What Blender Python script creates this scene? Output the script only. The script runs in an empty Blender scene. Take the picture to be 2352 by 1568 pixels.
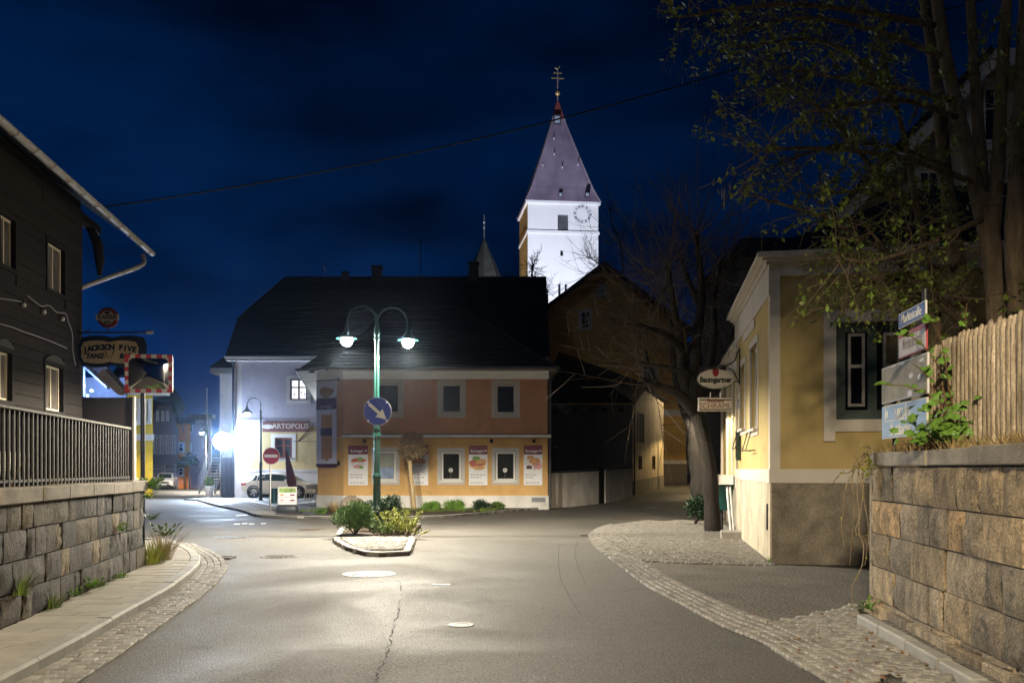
import bpy, bmesh, math, random
from mathutils import Vector, Matrix, noise
random.seed(7)
R = math.radians
sc = bpy.context.scene
col = sc.collection

# ---------------------------------------------------------------- camera, sky, added fill light, exposure
F, CX, HV, HC = 2177.5, 1176.0, 1076.0, 1.6       # photo survey: focal length, centre, horizon (in 2352-wide pixels), eye height
cam_d = bpy.data.cameras.new('camera'); cam = bpy.data.objects.new('camera', cam_d); col.objects.link(cam)
cam.location = (0, 0, HC); cam.rotation_euler = (R(90), 0, 0)
cam_d.sensor_width = 36; cam_d.lens = 36 * F / 2352; cam_d.shift_y = 0.1244
cam_d.clip_start = 0.05; cam_d.clip_end = 3000
sc.camera = cam
W = bpy.data.worlds.new('World'); sc.world = W; W.use_nodes = True
wn, wl = W.node_tree.nodes, W.node_tree.links
wn.clear()
wo = wn.new('ShaderNodeOutputWorld'); bg = wn.new('ShaderNodeBackground')
sky = wn.new('ShaderNodeTexSky'); sky.sky_type = 'NISHITA'; sky.sun_disc = False
sky.sun_elevation = R(-1.5); sky.sun_rotation = R(-58); sky.air_density = 1.0; sky.dust_density = 0.3; sky.ozone_density = 3.0
bw = wn.new('ShaderNodeRGBToBW'); wl.new(sky.outputs[0], bw.inputs[0])
pw = wn.new('ShaderNodeMath'); pw.operation = 'POWER'; pw.inputs[1].default_value = 1.15; wl.new(bw.outputs[0], pw.inputs[0])
tc = wn.new('ShaderNodeTexCoord'); mp = wn.new('ShaderNodeMapping'); mp.inputs['Scale'].default_value = (1, 1, 2.6)
wl.new(tc.outputs['Generated'], mp.inputs[0])
nz = wn.new('ShaderNodeTexNoise'); nz.inputs['Scale'].default_value = 4.2; nz.inputs['Detail'].default_value = 4; nz.inputs['Roughness'].default_value = .5
wl.new(mp.outputs[0], nz.inputs['Vector'])
mr = wn.new('ShaderNodeMapRange'); mr.inputs['From Min'].default_value = .38; mr.inputs['From Max'].default_value = .66
mr.inputs['To Min'].default_value = 1.3; mr.inputs['To Max'].default_value = .34
wl.new(nz.outputs['Fac'], mr.inputs['Value'])
mu = wn.new('ShaderNodeMath'); mu.operation = 'MULTIPLY'; wl.new(pw.outputs[0], mu.inputs[0]); wl.new(mr.outputs[0], mu.inputs[1])
cm = wn.new('ShaderNodeMix'); cm.data_type = 'RGBA'; cm.blend_type = 'MULTIPLY'; cm.inputs[0].default_value = 1
wl.new(mu.outputs[0], cm.inputs[6]); cm.inputs[7].default_value = (0.02, 0.74, 3.5, 1)
wl.new(cm.outputs[2], bg.inputs['Color']); bg.inputs['Strength'].default_value = 0.10
wl.new(bg.outputs[0], wo.inputs[0])
fill_sun_d = bpy.data.lights.new('fill_sun', 'SUN'); fill_sun = bpy.data.objects.new('fill_sun', fill_sun_d); col.objects.link(fill_sun)
fill_sun_d.energy = 0.12; fill_sun_d.angle = R(6); fill_sun_d.color = (.6, .75, 1); fill_sun.rotation_euler = (R(48), 0, R(-35))  # added unseen fill light from the front, lifts the dark facades
sc.view_settings.view_transform = 'Standard'; sc.view_settings.look = 'None'; sc.view_settings.exposure = 0.0; sc.view_settings.gamma = 1
sc.view_settings.use_curve_mapping = False
sc.cycles.use_denoising = True; sc.cycles.max_bounces = 6; sc.cycles.sample_clamp_indirect = 4
sc.cycles.caustics_reflective = False; sc.cycles.caustics_refractive = False

# ---------------------------------------------------------------- survey helpers
Z = Vector((0, 0, 1))
def at(u, v, d): return Vector(((u - CX) / F * d, d, HC + (HV - v) / F * d))
def gp(u, v, z=0.0):
    d = (HC - z) * F / (v - HV); return Vector(((u - CX) / F * d, d, z))
def zoomed(x0, y0, k):
    k2 = k * 1.08844
    return lambda x, y: (x0 / 1.08844 + x / k2, y0 / 1.08844 + y / k2)
def sstep(a, b, x):
    t = min(1, max(0, (x - a) / (b - a))); return t * t * (3 - 2 * t)
def gz(x, y):
    l = -0.0066 * max(0, min(y, 160) - 36)
    r = 0.0265 * max(0, min(y, 90) - 40)
    w = sstep(-5, 1.0, x)
    return l * (1 - w) + r * w

# ---------------------------------------------------------------- materials
MATS = {}
def mat(name, c, rough=.75, var=.18, scale=2.5, bump=0, bscale=30, metal=0, c2=None, streak=0, orand=0, spec=.4,
        emit=None, estr=0, speck=0, spscale=120, stretch=None, trans=0, sub=0, ocol=False, detail=5, patch=0):
    if name in MATS: return MATS[name]
    m = bpy.data.materials.new(name); m.use_nodes = True; MATS[name] = m
    n, l = m.node_tree.nodes, m.node_tree.links
    b = n['Principled BSDF']
    b.inputs['Roughness'].default_value = rough; b.inputs['Metallic'].default_value = metal
    b.inputs['Specular IOR Level'].default_value = spec
    if trans: b.inputs['Transmission Weight'].default_value = trans
    if emit:
        b.inputs['Emission Color'].default_value = (*emit, 1); b.inputs['Emission Strength'].default_value = estr
    tcn = n.new('ShaderNodeTexCoord'); co = tcn.outputs['Object']
    if stretch:
        mpn = n.new('ShaderNodeMapping'); mpn.inputs['Scale'].default_value = stretch; l.new(co, mpn.inputs[0]); co = mpn.outputs[0]
    nz = n.new('ShaderNodeTexNoise'); nz.inputs['Scale'].default_value = scale; nz.inputs['Detail'].default_value = detail; nz.inputs['Roughness'].default_value = .6
    l.new(co, nz.inputs['Vector'])
    mx = n.new('ShaderNodeMix'); mx.data_type = 'RGBA'
    mr = n.new('ShaderNodeMapRange'); mr.inputs['From Min'].default_value = .3; mr.inputs['From Max'].default_value = .7
    l.new(nz.outputs['Fac'], mr.inputs['Value']); l.new(mr.outputs[0], mx.inputs[0])
    lo = tuple(x * (1 - var) for x in c); hi = tuple(min(1, x * (1 + var)) for x in (c2 or c))
    mx.inputs[6].default_value = (*lo, 1); mx.inputs[7].default_value = (*hi, 1)
    out = mx.outputs[2]
    def mul(out, fac_socket, lo_, hi_, fmin=.3, fmax=.7):
        r = n.new('ShaderNodeMapRange'); r.inputs['From Min'].default_value = fmin; r.inputs['From Max'].default_value = fmax
        r.inputs['To Min'].default_value = lo_; r.inputs['To Max'].default_value = hi_; l.new(fac_socket, r.inputs['Value'])
        q = n.new('ShaderNodeMix'); q.data_type = 'RGBA'; q.blend_type = 'MULTIPLY'; q.inputs[0].default_value = 1
        l.new(out, q.inputs[6]); l.new(r.outputs[0], q.inputs[7]); return q.outputs[2]
    if streak:
        mpn = n.new('ShaderNodeMapping'); mpn.inputs['Scale'].default_value = (1.1, 1.1, .22); l.new(tcn.outputs['Object'], mpn.inputs[0])
        n2 = n.new('ShaderNodeTexNoise'); n2.inputs['Scale'].default_value = 1.6; n2.inputs['Detail'].default_value = 6; l.new(mpn.outputs[0], n2.inputs['Vector'])
        n2.inputs['Distortion'].default_value = .6; out = mul(out, n2.outputs['Fac'], 1 - streak * .7, 1 + streak * .25, .35, .62)
    if speck:
        n3 = n.new('ShaderNodeTexNoise'); n3.inputs['Scale'].default_value = spscale; n3.inputs['Detail'].default_value = 2; l.new(tcn.outputs['Object'], n3.inputs['Vector'])
        out = mul(out, n3.outputs['Fac'], 1 - speck, 1 + speck, .3, .7)
    if patch:                      # worn, mended and stained areas
        n4 = n.new('ShaderNodeTexNoise'); n4.inputs['Scale'].default_value = .28; n4.inputs['Detail'].default_value = 7; n4.inputs['Roughness'].default_value = .62; n4.inputs['Distortion'].default_value = .8; l.new(tcn.outputs['Object'], n4.inputs['Vector'])
        out = mul(out, n4.outputs['Fac'], 1 - patch, 1 + patch * .6, .35, .65)
        n5 = n.new('ShaderNodeTexNoise'); n5.inputs['Scale'].default_value = 1.7; n5.inputs['Detail'].default_value = 4; l.new(tcn.outputs['Object'], n5.inputs['Vector'])
        out = mul(out, n5.outputs['Fac'], 1 - patch * 1.3, 1, .30, .40)
        rr = n.new('ShaderNodeMapRange'); rr.inputs['From Min'].default_value = .35; rr.inputs['From Max'].default_value = .65; rr.inputs['To Min'].default_value = rough - .14; rr.inputs['To Max'].default_value = rough + .1; l.new(n4.outputs['Fac'], rr.inputs['Value']); l.new(rr.outputs[0], b.inputs['Roughness'])
    if orand:
        oi = n.new('ShaderNodeObjectInfo'); out = mul(out, oi.outputs['Random'], 1 - orand, 1 + orand, 0, 1)
    if ocol:
        oi = n.new('ShaderNodeObjectInfo'); q = n.new('ShaderNodeMix'); q.data_type = 'RGBA'; q.blend_type = 'MULTIPLY'; q.inputs[0].default_value = 1
        l.new(out, q.inputs[6]); l.new(oi.outputs['Color'], q.inputs[7]); out = q.outputs[2]
    l.new(out, b.inputs['Base Color'])
    if bump:
        nb = n.new('ShaderNodeTexNoise'); nb.inputs['Scale'].default_value = bscale; nb.inputs['Detail'].default_value = 5; nb.inputs['Roughness'].default_value = .65
        l.new(co, nb.inputs['Vector'])
        bp = n.new('ShaderNodeBump'); bp.inputs['Strength'].default_value = min(1, bump); bp.inputs['Distance'].default_value = .02 if bump <= 1 else .02 * bump
        l.new(nb.outputs['Fac'], bp.inputs['Height']); l.new(bp.outputs[0], b.inputs['Normal'])
    return m

ASPH = mat('asphalt', (.10, .094, .083), .72, .14, 7, 1.0, 48, speck=.6, spscale=38, spec=.32, patch=.2)
DRIVE = mat('coarse_asphalt', (.14, .128, .112), .85, .25, 1.1, 1.6, 34, speck=.8, spscale=30, spec=.25)
TAR = mat('tar', (.03, .029, .028), .95, .3, 8, .5, 60, spec=.1)
GRAN = mat('granite', (.27, .255, .23), .72, .2, 6, .7, 55, speck=.3, spscale=140, orand=.25)
GRANK = mat('granite_kerb', (.31, .30, .275), .7, .16, 5, .5, 70, speck=.25, spscale=150, orand=.12)
SLAB = mat('paving_slab', (.33, .305, .265), .75, .12, 3, .35, 90, speck=.18, spscale=120, orand=.1)
JOINT = mat('joint_sand', (.07, .064, .05), .9, .4, 12, .5, 90)
STONEL = mat('wall_stone', (.075, .071, .067), .85, .42, 6, 2.2, 20, c2=(.105, .098, .09), speck=.45, spscale=50, ocol=True, stretch=(1.8, 1.8, .55))
STONER = mat('wall_stone_tan', (.20, .17, .13), .86, .42, 5, 1.6, 26, c2=(.28, .225, .155), speck=.45, spscale=48, ocol=True, stretch=(1.4, 1.4, .8))
CAPST = mat('cap_stone', (.29, .255, .205), .8, .25, 5, .7, 45, speck=.25, spscale=80, orand=.15)
MORT = mat('wall_mortar', (.06, .054, .047), .95, .3, 9, .5, 60)
WOOD = mat('dark_old_wood', (.018, .0135, .011), .82, .45, 5, .9, 25, stretch=(.7, .7, 9), orand=.3)
BEAM = mat('dark_beam', (.012, .010, .009), .85, .3, 8, .5, 30)
PICK = mat('weathered_picket', (.40, .31, .20), .8, .42, 4, .9, 22, c2=(.50, .41, .30), stretch=(5, 5, .7), orand=.34, speck=.2, spscale=30)
WHITE = mat('white_paint', (.72, .71, .68), .6, .06, 2)
WFRAME = mat('window_white', (.74, .73, .70), .45, .06, 3)
OLDFR = mat('old_window_paint', (.62, .54, .40), .65, .15, 9)
GLASS = mat('dark_glass', (.012, .015, .022), .06, .3, 1.5, spec=.6)
GLASSB = mat('blue_dark_glass', (.006, .009, .022), .25, .2, 1.5, spec=.04)
GREYFR = mat('grey_render_trim', (.40, .37, .33), .75, .08, 3, .15, 60)
ROOF = mat('dark_roof', (.014, .015, .021), .85, .35, 2, .9, 9, spec=.15, stretch=(.6, .6, 5), speck=.3, spscale=14)
METAL = mat('zinc', (.42, .41, .39), .38, .15, 6, metal=.85)
ZINC = mat('zinc_gutter', (.40, .385, .355), .5, .15, 5, metal=.25)
IRON = mat('black_iron', (.016, .016, .017), .5, .3, 8, spec=.5)
BARS = mat('fence_bar_paint', (.026, .024, .021), .6, .35, 14, spec=.25)
RAILM = mat('fence_rail_paint', (.2, .185, .155), .55, .2, 10)
LGREEN = mat('lamp_green', (.003, .032, .025), .32, .2, 6, spec=.6)
DKGREEN = mat('dark_green_paint', (.006, .035, .03), .45, .2, 5)
CAST = mat('cast_iron', (.15, .148, .145), .55, .3, 9, .3, 80, metal=.3)
CASTD = mat('rusty_cast_iron', (.07, .052, .042), .6, .3, 9, .4, 80)
PAINT = mat('road_paint', (.62, .62, .60), .6, .15, 12)
BLACKP = mat('black_plastic', (.02, .02, .022), .45, .2, 6)
SOIL = mat('soil', (.05, .036, .024), .95, .4, 8, .9, 40)
GRASSM = mat('grass_blade', (.055, .115, .018), .6, .3, 3, c2=(.13, .17, .03))
STRAW = mat('dry_grass', (.30, .22, .10), .7, .3, 6)

# ---------------------------------------------------------------- geometry helpers
WO = {}
def wof(o): return WO[o.name] if o else Vector((0, 0, 0))
def tag(o, label=None, cat=None, group=None, kind=None):
    if label: o['label'] = label
    if cat: o['category'] = cat
    if group: o['group'] = group
    if kind: o['kind'] = kind
    return o
def thing(name, loc, label, cat, group=None, kind=None):
    o = bpy.data.objects.new(name, None); col.objects.link(o); o.location = loc; o.empty_display_size = .2
    WO[o.name] = Vector(loc); return tag(o, label, cat, group, kind)
def link(name, me, m, parent, base):
    if m and not me.materials: me.materials.append(m)
    o = bpy.data.objects.new(name, me); col.objects.link(o)
    if parent: o.parent = parent; o.location = base - wof(parent)
    else: o.location = base
    WO[o.name] = Vector(base); return o

class Fr:
    "a vertical plane: origin, direction to the viewer's right, outward normal"
    def __init__(s, o, ex):
        s.o = Vector((o[0], o[1], 0)); s.ex = Vector((ex[0], ex[1], 0)).normalized(); s.n = Vector((s.ex.y, -s.ex.x, 0))
    def p(s, a, z, out=0): return s.o + s.ex * a + Z * z + s.n * out
    def px(s, u, v):
        r = Vector(((u - CX) / F, 1, (HV - v) / F)); C = Vector((0, 0, HC))
        t = (s.o - C).dot(s.n) / r.dot(s.n); P = C + r * t
        return (P - s.o).dot(s.ex), P.z
    def rect(s, u0, u1, v0, v1):
        um, vm = (u0 + u1) / 2, (v0 + v1) / 2
        return s.px(u0, vm)[0], s.px(u1, vm)[0], s.px(um, v1)[1], s.px(um, v0)[1]

class MB:
    def __init__(s): s.v = []; s.f = []
    def add(s, vs, fs):
        k = len(s.v); s.v += [Vector(v) for v in vs]; s.f += [tuple(i + k for i in f) for f in fs]; return s
    def hexa(s, a):        # 8 corners: bottom 4 (ccw from above), top 4
        return s.add(a, [(3, 2, 1, 0), (4, 5, 6, 7), (0, 1, 5, 4), (1, 2, 6, 5), (2, 3, 7, 6), (3, 0, 4, 7)])
    def box(s, x0, x1, y0, y1, z0, z1):
        return s.hexa([(x0, y0, z0), (x1, y0, z0), (x1, y1, z0), (x0, y1, z0), (x0, y0, z1), (x1, y0, z1), (x1, y1, z1), (x0, y1, z1)])
    def fbox(s, fr, a0, a1, z0, z1, o0, o1):
        p = fr.p
        return s.hexa([p(a0, z0, o1), p(a1, z0, o1), p(a1, z0, o0), p(a0, z0, o0), p(a0, z1, o1), p(a1, z1, o1), p(a1, z1, o0), p(a0, z1, o0)])
    def obox(s, c, X, Y, Zv):
        c, X, Y, Zv = map(Vector, (c, X, Y, Zv))
        return s.hexa([c - X - Y - Zv, c + X - Y - Zv, c + X + Y - Zv, c - X + Y - Zv, c - X - Y + Zv, c + X - Y + Zv, c + X + Y + Zv, c - X + Y + Zv])
    def extr(s, poly, vec):
        poly = [Vector(p) for p in poly]; vec = Vector(vec); n = len(poly)
        return s.add(poly + [p + vec for p in poly], [tuple(range(n))[::-1], tuple(range(n, 2 * n))] + [(i, (i + 1) % n, n + (i + 1) % n, n + i) for i in range(n)])
    def prism(s, poly, z0, z1): return s.extr([(p[0], p[1], z0) for p in poly], (0, 0, z1 - z0))
    def quad(s, a, b, c, d): return s.add([a, b, c, d], [(0, 1, 2, 3)])
    def poly(s, ps): return s.add(ps, [tuple(range(len(ps)))])
    def tube(s, path, rad, seg=8, cap=True):
        path = [Vector(p) for p in path]; n = len(path)
        if not hasattr(rad, '__len__'): rad = [rad] * n
        k = len(s.v); up = None
        for i, p in enumerate(path):
            t = (path[min(i + 1, n - 1)] - path[max(i - 1, 0)])
            if t.length < 1e-9: t = Vector((0, 0, 1))
            t.normalize()
            if up is None: up = t.orthogonal().normalized()
            up = (up - t * up.dot(t))
            up = up.normalized() if up.length > 1e-6 else t.orthogonal().normalized()
            w = t.cross(up)
            for j in range(seg):
                a = 2 * math.pi * j / seg; s.v.append(p + (up * math.cos(a) + w * math.sin(a)) * rad[i])
        for i in range(n - 1):
            for j in range(seg):
                a, b = k + i * seg + j, k + i * seg + (j + 1) % seg
                s.f.append((a, b, b + seg, a + seg))
        if cap:
            s.f.append(tuple(k + j for j in range(seg))[::-1]); s.f.append(tuple(k + (n - 1) * seg + j for j in range(seg)))
        return s
    def lathe(s, prof, c, seg=16, axis=None):
        c = Vector(c); k = len(s.v); n = len(prof)
        A = Vector(axis).normalized() if axis else Z; U = A.orthogonal().normalized(); V = A.cross(U)
        for r, z in prof:
            for j in range(seg):
                a = 2 * math.pi * j / seg; s.v.append(c + A * z + (U * math.cos(a) + V * math.sin(a)) * max(r, 1e-4))
        for i in range(n - 1):
            for j in range(seg):
                a, b = k + i * seg + j, k + i * seg + (j + 1) % seg
                s.f.append((a, b, b + seg, a + seg))
        if prof[0][0] > 1e-3: s.f.append(tuple(k + j for j in range(seg))[::-1])
        if prof[-1][0] > 1e-3: s.f.append(tuple(k + (n - 1) * seg + j for j in range(seg)))
        return s
    def build(s, name, m, parent=None, base=None, smooth=False, bevel=0, kind=None, label=None):
        if parent is not None: b = wof(parent)
        elif base is not None: b = Vector(base)
        else:
            xs = [p.x for p in s.v]; ys = [p.y for p in s.v]; b = Vector(((min(xs) + max(xs)) / 2, (min(ys) + max(ys)) / 2, min(p.z for p in s.v)))
        me = bpy.data.meshes.new(name); me.from_pydata([p - b for p in s.v], [], s.f); me.update()
        if smooth is True:
            me.polygons.foreach_set('use_smooth', [True] * len(me.polygons))
        elif smooth:
            me.polygons.foreach_set('use_smooth', [True] * len(me.polygons)); me.set_sharp_from_angle(angle=R(smooth))
        o = link(name, me, m, parent, b)
        if bevel:
            bm = bmesh.new(); bm.from_mesh(me); bmesh.ops.bevel(bm, geom=bm.edges[:], offset=bevel, segments=1, affect='EDGES', clamp_overlap=True); bm.to_mesh(me); bm.free()
        if kind: o['kind'] = kind
        if label: o['label'] = label
        return o

def wall_open(mb, fr, a0, a1, z0, z1, ops, depth=.22):
    "wall face with rectangular openings and their reveals"
    A = sorted({a0, a1, *[o[0] for o in ops], *[o[1] for o in ops]}); B = sorted({z0, z1, *[o[2] for o in ops], *[o[3] for o in ops]})
    A = [a for a in A if a0 <= a <= a1]; B = [b for b in B if z0 <= b <= z1]
    for i in range(len(A) - 1):
        for j in range(len(B) - 1):
            ca, cb = (A[i] + A[i + 1]) / 2, (B[j] + B[j + 1]) / 2
            if any(o[0] < ca < o[1] and o[2] < cb < o[3] for o in ops): continue
            mb.quad(fr.p(A[i], B[j]), fr.p(A[i + 1], B[j]), fr.p(A[i + 1], B[j + 1]), fr.p(A[i], B[j + 1]))
    for o in ops:
        c = [(o[0], o[2]), (o[1], o[2]), (o[1], o[3]), (o[0], o[3])]
        for k in range(4):
            p, q = c[k], c[(k + 1) % 4]
            mb.quad(fr.p(*p), fr.p(*p, -depth), fr.p(*q, -depth), fr.p(*q))
    return mb

def frame_ring(mb, fr, a0, a1, z0, z1, w, o0, o1):
    mb.fbox(fr, a0, a1, z0, z0 + w, o0, o1); mb.fbox(fr, a0, a1, z1 - w, z1, o0, o1)
    mb.fbox(fr, a0, a0 + w, z0 + w, z1 - w, o0, o1); mb.fbox(fr, a1 - w, a1, z0 + w, z1 - w, o0, o1)
    return mb

def window(parent, fr, r, fm=None, gm=None, w=.06, recess=.14, mull=(1, 0), surround=None, sill=None, sur_out=.025, name='window', cross=.05):
    "frame (window) > pane per light, surround, sill"
    a0, a1, z0, z1 = r
    mb = frame_ring(MB(), fr, a0, a1, z0, z1, w, -recess - .05, -recess)
    cols, rows = mull[0] + 1, mull[1] + 1
    iw, ih = (a1 - a0 - 2 * w), (z1 - z0 - 2 * w)
    for i in range(1, cols):
        x = a0 + w + iw * i / cols; mb.fbox(fr, x - cross / 2, x + cross / 2, z0 + w, z1 - w, -recess - .05, -recess + .004)
    for j in range(1, rows):
        y = z0 + w + ih * (j / rows if rows != 2 else .62); mb.fbox(fr, a0 + w, a1 - w, y - cross * .35, y + cross * .35, -recess - .047, -recess - .004)
    o = mb.build(name, fm or WFRAME, parent)
    for i in range(cols):
        x0, x1 = a0 + w + iw * i / cols, a0 + w + iw * (i + 1) / cols
        MB().fbox(fr, x0, x1, z0 + w, z1 - w, -recess - .035, -recess - .025).build('pane', gm or GLASS, o)
    if surround:
        m, sw = surround
        frame_ring(MB(), fr, a0 - sw, a1 + sw, z0 - sw, z1 + sw, sw, -.02, sur_out).build('surround', m, o)
    if sill:
        m, so = sill
        MB().fbox(fr, a0 - .06, a1 + .06, z0 - .05, z0 + .002, -recess, so).build('sill', m, o)
    return o

def tile_courses(parent, A, B, C, D, n, m, lift=.035):
    "overlapping roof courses from eave A-B up to ridge D-C"
    A, B, C, D = map(Vector, (A, B, C, D)); nn = (B - A).cross(D - A).normalized(); nn = nn if nn.z > 0 else -nn
    for i in range(n):
        t0, t1 = i / n, (i + 1.15) / n
        t1 = min(1, t1); a, b, c, d = A.lerp(D, t0), B.lerp(C, t0), B.lerp(C, t1), A.lerp(D, t1)
        MB().add([a + nn * lift, b + nn * lift, c + nn * .006, d + nn * .006, a + nn * .004, b + nn * .004], [(0, 1, 2, 3), (4, 5, 1, 0)]).build('tile_course', m, parent)
def text(s, fr, a, z, size, m, parent, out=.01, align='CENTER', bold=0, shear=0, name='lettering', stretch=1.0, rot=0):
    c = bpy.data.curves.new(name, 'FONT'); c.body = s; c.size = size; c.align_x = align; c.align_y = 'CENTER'; c.extrude = .002; c.offset = bold; c.shear = shear
    c.resolution_u = 3; c.materials.append(m)
    o = bpy.data.objects.new(name, c); col.objects.link(o); o.parent = parent
    M3 = Matrix((fr.ex, Z, fr.n)).transposed()
    o.matrix_basis = Matrix.Translation(fr.p(a, z, out) - wof(parent)) @ M3.to_4x4() @ Matrix.Rotation(rot, 4, 'Z') @ Matrix.Diagonal((stretch, 1, 1, 1))
    me = bpy.data.meshes.new_from_object(o.evaluated_get(bpy.context.evaluated_depsgraph_get())); mw = o.matrix_basis.copy()
    bpy.data.objects.remove(o); o = bpy.data.objects.new(name, me); col.objects.link(o); o.parent = parent; o.matrix_basis = mw
    WO[o.name] = wof(parent); return o

def disc(fr, a, z, r, o0, o1, seg=28, sx=1):
    pts = [fr.p(a + math.cos(2 * math.pi * i / seg) * r * sx, z + math.sin(2 * math.pi * i / seg) * r, o0) for i in range(seg)]
    return MB().extr(pts, fr.n * (o1 - o0))
def poly_plate(fr, pts, o0, o1): return MB().extr([fr.p(a, z, o0) for a, z in pts], fr.n * (o1 - o0))
def inpoly(x, y, P):
    c = False; j = len(P) - 1
    for i in range(len(P)):
        xi, yi, xj, yj = P[i][0], P[i][1], P[j][0], P[j][1]
        if (yi > y) != (yj > y) and x < (xj - xi) * (y - yi) / (yj - yi) + xi: c = not c
        j = i
    return c
def resample(pts, step):
    out = [Vector(pts[0])]; acc = 0
    for a, b in zip(pts[:-1], pts[1:]):
        a, b = Vector(a), Vector(b); L = (b - a).length; t = step - acc
        while t <= L: out.append(a + (b - a) * t / L); t += step
        acc = (acc + L) % step if L else acc
    return out
def smooth_line(pts, n=6):
    P = [Vector(p) for p in pts]; out = []
    for i in range(len(P) - 1):
        p0, p1, p2, p3 = P[max(i - 1, 0)], P[i], P[i + 1], P[min(i + 2, len(P) - 1)]
        for k in range(n):
            t = k / n; out.append(.5 * ((2 * p1) + (p2 - p0) * t + (2 * p0 - 5 * p1 + 4 * p2 - p3) * t * t + (3 * p1 - p0 - 3 * p2 + p3) * t ** 3))
    return out + [P[-1]]
def spot(name, loc, power, colr, size=168, blend=.25, rad=.08, aim=None, parent=None, wing=0):
    d = bpy.data.lights.new(name, 'SPOT'); d.energy = power; d.color = colr; d.spot_size = R(size); d.spot_blend = blend; d.shadow_soft_size = rad
    o = bpy.data.objects.new(name, d); col.objects.link(o)
    if parent: o.parent = parent
    o.location = Vector(loc) - wof(parent)
    if wing:                                  # batwing spread of a street luminaire: more light towards the sides than straight down
        d.use_nodes = True; n, l = d.node_tree.nodes, d.node_tree.links; e = n['Emission']
        tc_ = n.new('ShaderNodeTexCoord'); sx = n.new('ShaderNodeSeparateXYZ'); l.new(tc_.outputs['Normal'], sx.inputs[0])
        ab = n.new('ShaderNodeMath'); ab.operation = 'ABSOLUTE'; l.new(sx.outputs['Z'], ab.inputs[0])
        mx = n.new('ShaderNodeMath'); mx.operation = 'MAXIMUM'; mx.inputs[1].default_value = .1; l.new(ab.outputs[0], mx.inputs[0])
        pw_ = n.new('ShaderNodeMath'); pw_.operation = 'POWER'; pw_.inputs[1].default_value = -wing; l.new(mx.outputs[0], pw_.inputs[0]); l.new(pw_.outputs[0], e.inputs['Strength'])
    if aim is not None: o.rotation_euler = (Vector(aim) - Vector(loc)).to_track_quat('-Z', 'Y').to_euler()
    return o

# ================================================================ GROUND
xs = [-450, -300, -150, -80, -50, -35, -25, -18, -14, -11, -9, -7, -5, -4, -3, -2, -1, 0, 1, 2, 4, 6, 8, 11, 15, 20, 30, 50, 90, 200, 330, 450]
ys = [-150, -80, -20, 0, 5, 10, 15, 20, 25, 30, 33, 36, 38, 40, 42, 45, 48, 51, 54, 57, 60, 65, 70, 80, 90, 110, 130, 160, 220, 300, 400, 600]
mb = MB(); mb.v = [Vector((x, y, gz(x, y))) for y in ys for x in xs]; n = len(xs)
mb.f = [(j * n + i, j * n + i + 1, (j + 1) * n + i + 1, (j + 1) * n + i) for j in range(len(ys) - 1) for i in range(n - 1)]
tag(mb.build('road', ASPH, base=(0, 0, 0), smooth=True), 'grey worn asphalt road widening into a junction', kind='structure')

def sheet(name, pts, dz, m, label=None, parent=None, thick=0):
    P = [Vector((p[0], p[1], gz(p[0], p[1]) + dz)) for p in pts]
    mb = MB().poly(P)
    if thick:
        k = len(P)
        for i in range(k):
            a, b = P[i], P[(i + 1) % k]; mb.quad(a, b, b - Z * thick, a - Z * thick)
    o = mb.build(name, m, parent)
    if not parent: tag(o, label, kind='structure')
    return o

# setts: the nearest as single pieces, the rest joined
def sett_mesh(i, w, l, h=.03):
    rnd = random.Random(i); j = lambda: rnd.uniform(-.008, .008)
    a, b = w / 2, l / 2
    ring = lambda k, z, jj: [(-a * k + jj(), -b * k + jj(), z), (a * k + jj(), -b * k + jj(), z), (a * k + jj(), b * k + jj(), z), (-a * k + jj(), b * k + jj(), z)]
    v = ring(1, -.04, lambda: 0) + ring(1, h * .55, j) + ring(.78, h, j)
    v = [Vector(p) for p in v]
    f = [(8, 9, 10, 11)] + [(r + q, r + (q + 1) % 4, r + 4 + (q + 1) % 4, r + 4 + q) for r in (0, 4) for q in range(4)]
    return v, f
SETT = [sett_mesh(i, .098, .098) for i in range(8)]
SETTL = [sett_mesh(20 + i, .155, .105) for i in range(8)]
_sm = {}
def lay_setts(parent, places, shapes=SETT, m=GRAN, near=300, name='sett'):
    places = sorted(places, key=lambda p: p[0].length)
    if id(shapes) not in _sm:
        L = []
        for v, f in shapes:
            me = bpy.data.meshes.new('sett'); me.from_pydata(v, [], f); me.materials.append(m); L.append(me)
        _sm[id(shapes)] = L
    rnd = random.Random(len(places))
    for p, a, k in places[:near]:
        o = link(name, rnd.choice(_sm[id(shapes)]), m, parent, p); o.rotation_euler = (rnd.uniform(-.03, .03), rnd.uniform(-.03, .03), a); o.scale = (k, k, 1)
    mb = MB()
    for p, a, k in places[near:]:
        v, f = rnd.choice(shapes); ca, sa = math.cos(a), math.sin(a); tx, ty = rnd.uniform(-.05, .05), rnd.uniform(-.05, .05)
        mb.add([(p.x + (q.x * ca - q.y * sa) * k, p.y + (q.x * sa + q.y * ca) * k, p.z + q.z + q.x * tx + q.y * ty) for q in v], f)
    if mb.v: mb.build('setts', m, parent, kind='stuff')
def band_setts(inner, outer, rows, pitch, dz, ang=0):
    "rows of setts between two polylines of equal sampling"
    out = []; rnd = random.Random(rows)
    for r in range(rows):
        t = (r + .5) / rows
        line = resample([a.lerp(b, t) for a, b in zip(inner, outer)], pitch)
        for i in range(len(line) - 1):
            d = line[i + 1] - line[i]; p = line[i] + d * (.5 + rnd.uniform(-.08, .08))
            out.append((Vector((p.x, p.y, gz(p.x, p.y) + dz + rnd.uniform(-.004, .006))), math.atan2(d.y, d.x), rnd.uniform(.92, 1.04)))
    return out

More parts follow.
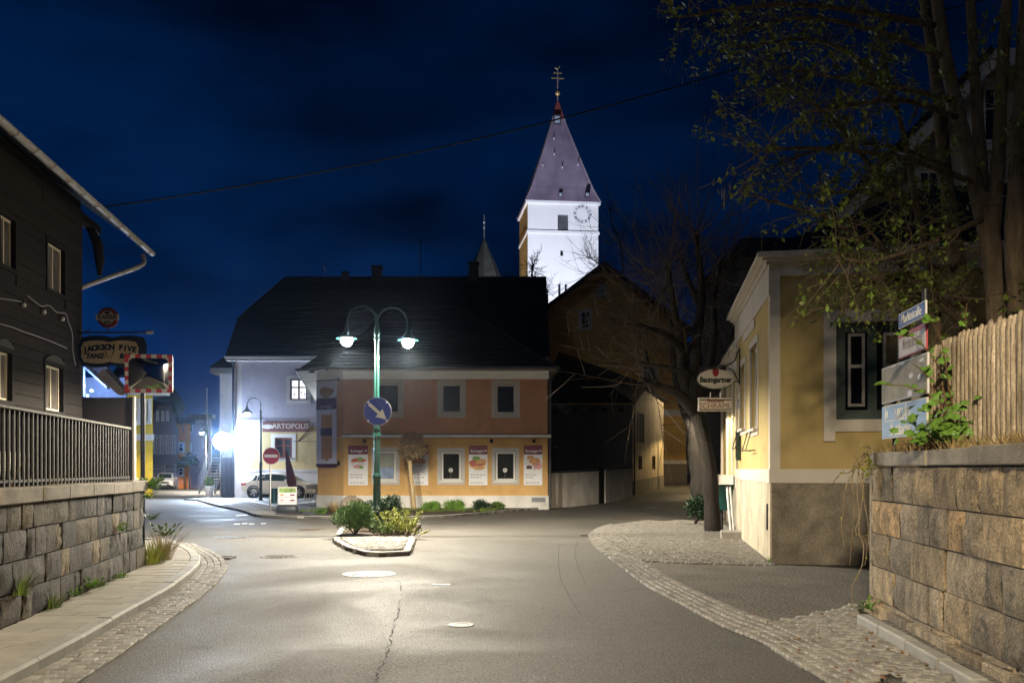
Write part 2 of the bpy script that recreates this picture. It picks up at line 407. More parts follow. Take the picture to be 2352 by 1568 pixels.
# ---------------- left sidewalk along the stone wall
z3 = zoomed(0, 1187, 3.016)
ST = .12
kerb_px = [(0, 1530), (320, 1365), (560, 1240), (790, 1110), (940, 1025), (1160, 905), (1295, 825), (1390, 760), (1470, 690), (1510, 640), (1497, 585), (1430, 538), (1330, 502), (1210, 478)]
kerb_o = [gp(*z3(x, y), ST) for x, y in kerb_px]
d0 = (kerb_o[0] - kerb_o[1]); kerb_o = [kerb_o[0] + d0 * 1.6] + kerb_o + [kerb_o[-1] + Vector((-3.5, 1.8, 0))]
kerb_o = smooth_line([Vector((p.x, p.y, 0)) for p in kerb_o], 5)
def offset(line, w):
    out = []
    for i, p in enumerate(line):
        t = line[min(i + 1, len(line) - 1)] - line[max(i - 1, 0)]; t.normalize(); out.append(p + Vector((-t.y, t.x, 0)) * w)
    return out
kerb_i = offset(kerb_o, .16)
gut = offset(kerb_o, -.42)
WL0, WL1 = Vector((-4.71, 8.72, 0)), Vector((-5.63, 14.5, 0))
wdir = (WL1 - WL0).normalized()
def wallx(y): return WL0.x + (y - WL0.y) * wdir.x / wdir.y
sw = tag(sheet('sidewalk', [(p.x, p.y) for p in kerb_i] + [(-12, 22), (-12, 16), (wallx(14.6) - .5, 14.6), (wallx(3.5), 3.5)], ST - .03, JOINT), 'pale narrow slab sidewalk curving along the stone wall')
def kx_at(y):
    best = None
    for a, b in zip(kerb_i[:-1], kerb_i[1:]):
        if (a.y - y) * (b.y - y) <= 0 and a.y != b.y:
            x = a.x + (b.x - a.x) * (y - a.y) / (b.y - a.y)
            best = x if best is None else max(best, x)
    return best
y = 4.6; rnd = random.Random(3)
while y < 19.6:
    y1 = y + .2
    xa = wallx(y) if y < 14.5 else -9.0; xb0, xb1 = kx_at(y), kx_at(y1)
    if xb0 is not None and xb1 is not None:
        xl = xa - .02; off = rnd.uniform(.25, .8)
        while xl < min(xb0, xb1) - .02:
            xr = xl + off; off = rnd.uniform(.55, .9)
            e0, e1 = min(xr, xb0), min(xr, xb1)
            if min(xb0, xb1) - xr < .12: e0, e1 = xb0, xb1; xr = 99
            g = .006; dz = rnd.uniform(-.003, .003)
            MB().hexa([(xl + g, y + g, ST - .06), (e0 - g, y + g, ST - .06), (e1 - g, y1 - g, ST - .06), (xl + g, y1 - g, ST - .06),
                       (xl + g, y + g, ST + dz), (e0 - g, y + g, ST + dz), (e1 - g, y1 - g, ST + dz), (xl + g, y1 - g, ST + dz)]).build('paving_slab', SLAB, sw)
            xl = xr
    y = y1
ks = resample(kerb_o, .2); ki = offset(ks, .155)
for i in range(0, len(ks) - 5, 5):
    o5, i5 = ks[i:i + 6], ki[i:i + 6]; mb = MB(); g = .004; dz = rnd.uniform(-.004, .004)
    for k in range(5):
        a, b, c, d = o5[k].copy(), o5[k + 1].copy(), i5[k + 1].copy(), i5[k].copy()
        if k == 0: a = a.lerp(b, .03); d = d.lerp(c, .03)
        if k == 4: b = b.lerp(a, .03); c = c.lerp(d, .03)
        ch = .02
        lift = lambda p, z: Vector((p.x, p.y, z))
        a2, b2 = a.lerp(d, .13), b.lerp(c, .13)
        mb.quad(lift(a, -.05), lift(b, -.05), lift(b, ST - ch + dz), lift(a, ST - ch + dz)); mb.quad(lift(a, ST - ch + dz), lift(b, ST - ch + dz), lift(b2, ST + .006 + dz), lift(a2, ST + .006 + dz))
        mb.quad(lift(a2, ST + .006 + dz), lift(b2, ST + .006 + dz), lift(c, ST + .006 + dz), lift(d, ST + .006 + dz))
        if k == 0: mb.poly([lift(d, ST), lift(d, -.05), lift(a, -.05), lift(a, ST - ch), lift(a2, ST)])
        if k == 4: mb.poly([lift(b, -.05), lift(c, -.05), lift(c, ST), lift(b2, ST), lift(b, ST - ch)])
    mb.build('kerb_stone', GRANK, sw)
gs = tag(sheet('gutter_strip', [(p.x, p.y) for p in kerb_o] + [(p.x, p.y) for p in gut[::-1]], .005, JOINT), 'narrow strip of grey setts between the slab sidewalk kerb and asphalt')
lay_setts(gs, [p for p in band_setts(kerb_o, gut, 4, .165, .0) if p[0].y > 4.5], SETTL)

# ---------------- right forecourt: sett band, fan of setts, coarse driveway
z5 = zoomed(1440, 1250, 3.432)
edge_px = [(300, 205), (200, 238), (112, 300), (150, 390), (250, 470), (400, 590), (600, 740), (900, 900), (1250, 1090), (1600, 1235), (1900, 1420), (2140, 1568)]
inner_px = [(330, 232), (262, 262), (230, 300), (300, 380), (440, 460), (640, 570), (840, 690), (1120, 830), (1420, 960), (1760, 1080), (2080, 1230), (2330, 1340)]
edge = [gp(*z5(*p)) for p in edge_px]; inn = [gp(*z5(*p)) for p in inner_px]
edge.append(edge[-1] + (edge[-1] - edge[-2]) * 1.2); inn.append(inn[-1] + (inn[-1] - inn[-2]) * 1.2)
edge, inn = smooth_line(edge, 6), smooth_line(inn, 6)
GE = Vector((.978, -.208, 0)); GO = Vector((4.4, 16.05, 0)); GS = Vector((-.147, -.989, 0))
fore = thing('cobbled_forecourt', (4, 17, 0), None, None, kind='structure'); fore['label'] = 'fan laid grey granite setts in front of the yellow inn'
band_poly = [(p.x, p.y) for p in edge] + [(p.x, p.y) for p in inn[::-1]]
sheet('joint_bed', band_poly, .006, JOINT, parent=fore)
fan_px = [(330, 212), (262, 262), (230, 300), (300, 380), (440, 460), (560, 530), (1000, 552), (1690, 566), (1690, 540)]
fan = [gp(*z5(*p)) for p in fan_px] + [GO - GS * 0, GO - GS * 7.5, GO - GS * 15]
fan = [Vector((p.x, p.y, 0)) for p in fan] + [gp(*z5(620, 172))]
sheet('joint_bed', [(p.x, p.y) for p in fan], .008, JOINT, parent=fore)
places = band_setts(edge, inn, 5, .108, .004)
rnd = random.Random(11)
# segmental arcs
import_fan = []
for k in range(0, 150):
    yy = 14 + k * .1
    for q in range(-10, 100):
        x = -1 + q * .107
        y2 = yy + .28 * math.cos((x % 1.3) / 1.3 * 2 * math.pi) + rnd.uniform(-.015, .015)
        x2 = x + rnd.uniform(-.012, .012) + (k % 2) * .05
        if inpoly(x2, y2, fan): import_fan.append((Vector((x2, y2, .006 + rnd.uniform(-.003, .006))), rnd.uniform(-.25, .25), rnd.uniform(.88, 1.02)))
lay_setts(fore, places + import_fan)
# smooth slab strip inside the fan (pale drainage row)
drv = [gp(*z5(*p)) for p in [(560, 530), (1000, 552), (1690, 566)]]
drv += [GO + GE * 3.2, Vector((6.4, 11.6, 0)), Vector((4.3, 11.0, 0)), gp(*z5(1850, 1035)), gp(*z5(1640, 1050)), gp(*z5(1400, 950)), gp(*z5(1120, 830)), gp(*z5(840, 690)), gp(*z5(640, 570))]
sheet('driveway', [(p.x, p.y) for p in drv], .012, DRIVE, 'coarse patched asphalt driveway between setts and tan stone wall')
# lower cobbles between driveway and wall kerb
KR = [gp(2141 / 1.08844, 1535 / 1.08844, .1), gp(2453 / 1.08844, 1707 / 1.08844, .1)]
kdir = (KR[1] - KR[0]).normalized(); KR.append(KR[1] + kdir * 2.5)
cob = [gp(*z5(1640, 1050)), gp(*z5(1850, 1035)), Vector((4.1, 11.2, 0)), Vector((KR[0].x - .04, KR[0].y, 0)), Vector((KR[1].x - .04, KR[1].y, 0)), Vector((KR[2].x - .04, KR[2].y, 0))] + [Vector((p.x, p.y, 0)) for p in inn[::-1] if p.y < gp(*z5(1640, 1050)).y]
cobs = thing('cobbled_verge', (3, 8, 0), None, None, kind='structure'); cobs['label'] = 'worn rough setts between the road edge and tan wall kerb'
sheet('joint_bed', [(p.x, p.y) for p in cob], .007, JOINT, parent=cobs)
pl = []
for k in range(120):
    for q in range(90):
        x = -.5 + q * .112 + (k % 2) * .056 + rnd.uniform(-.012, .012); yy = 3 + k * .108 + rnd.uniform(-.012, .012)
        x, yy = x + yy * .04, yy - x * .04
        if inpoly(x, yy, cob): pl.append((Vector((x, yy, .002 + rnd.uniform(-.006, .008))), rnd.uniform(-.15, .15) + .04, rnd.uniform(.92, 1.05)))
lay_setts(cobs, pl)

# ---------------- raised pavement in front of the bakery
z4 = zoomed(340, 900, 3.41); z6 = zoomed(760, 900, 3.136)
pv = [gp(*z4(*p)) for p in [(520, 1180), (680, 1236), (900, 1290), (1010, 1328), (1180, 1340), (1400, 1345), (1770, 1350)]] + [gp(*z6(*p)) for p in [(850, 1240), (1200, 1225), (1550, 1192), (1780, 1172), (1915, 1163)]]
pv = smooth_line([Vector((p.x, p.y, 0)) for p in pv], 4)
pav = sheet('pavement', [(p.x, p.y) for p in pv] + [(1.45, 38.6), (-6, 40), (-9.5, 58), (-18, 58), (-18, 52)], .07, ASPH, 'low raised pavement before the orange bakery', thick=.1)
ks = resample(pv, .25); ki = offset(ks, .14)
for i in range(0, len(ks) - 4, 4):
    mb = MB(); g0, g1 = .03, .97
    P = [ks[i].lerp(ks[i + 1], .04)] + ks[i + 1:i + 4] + [ks[i + 4].lerp(ks[i + 3], .04)]; Q = [ki[i].lerp(ki[i + 1], .04)] + ki[i + 1:i + 4] + [ki[i + 4].lerp(ki[i + 3], .04)]
    up = lambda p, h: Vector((p.x, p.y, gz(p.x, p.y) + h))
    for k in range(4):
        mb.hexa([up(P[k], -.03), up(P[k + 1], -.03), up(Q[k + 1], -.03), up(Q[k], -.03), up(P[k], .085), up(P[k + 1], .085), up(Q[k + 1], .085), up(Q[k], .085)])
    mb.build('kerb_stone', GRANK, pav)
ct = [Vector((p.x, p.y, 0)) for p in ki[6:34]]
tri = [gp(*z4(*p)) for p in [(700, 1240), (900, 1286), (1010, 1322), (1180, 1330), (1190, 1262), (930, 1200)]]
pl = []
for k in range(140):
    for q in range(110):
        x, yy = -12.5 + q * .11 + (k % 2) * .055 + rnd.uniform(-.01, .01), 30 + k * .112 + rnd.uniform(-.01, .01)
        if inpoly(x, yy, tri): pl.append((Vector((x, yy, gz(x, yy) + .06)), rnd.uniform(-.15, .15), rnd.uniform(.9, 1.02)))
lay_setts(pav, pl, near=0)
# parking bay lines, painted dashes across the left street
def paint(px, lab, z=zoomed(340, 900, 3.41), dz=.0045):
    P = [gp(*z(*p)) for p in px]; mb = MB().poly([Vector((p.x, p.y, gz(p.x, p.y) + dz)) for p in P])
    return tag(mb.build('road_marking', PAINT), lab, kind='structure')
paint([(920, 1190), (960, 1190), (1230, 1250), (1200, 1258)], 'painted bay line near the white parked hatchback', dz=.076)
paint([(1368, 1232), (1535, 1205), (1535, 1192), (1360, 1218)], 'pale painted parking bay bar beside the bakery corner', dz=.076)
for a, b, c, lab in [(832, 1392, 50, 'first'), (900, 1388, 46, 'second'), (958, 1391, 46, 'third'), (1062, 1388, 42, 'fourth')]:
    paint([(a, c_ := b + 6), (a + c, c_), (a + c + 6, b - 2), (a + 6, b - 2)], lab + ' white dash from the left across the side street')
paint([(850, 1325), (950, 1322), (960, 1314), (866, 1316)], 'short white dash beside the pavement kerb of the side street')

# tar seam
seam = [(1160, 470), (1185, 520), (1180, 590), (1165, 640), (1150, 700), (1135, 760), (1120, 830), (1100, 880), (1085, 920), (1060, 980), (1045, 1020), (1030, 1075)]
z7 = zoomed(500, 1250, 2.352)
sl = smooth_line([gp(*z7(*p)) for p in seam], 5); mb = MB(); rnd = random.Random(5)
L, Rr = [], []
for i, p in enumerate(sl):
    w = rnd.uniform(.002, .009) * (1 if i > 12 else .5); j = rnd.uniform(-.02, .02)
    L.append(Vector((p.x - w + j, p.y, .004))); Rr.append(Vector((p.x + w + j, p.y, .004)))
for i in range(len(sl) - 1):
    if rnd.random() > .22: mb.quad(L[i], Rr[i], Rr[i + 1], L[i + 1])
tag(mb.build('tar_seam', TAR), 'dark jagged repair seam running up the middle of the road', kind='structure')
def crack(px, lab, w=.004):
    sl = smooth_line([gp(*z7(*p)) for p in px], 5); mb = MB()
    for a, b in zip(sl[:-1], sl[1:]):
        wa = rnd.uniform(.4, 1) * w; mb.quad(a + Vector((-wa, 0, .0035)), a + Vector((wa, 0, .0035)), b + Vector((w * .8, 0, .0035)), b + Vector((-w * .8, 0, .0035)))
    tag(mb.build('road_crack', TAR), lab, kind='structure')
crack([(2112, 270), (2108, 350), (2122, 460), (2160, 540), (2200, 610), (2240, 670)], 'thin dark crack in asphalt left of the sett band')
crack([(2222, 230), (2205, 300), (2220, 380), (2270, 490)], 'short thin crack closest to the sett band')

# manhole covers and valve lids
def cover(u, v, r, m, lab, ribs=True, group=None):
    c = gp(u, v); c.z = gz(c.x, c.y)
    t = thing('manhole_cover', c, lab, 'manhole cover')
    MB().lathe([(r, -.01), (r, .008), (r - .045, .008), (r - .05, .002)], c, 40).build('ring', m, t)
    l_ = MB().lathe([(r - .058, -.01), (r - .058, .004), (0, .004)], c, 36).build('lid', CASTD if ribs else m, t); mb = MB()
    if ribs:
        k = int((r - .1) / .075)
        for i in range(-k, k + 1):
            for j in range(-k, k + 1):
                if (i * .075) ** 2 + (j * .075) ** 2 < (r - .1) ** 2: mb.box(c.x + i * .075 - .024, c.x + i * .075 + .024, c.y + j * .075 - .024, c.y + j * .075 + .024, c.z, c.z + .013)
    if mb.v: mb.build('tread_pattern', m, l_, kind='stuff')
    return t
cover(848, 1317.5, .40, CAST, 'large bright round manhole cover in front of the traffic island')
cover(*z4(815, 1508), .40, CAST, 'pale manhole cover near the slab sidewalk tip')
cover(*z4(1490, 1441), .36, CASTD, 'rusty dark manhole cover behind left of the traffic island')
cover(*z7(470, 328), .36, CASTD, 'dark manhole cover beside the slab sidewalk drain grate')
z1 = zoomed(1340, 880, 3.015)
cover(*z1(655, 1258), .33, CASTD, 'dark manhole cover on the asphalt nearest the tree')
cover(*z1(885, 1168), .34, CAST, 'shiny manhole cover far up the dark right lane')
cover(*z1(640, 1302), .26, CASTD, 'dark lid just above the rounded tip of the setts')
cover(*z5(1995, 1032), .3, CASTD, 'rusty cover on the coarse driveway before the tan wall', ribs=False)
cover(*z7(1535, 732), .13, CAST, 'small bright oval valve lid in the near lane', ribs=False)
mb = MB(); c = gp(*z7(1418, 494)); tag(MB().box(c.x - .13, c.x + .13, c.y - .06, c.y + .06, -.01, .006).build('valve_lid', CAST, bevel=.003), 'small rectangular metal lid right of the large manhole', 'valve lid')
c = gp(*z7(90, 340)); t = thing('drain_grate', c, 'dark slotted drain grate at the slab sidewalk kerb', 'drain')
frame_mb = MB().box(c.x - .32, c.x + .32, c.y - .2, c.y - .17, 0, .03).box(c.x - .32, c.x + .32, c.y + .17, c.y + .2, 0, .03)
frame_mb.box(c.x - .32, c.x - .29, c.y - .17, c.y + .17, 0, .03).box(c.x + .29, c.x + .32, c.y - .17, c.y + .17, 0, .03).build('frame', CASTD, t)
for i in range(7): MB().box(c.x - .27 + i * .09 - .02, c.x - .27 + i * .09 + .02, c.y - .17, c.y + .17, 0, .026).build('bar', CASTD, t)
c = gp(*z1(385, 1380)); tag(MB().box(c.x - .16, c.x + .16, c.y - .12, c.y + .12, 0, .02).build('gully_cover', CASTD, bevel=.004), 'small dark gully cover at the left tip of the setts', 'drain')

# ================================================================ STONE WALLS
def rough_stone(fr, a0, a1, z0, z1, out, depth, rough, seed, nx=5, nz=4, seam=.006):
    rnd = random.Random(seed); mb = MB(); V = {}
    for j in range(nz + 1):
        for i in range(nx + 1):
            a = a0 + seam + (a1 - a0 - 2 * seam) * i / nx; z = z0 + seam + (z1 - z0 - 2 * seam) * j / nz
            ed = i in (0, nx) or j in (0, nz)
            o = out - (rough * .9 if ed else 0) + (rnd.uniform(-.5, 1) * rough if not ed else rnd.uniform(-.2, .2) * rough)
            if not ed: a += rnd.uniform(-.2, .2) * (a1 - a0) / nx; z += rnd.uniform(-.2, .2) * (z1 - z0) / nz
            V[i, j] = len(mb.v); mb.v.append(fr.p(a, z, o))
    for j in range(nz):
        for i in range(nx): mb.f.append((V[i, j], V[i + 1, j], V[i + 1, j + 1], V[i, j + 1]))
    loop = [V[i, 0] for i in range(nx + 1)] + [V[nx, j] for j in range(1, nz + 1)] + [V[i, nz] for i in range(nx - 1, -1, -1)] + [V[0, j] for j in range(nz - 1, 0, -1)]
    k = len(mb.v); mb.v += [mb.v[q] - fr.n * depth for q in loop]; n = len(loop)
    for q in range(n): mb.f.append((loop[(q + 1) % n], loop[q], k + q, k + (q + 1) % n))
    return mb
def stone_wall(name, fr, s0, s1, courses, cap, label, m, tint, wr, rough, seed, thick=.45, capw=(.8, 1.2), capm=None, cap_out=.05):
    t = thing(name, fr.p((s0 + s1) / 2, courses[0]), label, 'wall'); rnd = random.Random(seed)
    MB().fbox(fr, s0 + .02, s1 - .02, courses[0] - .15, courses[-1], -thick, -.035).build('core', MORT, t)
    for k in range(len(courses) - 1):
        s = s1 + rnd.uniform(-.02, 0)
        while s > s0 + .05:
            w = rnd.uniform(*wr); e = max(s0, s - w)
            if e - s0 < .15: e = s0
            dz0, dz1 = rnd.uniform(-.006, .006), 0
            o = rough_stone(fr, e, s, courses[k] + (dz0 if k else 0), courses[k + 1], rnd.uniform(-.004, .022), .14, rough if rnd.random() < .7 else rough * .35, seed * 1000 + int(s * 97) + k * 7919).build('stone', m, t, smooth=40)
            o.color = (*tint(rnd), 1); s = e
    s = s1 + .03
    while s > s0:
        e = max(s0 - .02, s - rnd.uniform(*capw)); g = .005
        MB().fbox(fr, e + g, s - g, cap[0] + rnd.uniform(-.003, .003), cap[1] + rnd.uniform(-.008, .008), -thick - .05, cap_out + rnd.uniform(-.01, .012)).build('cap_stone', capm or CAPST, t, bevel=.012)
        s = e
    return t
frL = Fr(WL0, wdir)      # s grows away from the viewer
def tintL(r):
    k = r.random(); v = r.uniform(.55, 1.3)
    if k < .62: return (v, v * .98, v * .98)
    if k < .85: return (v * 1.35, v * 1.25, v * 1.05)
    return (v * 1.9, v * 1.62, v * 1.15)
sL = (WL1 - WL0).length
wallL = stone_wall('retaining_wall', frL, -9, sL, [.12, .416, .712, 1.008, 1.26], (1.265, 1.42), 'dark grey rough ashlar retaining wall under the bar railing', STONEL, tintL, (.22, .62), .017, 5)
# return of the wall behind its end
frL2 = Fr(WL1 + wdir * .0, Vector((-1, .12, 0)))
mb = MB(); c = WL1
mb.hexa([(c.x - .02, c.y - .02, 0), (c.x - .02, c.y - .3, 0), (c.x - 6, c.y + .3, 0), (c.x - 6, c.y + .6, 0), (c.x - .02, c.y - .02, 1.26), (c.x - .02, c.y - .3, 1.26), (c.x - 6, c.y + .3, 1.26), (c.x - 6, c.y + .6, 1.26)])
mb.build('return_wall', STONEL, wallL)

WR1, WR0 = Vector((4.05, 10.7, 0)), Vector((3.62, 6.7, 0))
frR = Fr(WR1, WR0 - WR1)   # viewer's right = towards the viewer
def tintR(r):
    k = r.random(); v = r.uniform(.65, 1.3)
    if k < .45: return (v, v, v)
    if k < .8: return (v * 1.25, v * 1.17, v * 1.02)
    if k < .9: return (v * .95, v * .97, v)
    return (v * 1.6, v * 1.33, v * .98)
wallR = stone_wall('garden_wall', frR, 0, 11.5, [.1, .16, .52, .89, 1.25, 1.62], (1.63, 1.78), 'tan ashlar garden wall with flat cap below the picket fence', STONER, tintR, (.3, .95), .026, 9, cap_out=.03, capw=(.9, 1.5))
# projecting footing and granite kerb in front
s = 0.0; rnd = random.Random(21)
while s < 11.3:
    e = s + rnd.uniform(.4, .8); MB().fbox(frR, s + .004, e - .004, -.05, .125 + rnd.uniform(-.01, .01), -.1, .075).build('footing_stone', STONER, wallR, bevel=.01).color = (*tintR(rnd), 1); s = e
# end face of the wall, turned to the road behind
MB().hexa([WR1 + Vector((0.02, .02, 0)), WR1 + Vector((2.2, -.1, 0)), WR1 + Vector((2.2, .3, 0)), WR1 + Vector((.03, .12, 0)),
           WR1 + Vector((0.02, .02, 1.62)), WR1 + Vector((2.2, -.1, 1.62)), WR1 + Vector((2.2, .3, 1.62)), WR1 + Vector((.03, .12, 1.62))]).build('return_wall', STONER, wallR)
kr = thing('granite_kerb', KR[0] - Z * .1, None, None, kind='structure'); kr['label'] = 'low granite kerb at the foot of the tan wall'
fk = Fr(KR[0], KR[1] - KR[0]); s = 0
MB().fbox(fk, 0, 10, -.05, .05, -.6, -.12).build('gravel_strip', DRIVE, kr)
while s < 9.5:
    e = s + rnd.uniform(.55, .8); o = rnd.uniform(-.01, .01); MB().fbox(fk, s + .005, e - .005, -.1, .1 + rnd.uniform(-.012, .012), -.13 + o, o).build('kerb_stone', GRANK, kr, bevel=.015); s = e
# garden soil and terrace soil
tag(MB().hexa([(4.5, 10.4, 1.2), (4.0, 3, 1.2), (30, 3, 1.2), (30, 14, 1.2), (4.45, 10.4, 1.72), (3.75, 3, 1.72), (30, 3, 2.2), (30, 14, 2.2)]).build('garden_soil', SOIL), 'dark garden soil behind the tan wall', kind='structure')
tag(MB().hexa([(wallx(14.4) - .35, 14.4, .5), (-40, 14.4, .5), (-40, 0, .5), (wallx(0) - .35, 0, .5), (wallx(14.4) - .35, 14.4, 1.32), (-40, 14.4, 1.32), (-40, 0, 1.32), (wallx(0) - .35, 0, 1.32)][:8]).build('terrace', SOIL), 'raised terrace soil behind the bar railing', kind='structure')
tag(MB().hexa([(-40, 14.45, .3), (-7.0, 14.45, .3), (-9.9, 23.6, .3), (-40, 23.6, .3), (-40, 14.45, 1.3), (-7.0, 14.45, 1.3), (-9.9, 23.6, 1.3), (-40, 23.6, 1.3)]).build('terrace', SOIL), 'raised terrace under the dark timber house', kind='structure')

# ================================================================ DARK TIMBER HOUSE (left)
frW = Fr((-10.1, 22.2), (-.115, 1))           # s grows away from the viewer, 0 at the far corner
wh = thing('timber_house', (-12, 18, 1.3), 'dark weathered timber house with cream windows and long gutter', 'house')
wins = [frW.rect(-4, 31, 497, 610), frW.rect(106, 145, 563, 668), frW.rect(-12, 23, 806, 918), frW.rect(101, 141, 840, 943)]
wins += [(a - 5.4, b - 5.4, c, d) for a, b, c, d in (wins[1], wins[3])]
core = wall_open(MB(), frW, -14, 0, 1.3, 7.85, wins, .25)
core.build('wall', BEAM, wh)
MB().quad(frW.p(0, 1.3), frW.p(0, 1.3, -9), frW.p(0, 12, -9), frW.p(0, 7.85)).build('gable_wall', BEAM, wh)
z = 1.95; rnd = random.Random(2)
while z < 7.6:                                  # boards, cut round the windows
    h = rnd.uniform(.2, .27); cuts = [(-14, 0.03)]
    for a, b, c, d in wins:
        a, b = a - .09, b + .09
        if c - .1 < z + h and d + .1 > z:
            nc = []
            for p, q in cuts:
                if b <= p or a >= q: nc.append((p, q)); continue
                if a > p: nc.append((p, a))
                if b < q: nc.append((b, q))
            cuts = nc
    for p, q in cuts:
        t = p
        while t < q - .01:
            e = min(q, t + rnd.uniform(2.2, 4.5)); o = rnd.uniform(.018, .034)
            MB().fbox(frW, t + .003, e - .003, z + .006, z + h - .004, .0, o).build('board', WOOD, wh); t = e
    z += h
MB().fbox(frW, -14, .02, 1.28, 1.93, -.1, .05).build('plinth', mat('lime_plaster', (.46, .41, .31), .85, .25, 3, .3, 40, streak=.3), wh)
for i, r in enumerate(wins):
    w = window(wh, frW, r, OLDFR, mat('curtained_glass', (.13, .115, .10), .12, .25, 3, spec=.5), .05, .05, (1, 0), surround=(BEAM, .08), sur_out=.045)
    if i % 2 == (0 if i > 1 else 1) or i > 1:
        a0, a1, z0, z1 = r      # little carved head board
        if z1 < 5: poly_plate(frW, [(a0 - .08, z1 + .08), (a1 + .08, z1 + .08)] + [(a1 + .08 - (a1 - a0 + .16) * t, z1 + .1 + .14 * math.sin(math.pi * t)) for t in (.1, .25, .5, .75, .9)], .03, .06).build('head_board', mat('green_grey_board', (.06, .065, .05), .8), w)
# roof, rafters, gutter
ov = 1.05; z_e = 7.16
rf = MB(); A, B = frW.p(-14, z_e, ov), frW.p(1.75, z_e, ov)
rise = Vector((-6, -.7, 4.2)); rise = -frW.n * 6 + Z * 4.2
rf.hexa([A, B, B + rise, A + rise, A + Z * .12, B + Z * .12, B + rise + Z * .12, A + rise + Z * .12]).build('roof', ROOF, wh)
for i in range(0): MB().fbox(frW, -13.5 + i * .8, -13.36 + i * .8, z_e - .17, z_e - .05, .0, ov - .12).build('rafter', BEAM, wh)
MB().tube([frW.p(.9, 7.5, -.1), frW.p(.9, 7.1, .1), frW.p(.9, 6.7, .15), frW.p(.9, 6.3, .15)], [.09, .13, .12, .05], 8).build('carved_bracket', WOOD, wh)
MB().fbox(frW, .0, 1.5, 7.45, 7.65, -.2, .0).build('purlin', BEAM, wh)
gut_ = MB()                                      # half-round gutter
pr = [(math.cos(a) * .085, -abs(math.sin(a)) * .085) for a in [math.pi * k / 10 for k in range(11)]]
P0, P1 = frW.p(-14, z_e + .03, ov + .1), frW.p(1.85, z_e - .06, ov + .1)
for th in (1, .9):
    k = len(gut_.v)
    for P in (P0, P1): gut_.v += [P + frW.n * x * th + Z * zz * th for x, zz in pr]
    gut_.f += [(k + i, k + i + 1, k + 12 + i, k + 11 + i) for i in range(10)]
gut_.poly([P1 + frW.n * x + Z * zz for x, zz in pr])
go = gut_.build('gutter', ZINC, wh, smooth=50)
for i in range(19):
    P = P0.lerp(P1, (i + .6) / 19); MB().tube([P + frW.n * x * 1.06 + Z * zz * 1.06 for x, zz in pr], .010, 5).build('gutter_bracket', ZINC, go)
pb = [at(328, 585, 24.0), at(331, 600, 23.9), at(318, 612, 23.7), at(250, 636, 23.0), at(192, 658, 22.45), at(181, 668, 22.4), at(179, 690, 22.4), at(179, 1000, 22.4)]
MB().tube(smooth_line(pb, 4), .055, 10).build('downpipe', ZINC, wh, smooth=50)

# string lights on the wall
def garland(px, bulbs, lab, name='string_lights'):
    P = []
    for u, v in px: s, z_ = frW.px(u, v); P.append(frW.p(s, z_, .07))
    t = thing(name, P[0], lab, 'string lights', 'strings of bulbs on the timber house')
    MB().tube(smooth_line(P, 5), .012, 5).build('cable', mat('pale_cable', (.34, .34, .38), .5), t)
    for u, v in bulbs:
        s, z_ = frW.px(u, v); c = frW.p(s, z_, .09)
        b = MB().lathe([(0, -.07), (.035, -.055), (.05, -.02), (.035, .02), (.02, .03)], c, 10).build('bulb', mat('frosted_bulb', (.62, .58, .52), .3), t, smooth=True)
        MB().lathe([(.022, .028), (.022, .075), (.01, .08)], c, 8).build('socket', BLACKP, b)
za = zoomed(0, 700, 3.015)
garland([za(*p) for p in [(-30, 135), (60, 148), (130, 160)]], [za(143, 178)], 'short sagging cable with one bulb at the photo edge')
garland([za(*p) for p in [(180, 115), (240, 165), (290, 195), (345, 190), (400, 238), (470, 252), (490, 310), (520, 400), (524, 520), (545, 640)]], [za(298, 232), za(440, 285)], 'wavy bulb cable dropping down the timber house corner')
garland([za(*p) for p in [(-40, 325), (60, 352), (130, 380), (220, 410), (290, 435), (370, 465), (480, 512)]], [], 'lower bare pale cable slanting across the timber wall')

# railing on the left wall
zf0, zf1 = 1.40, 2.20
fence = thing('railing', frL.p(2, zf0, -.22), 'dark iron bar railing with pale top rail on the stone wall', 'fence')
s = -8.4; i = 0
while s < sL - .05:
    b = MB(); p = frL.p(s, 0, -.22); r = .017
    b.obox(p + Z * (zf0 + zf1) / 2, frL.ex * r, frL.n * r, Z * ((zf1 - zf0) / 2)).build('bar', BARS, fence); s += .14
MB().fbox(frL, -8.5, sL + .02, zf1, zf1 + .035, -.255, -.185).build('top_rail', RAILM, fence, bevel=.008)
MB().fbox(frL, -8.5, sL + .02, zf0 + .06, zf0 + .09, -.232, -.208).build('bottom_rail', BARS, fence)

# dark screen on the terrace
pA, pB = at(168, 910, 23.2), at(305, 912, 23.2)
sc_ = thing('screen_wall', (pA.x, 23.2, 1.3), 'plain dark board screen behind the railing, below the bar sign', 'screen')
fs = Fr((pA.x, 23.2), (1, 0)); ww = pB.x - pA.x
for i in range(3): MB().fbox(fs, ww * i / 3 + .001, ww * (i + 1) / 3 - .001, 1.2, pB.z, -.06, 0).build('panel', mat('dark_board', (.05, .043, .045), .75, .1, 2), sc_)
MB().fbox(fs, ww, ww + .05, 1.2, pB.z + .03, -.08, .02).build('post', mat('pale_post', (.4, .38, .35), .7), sc_)

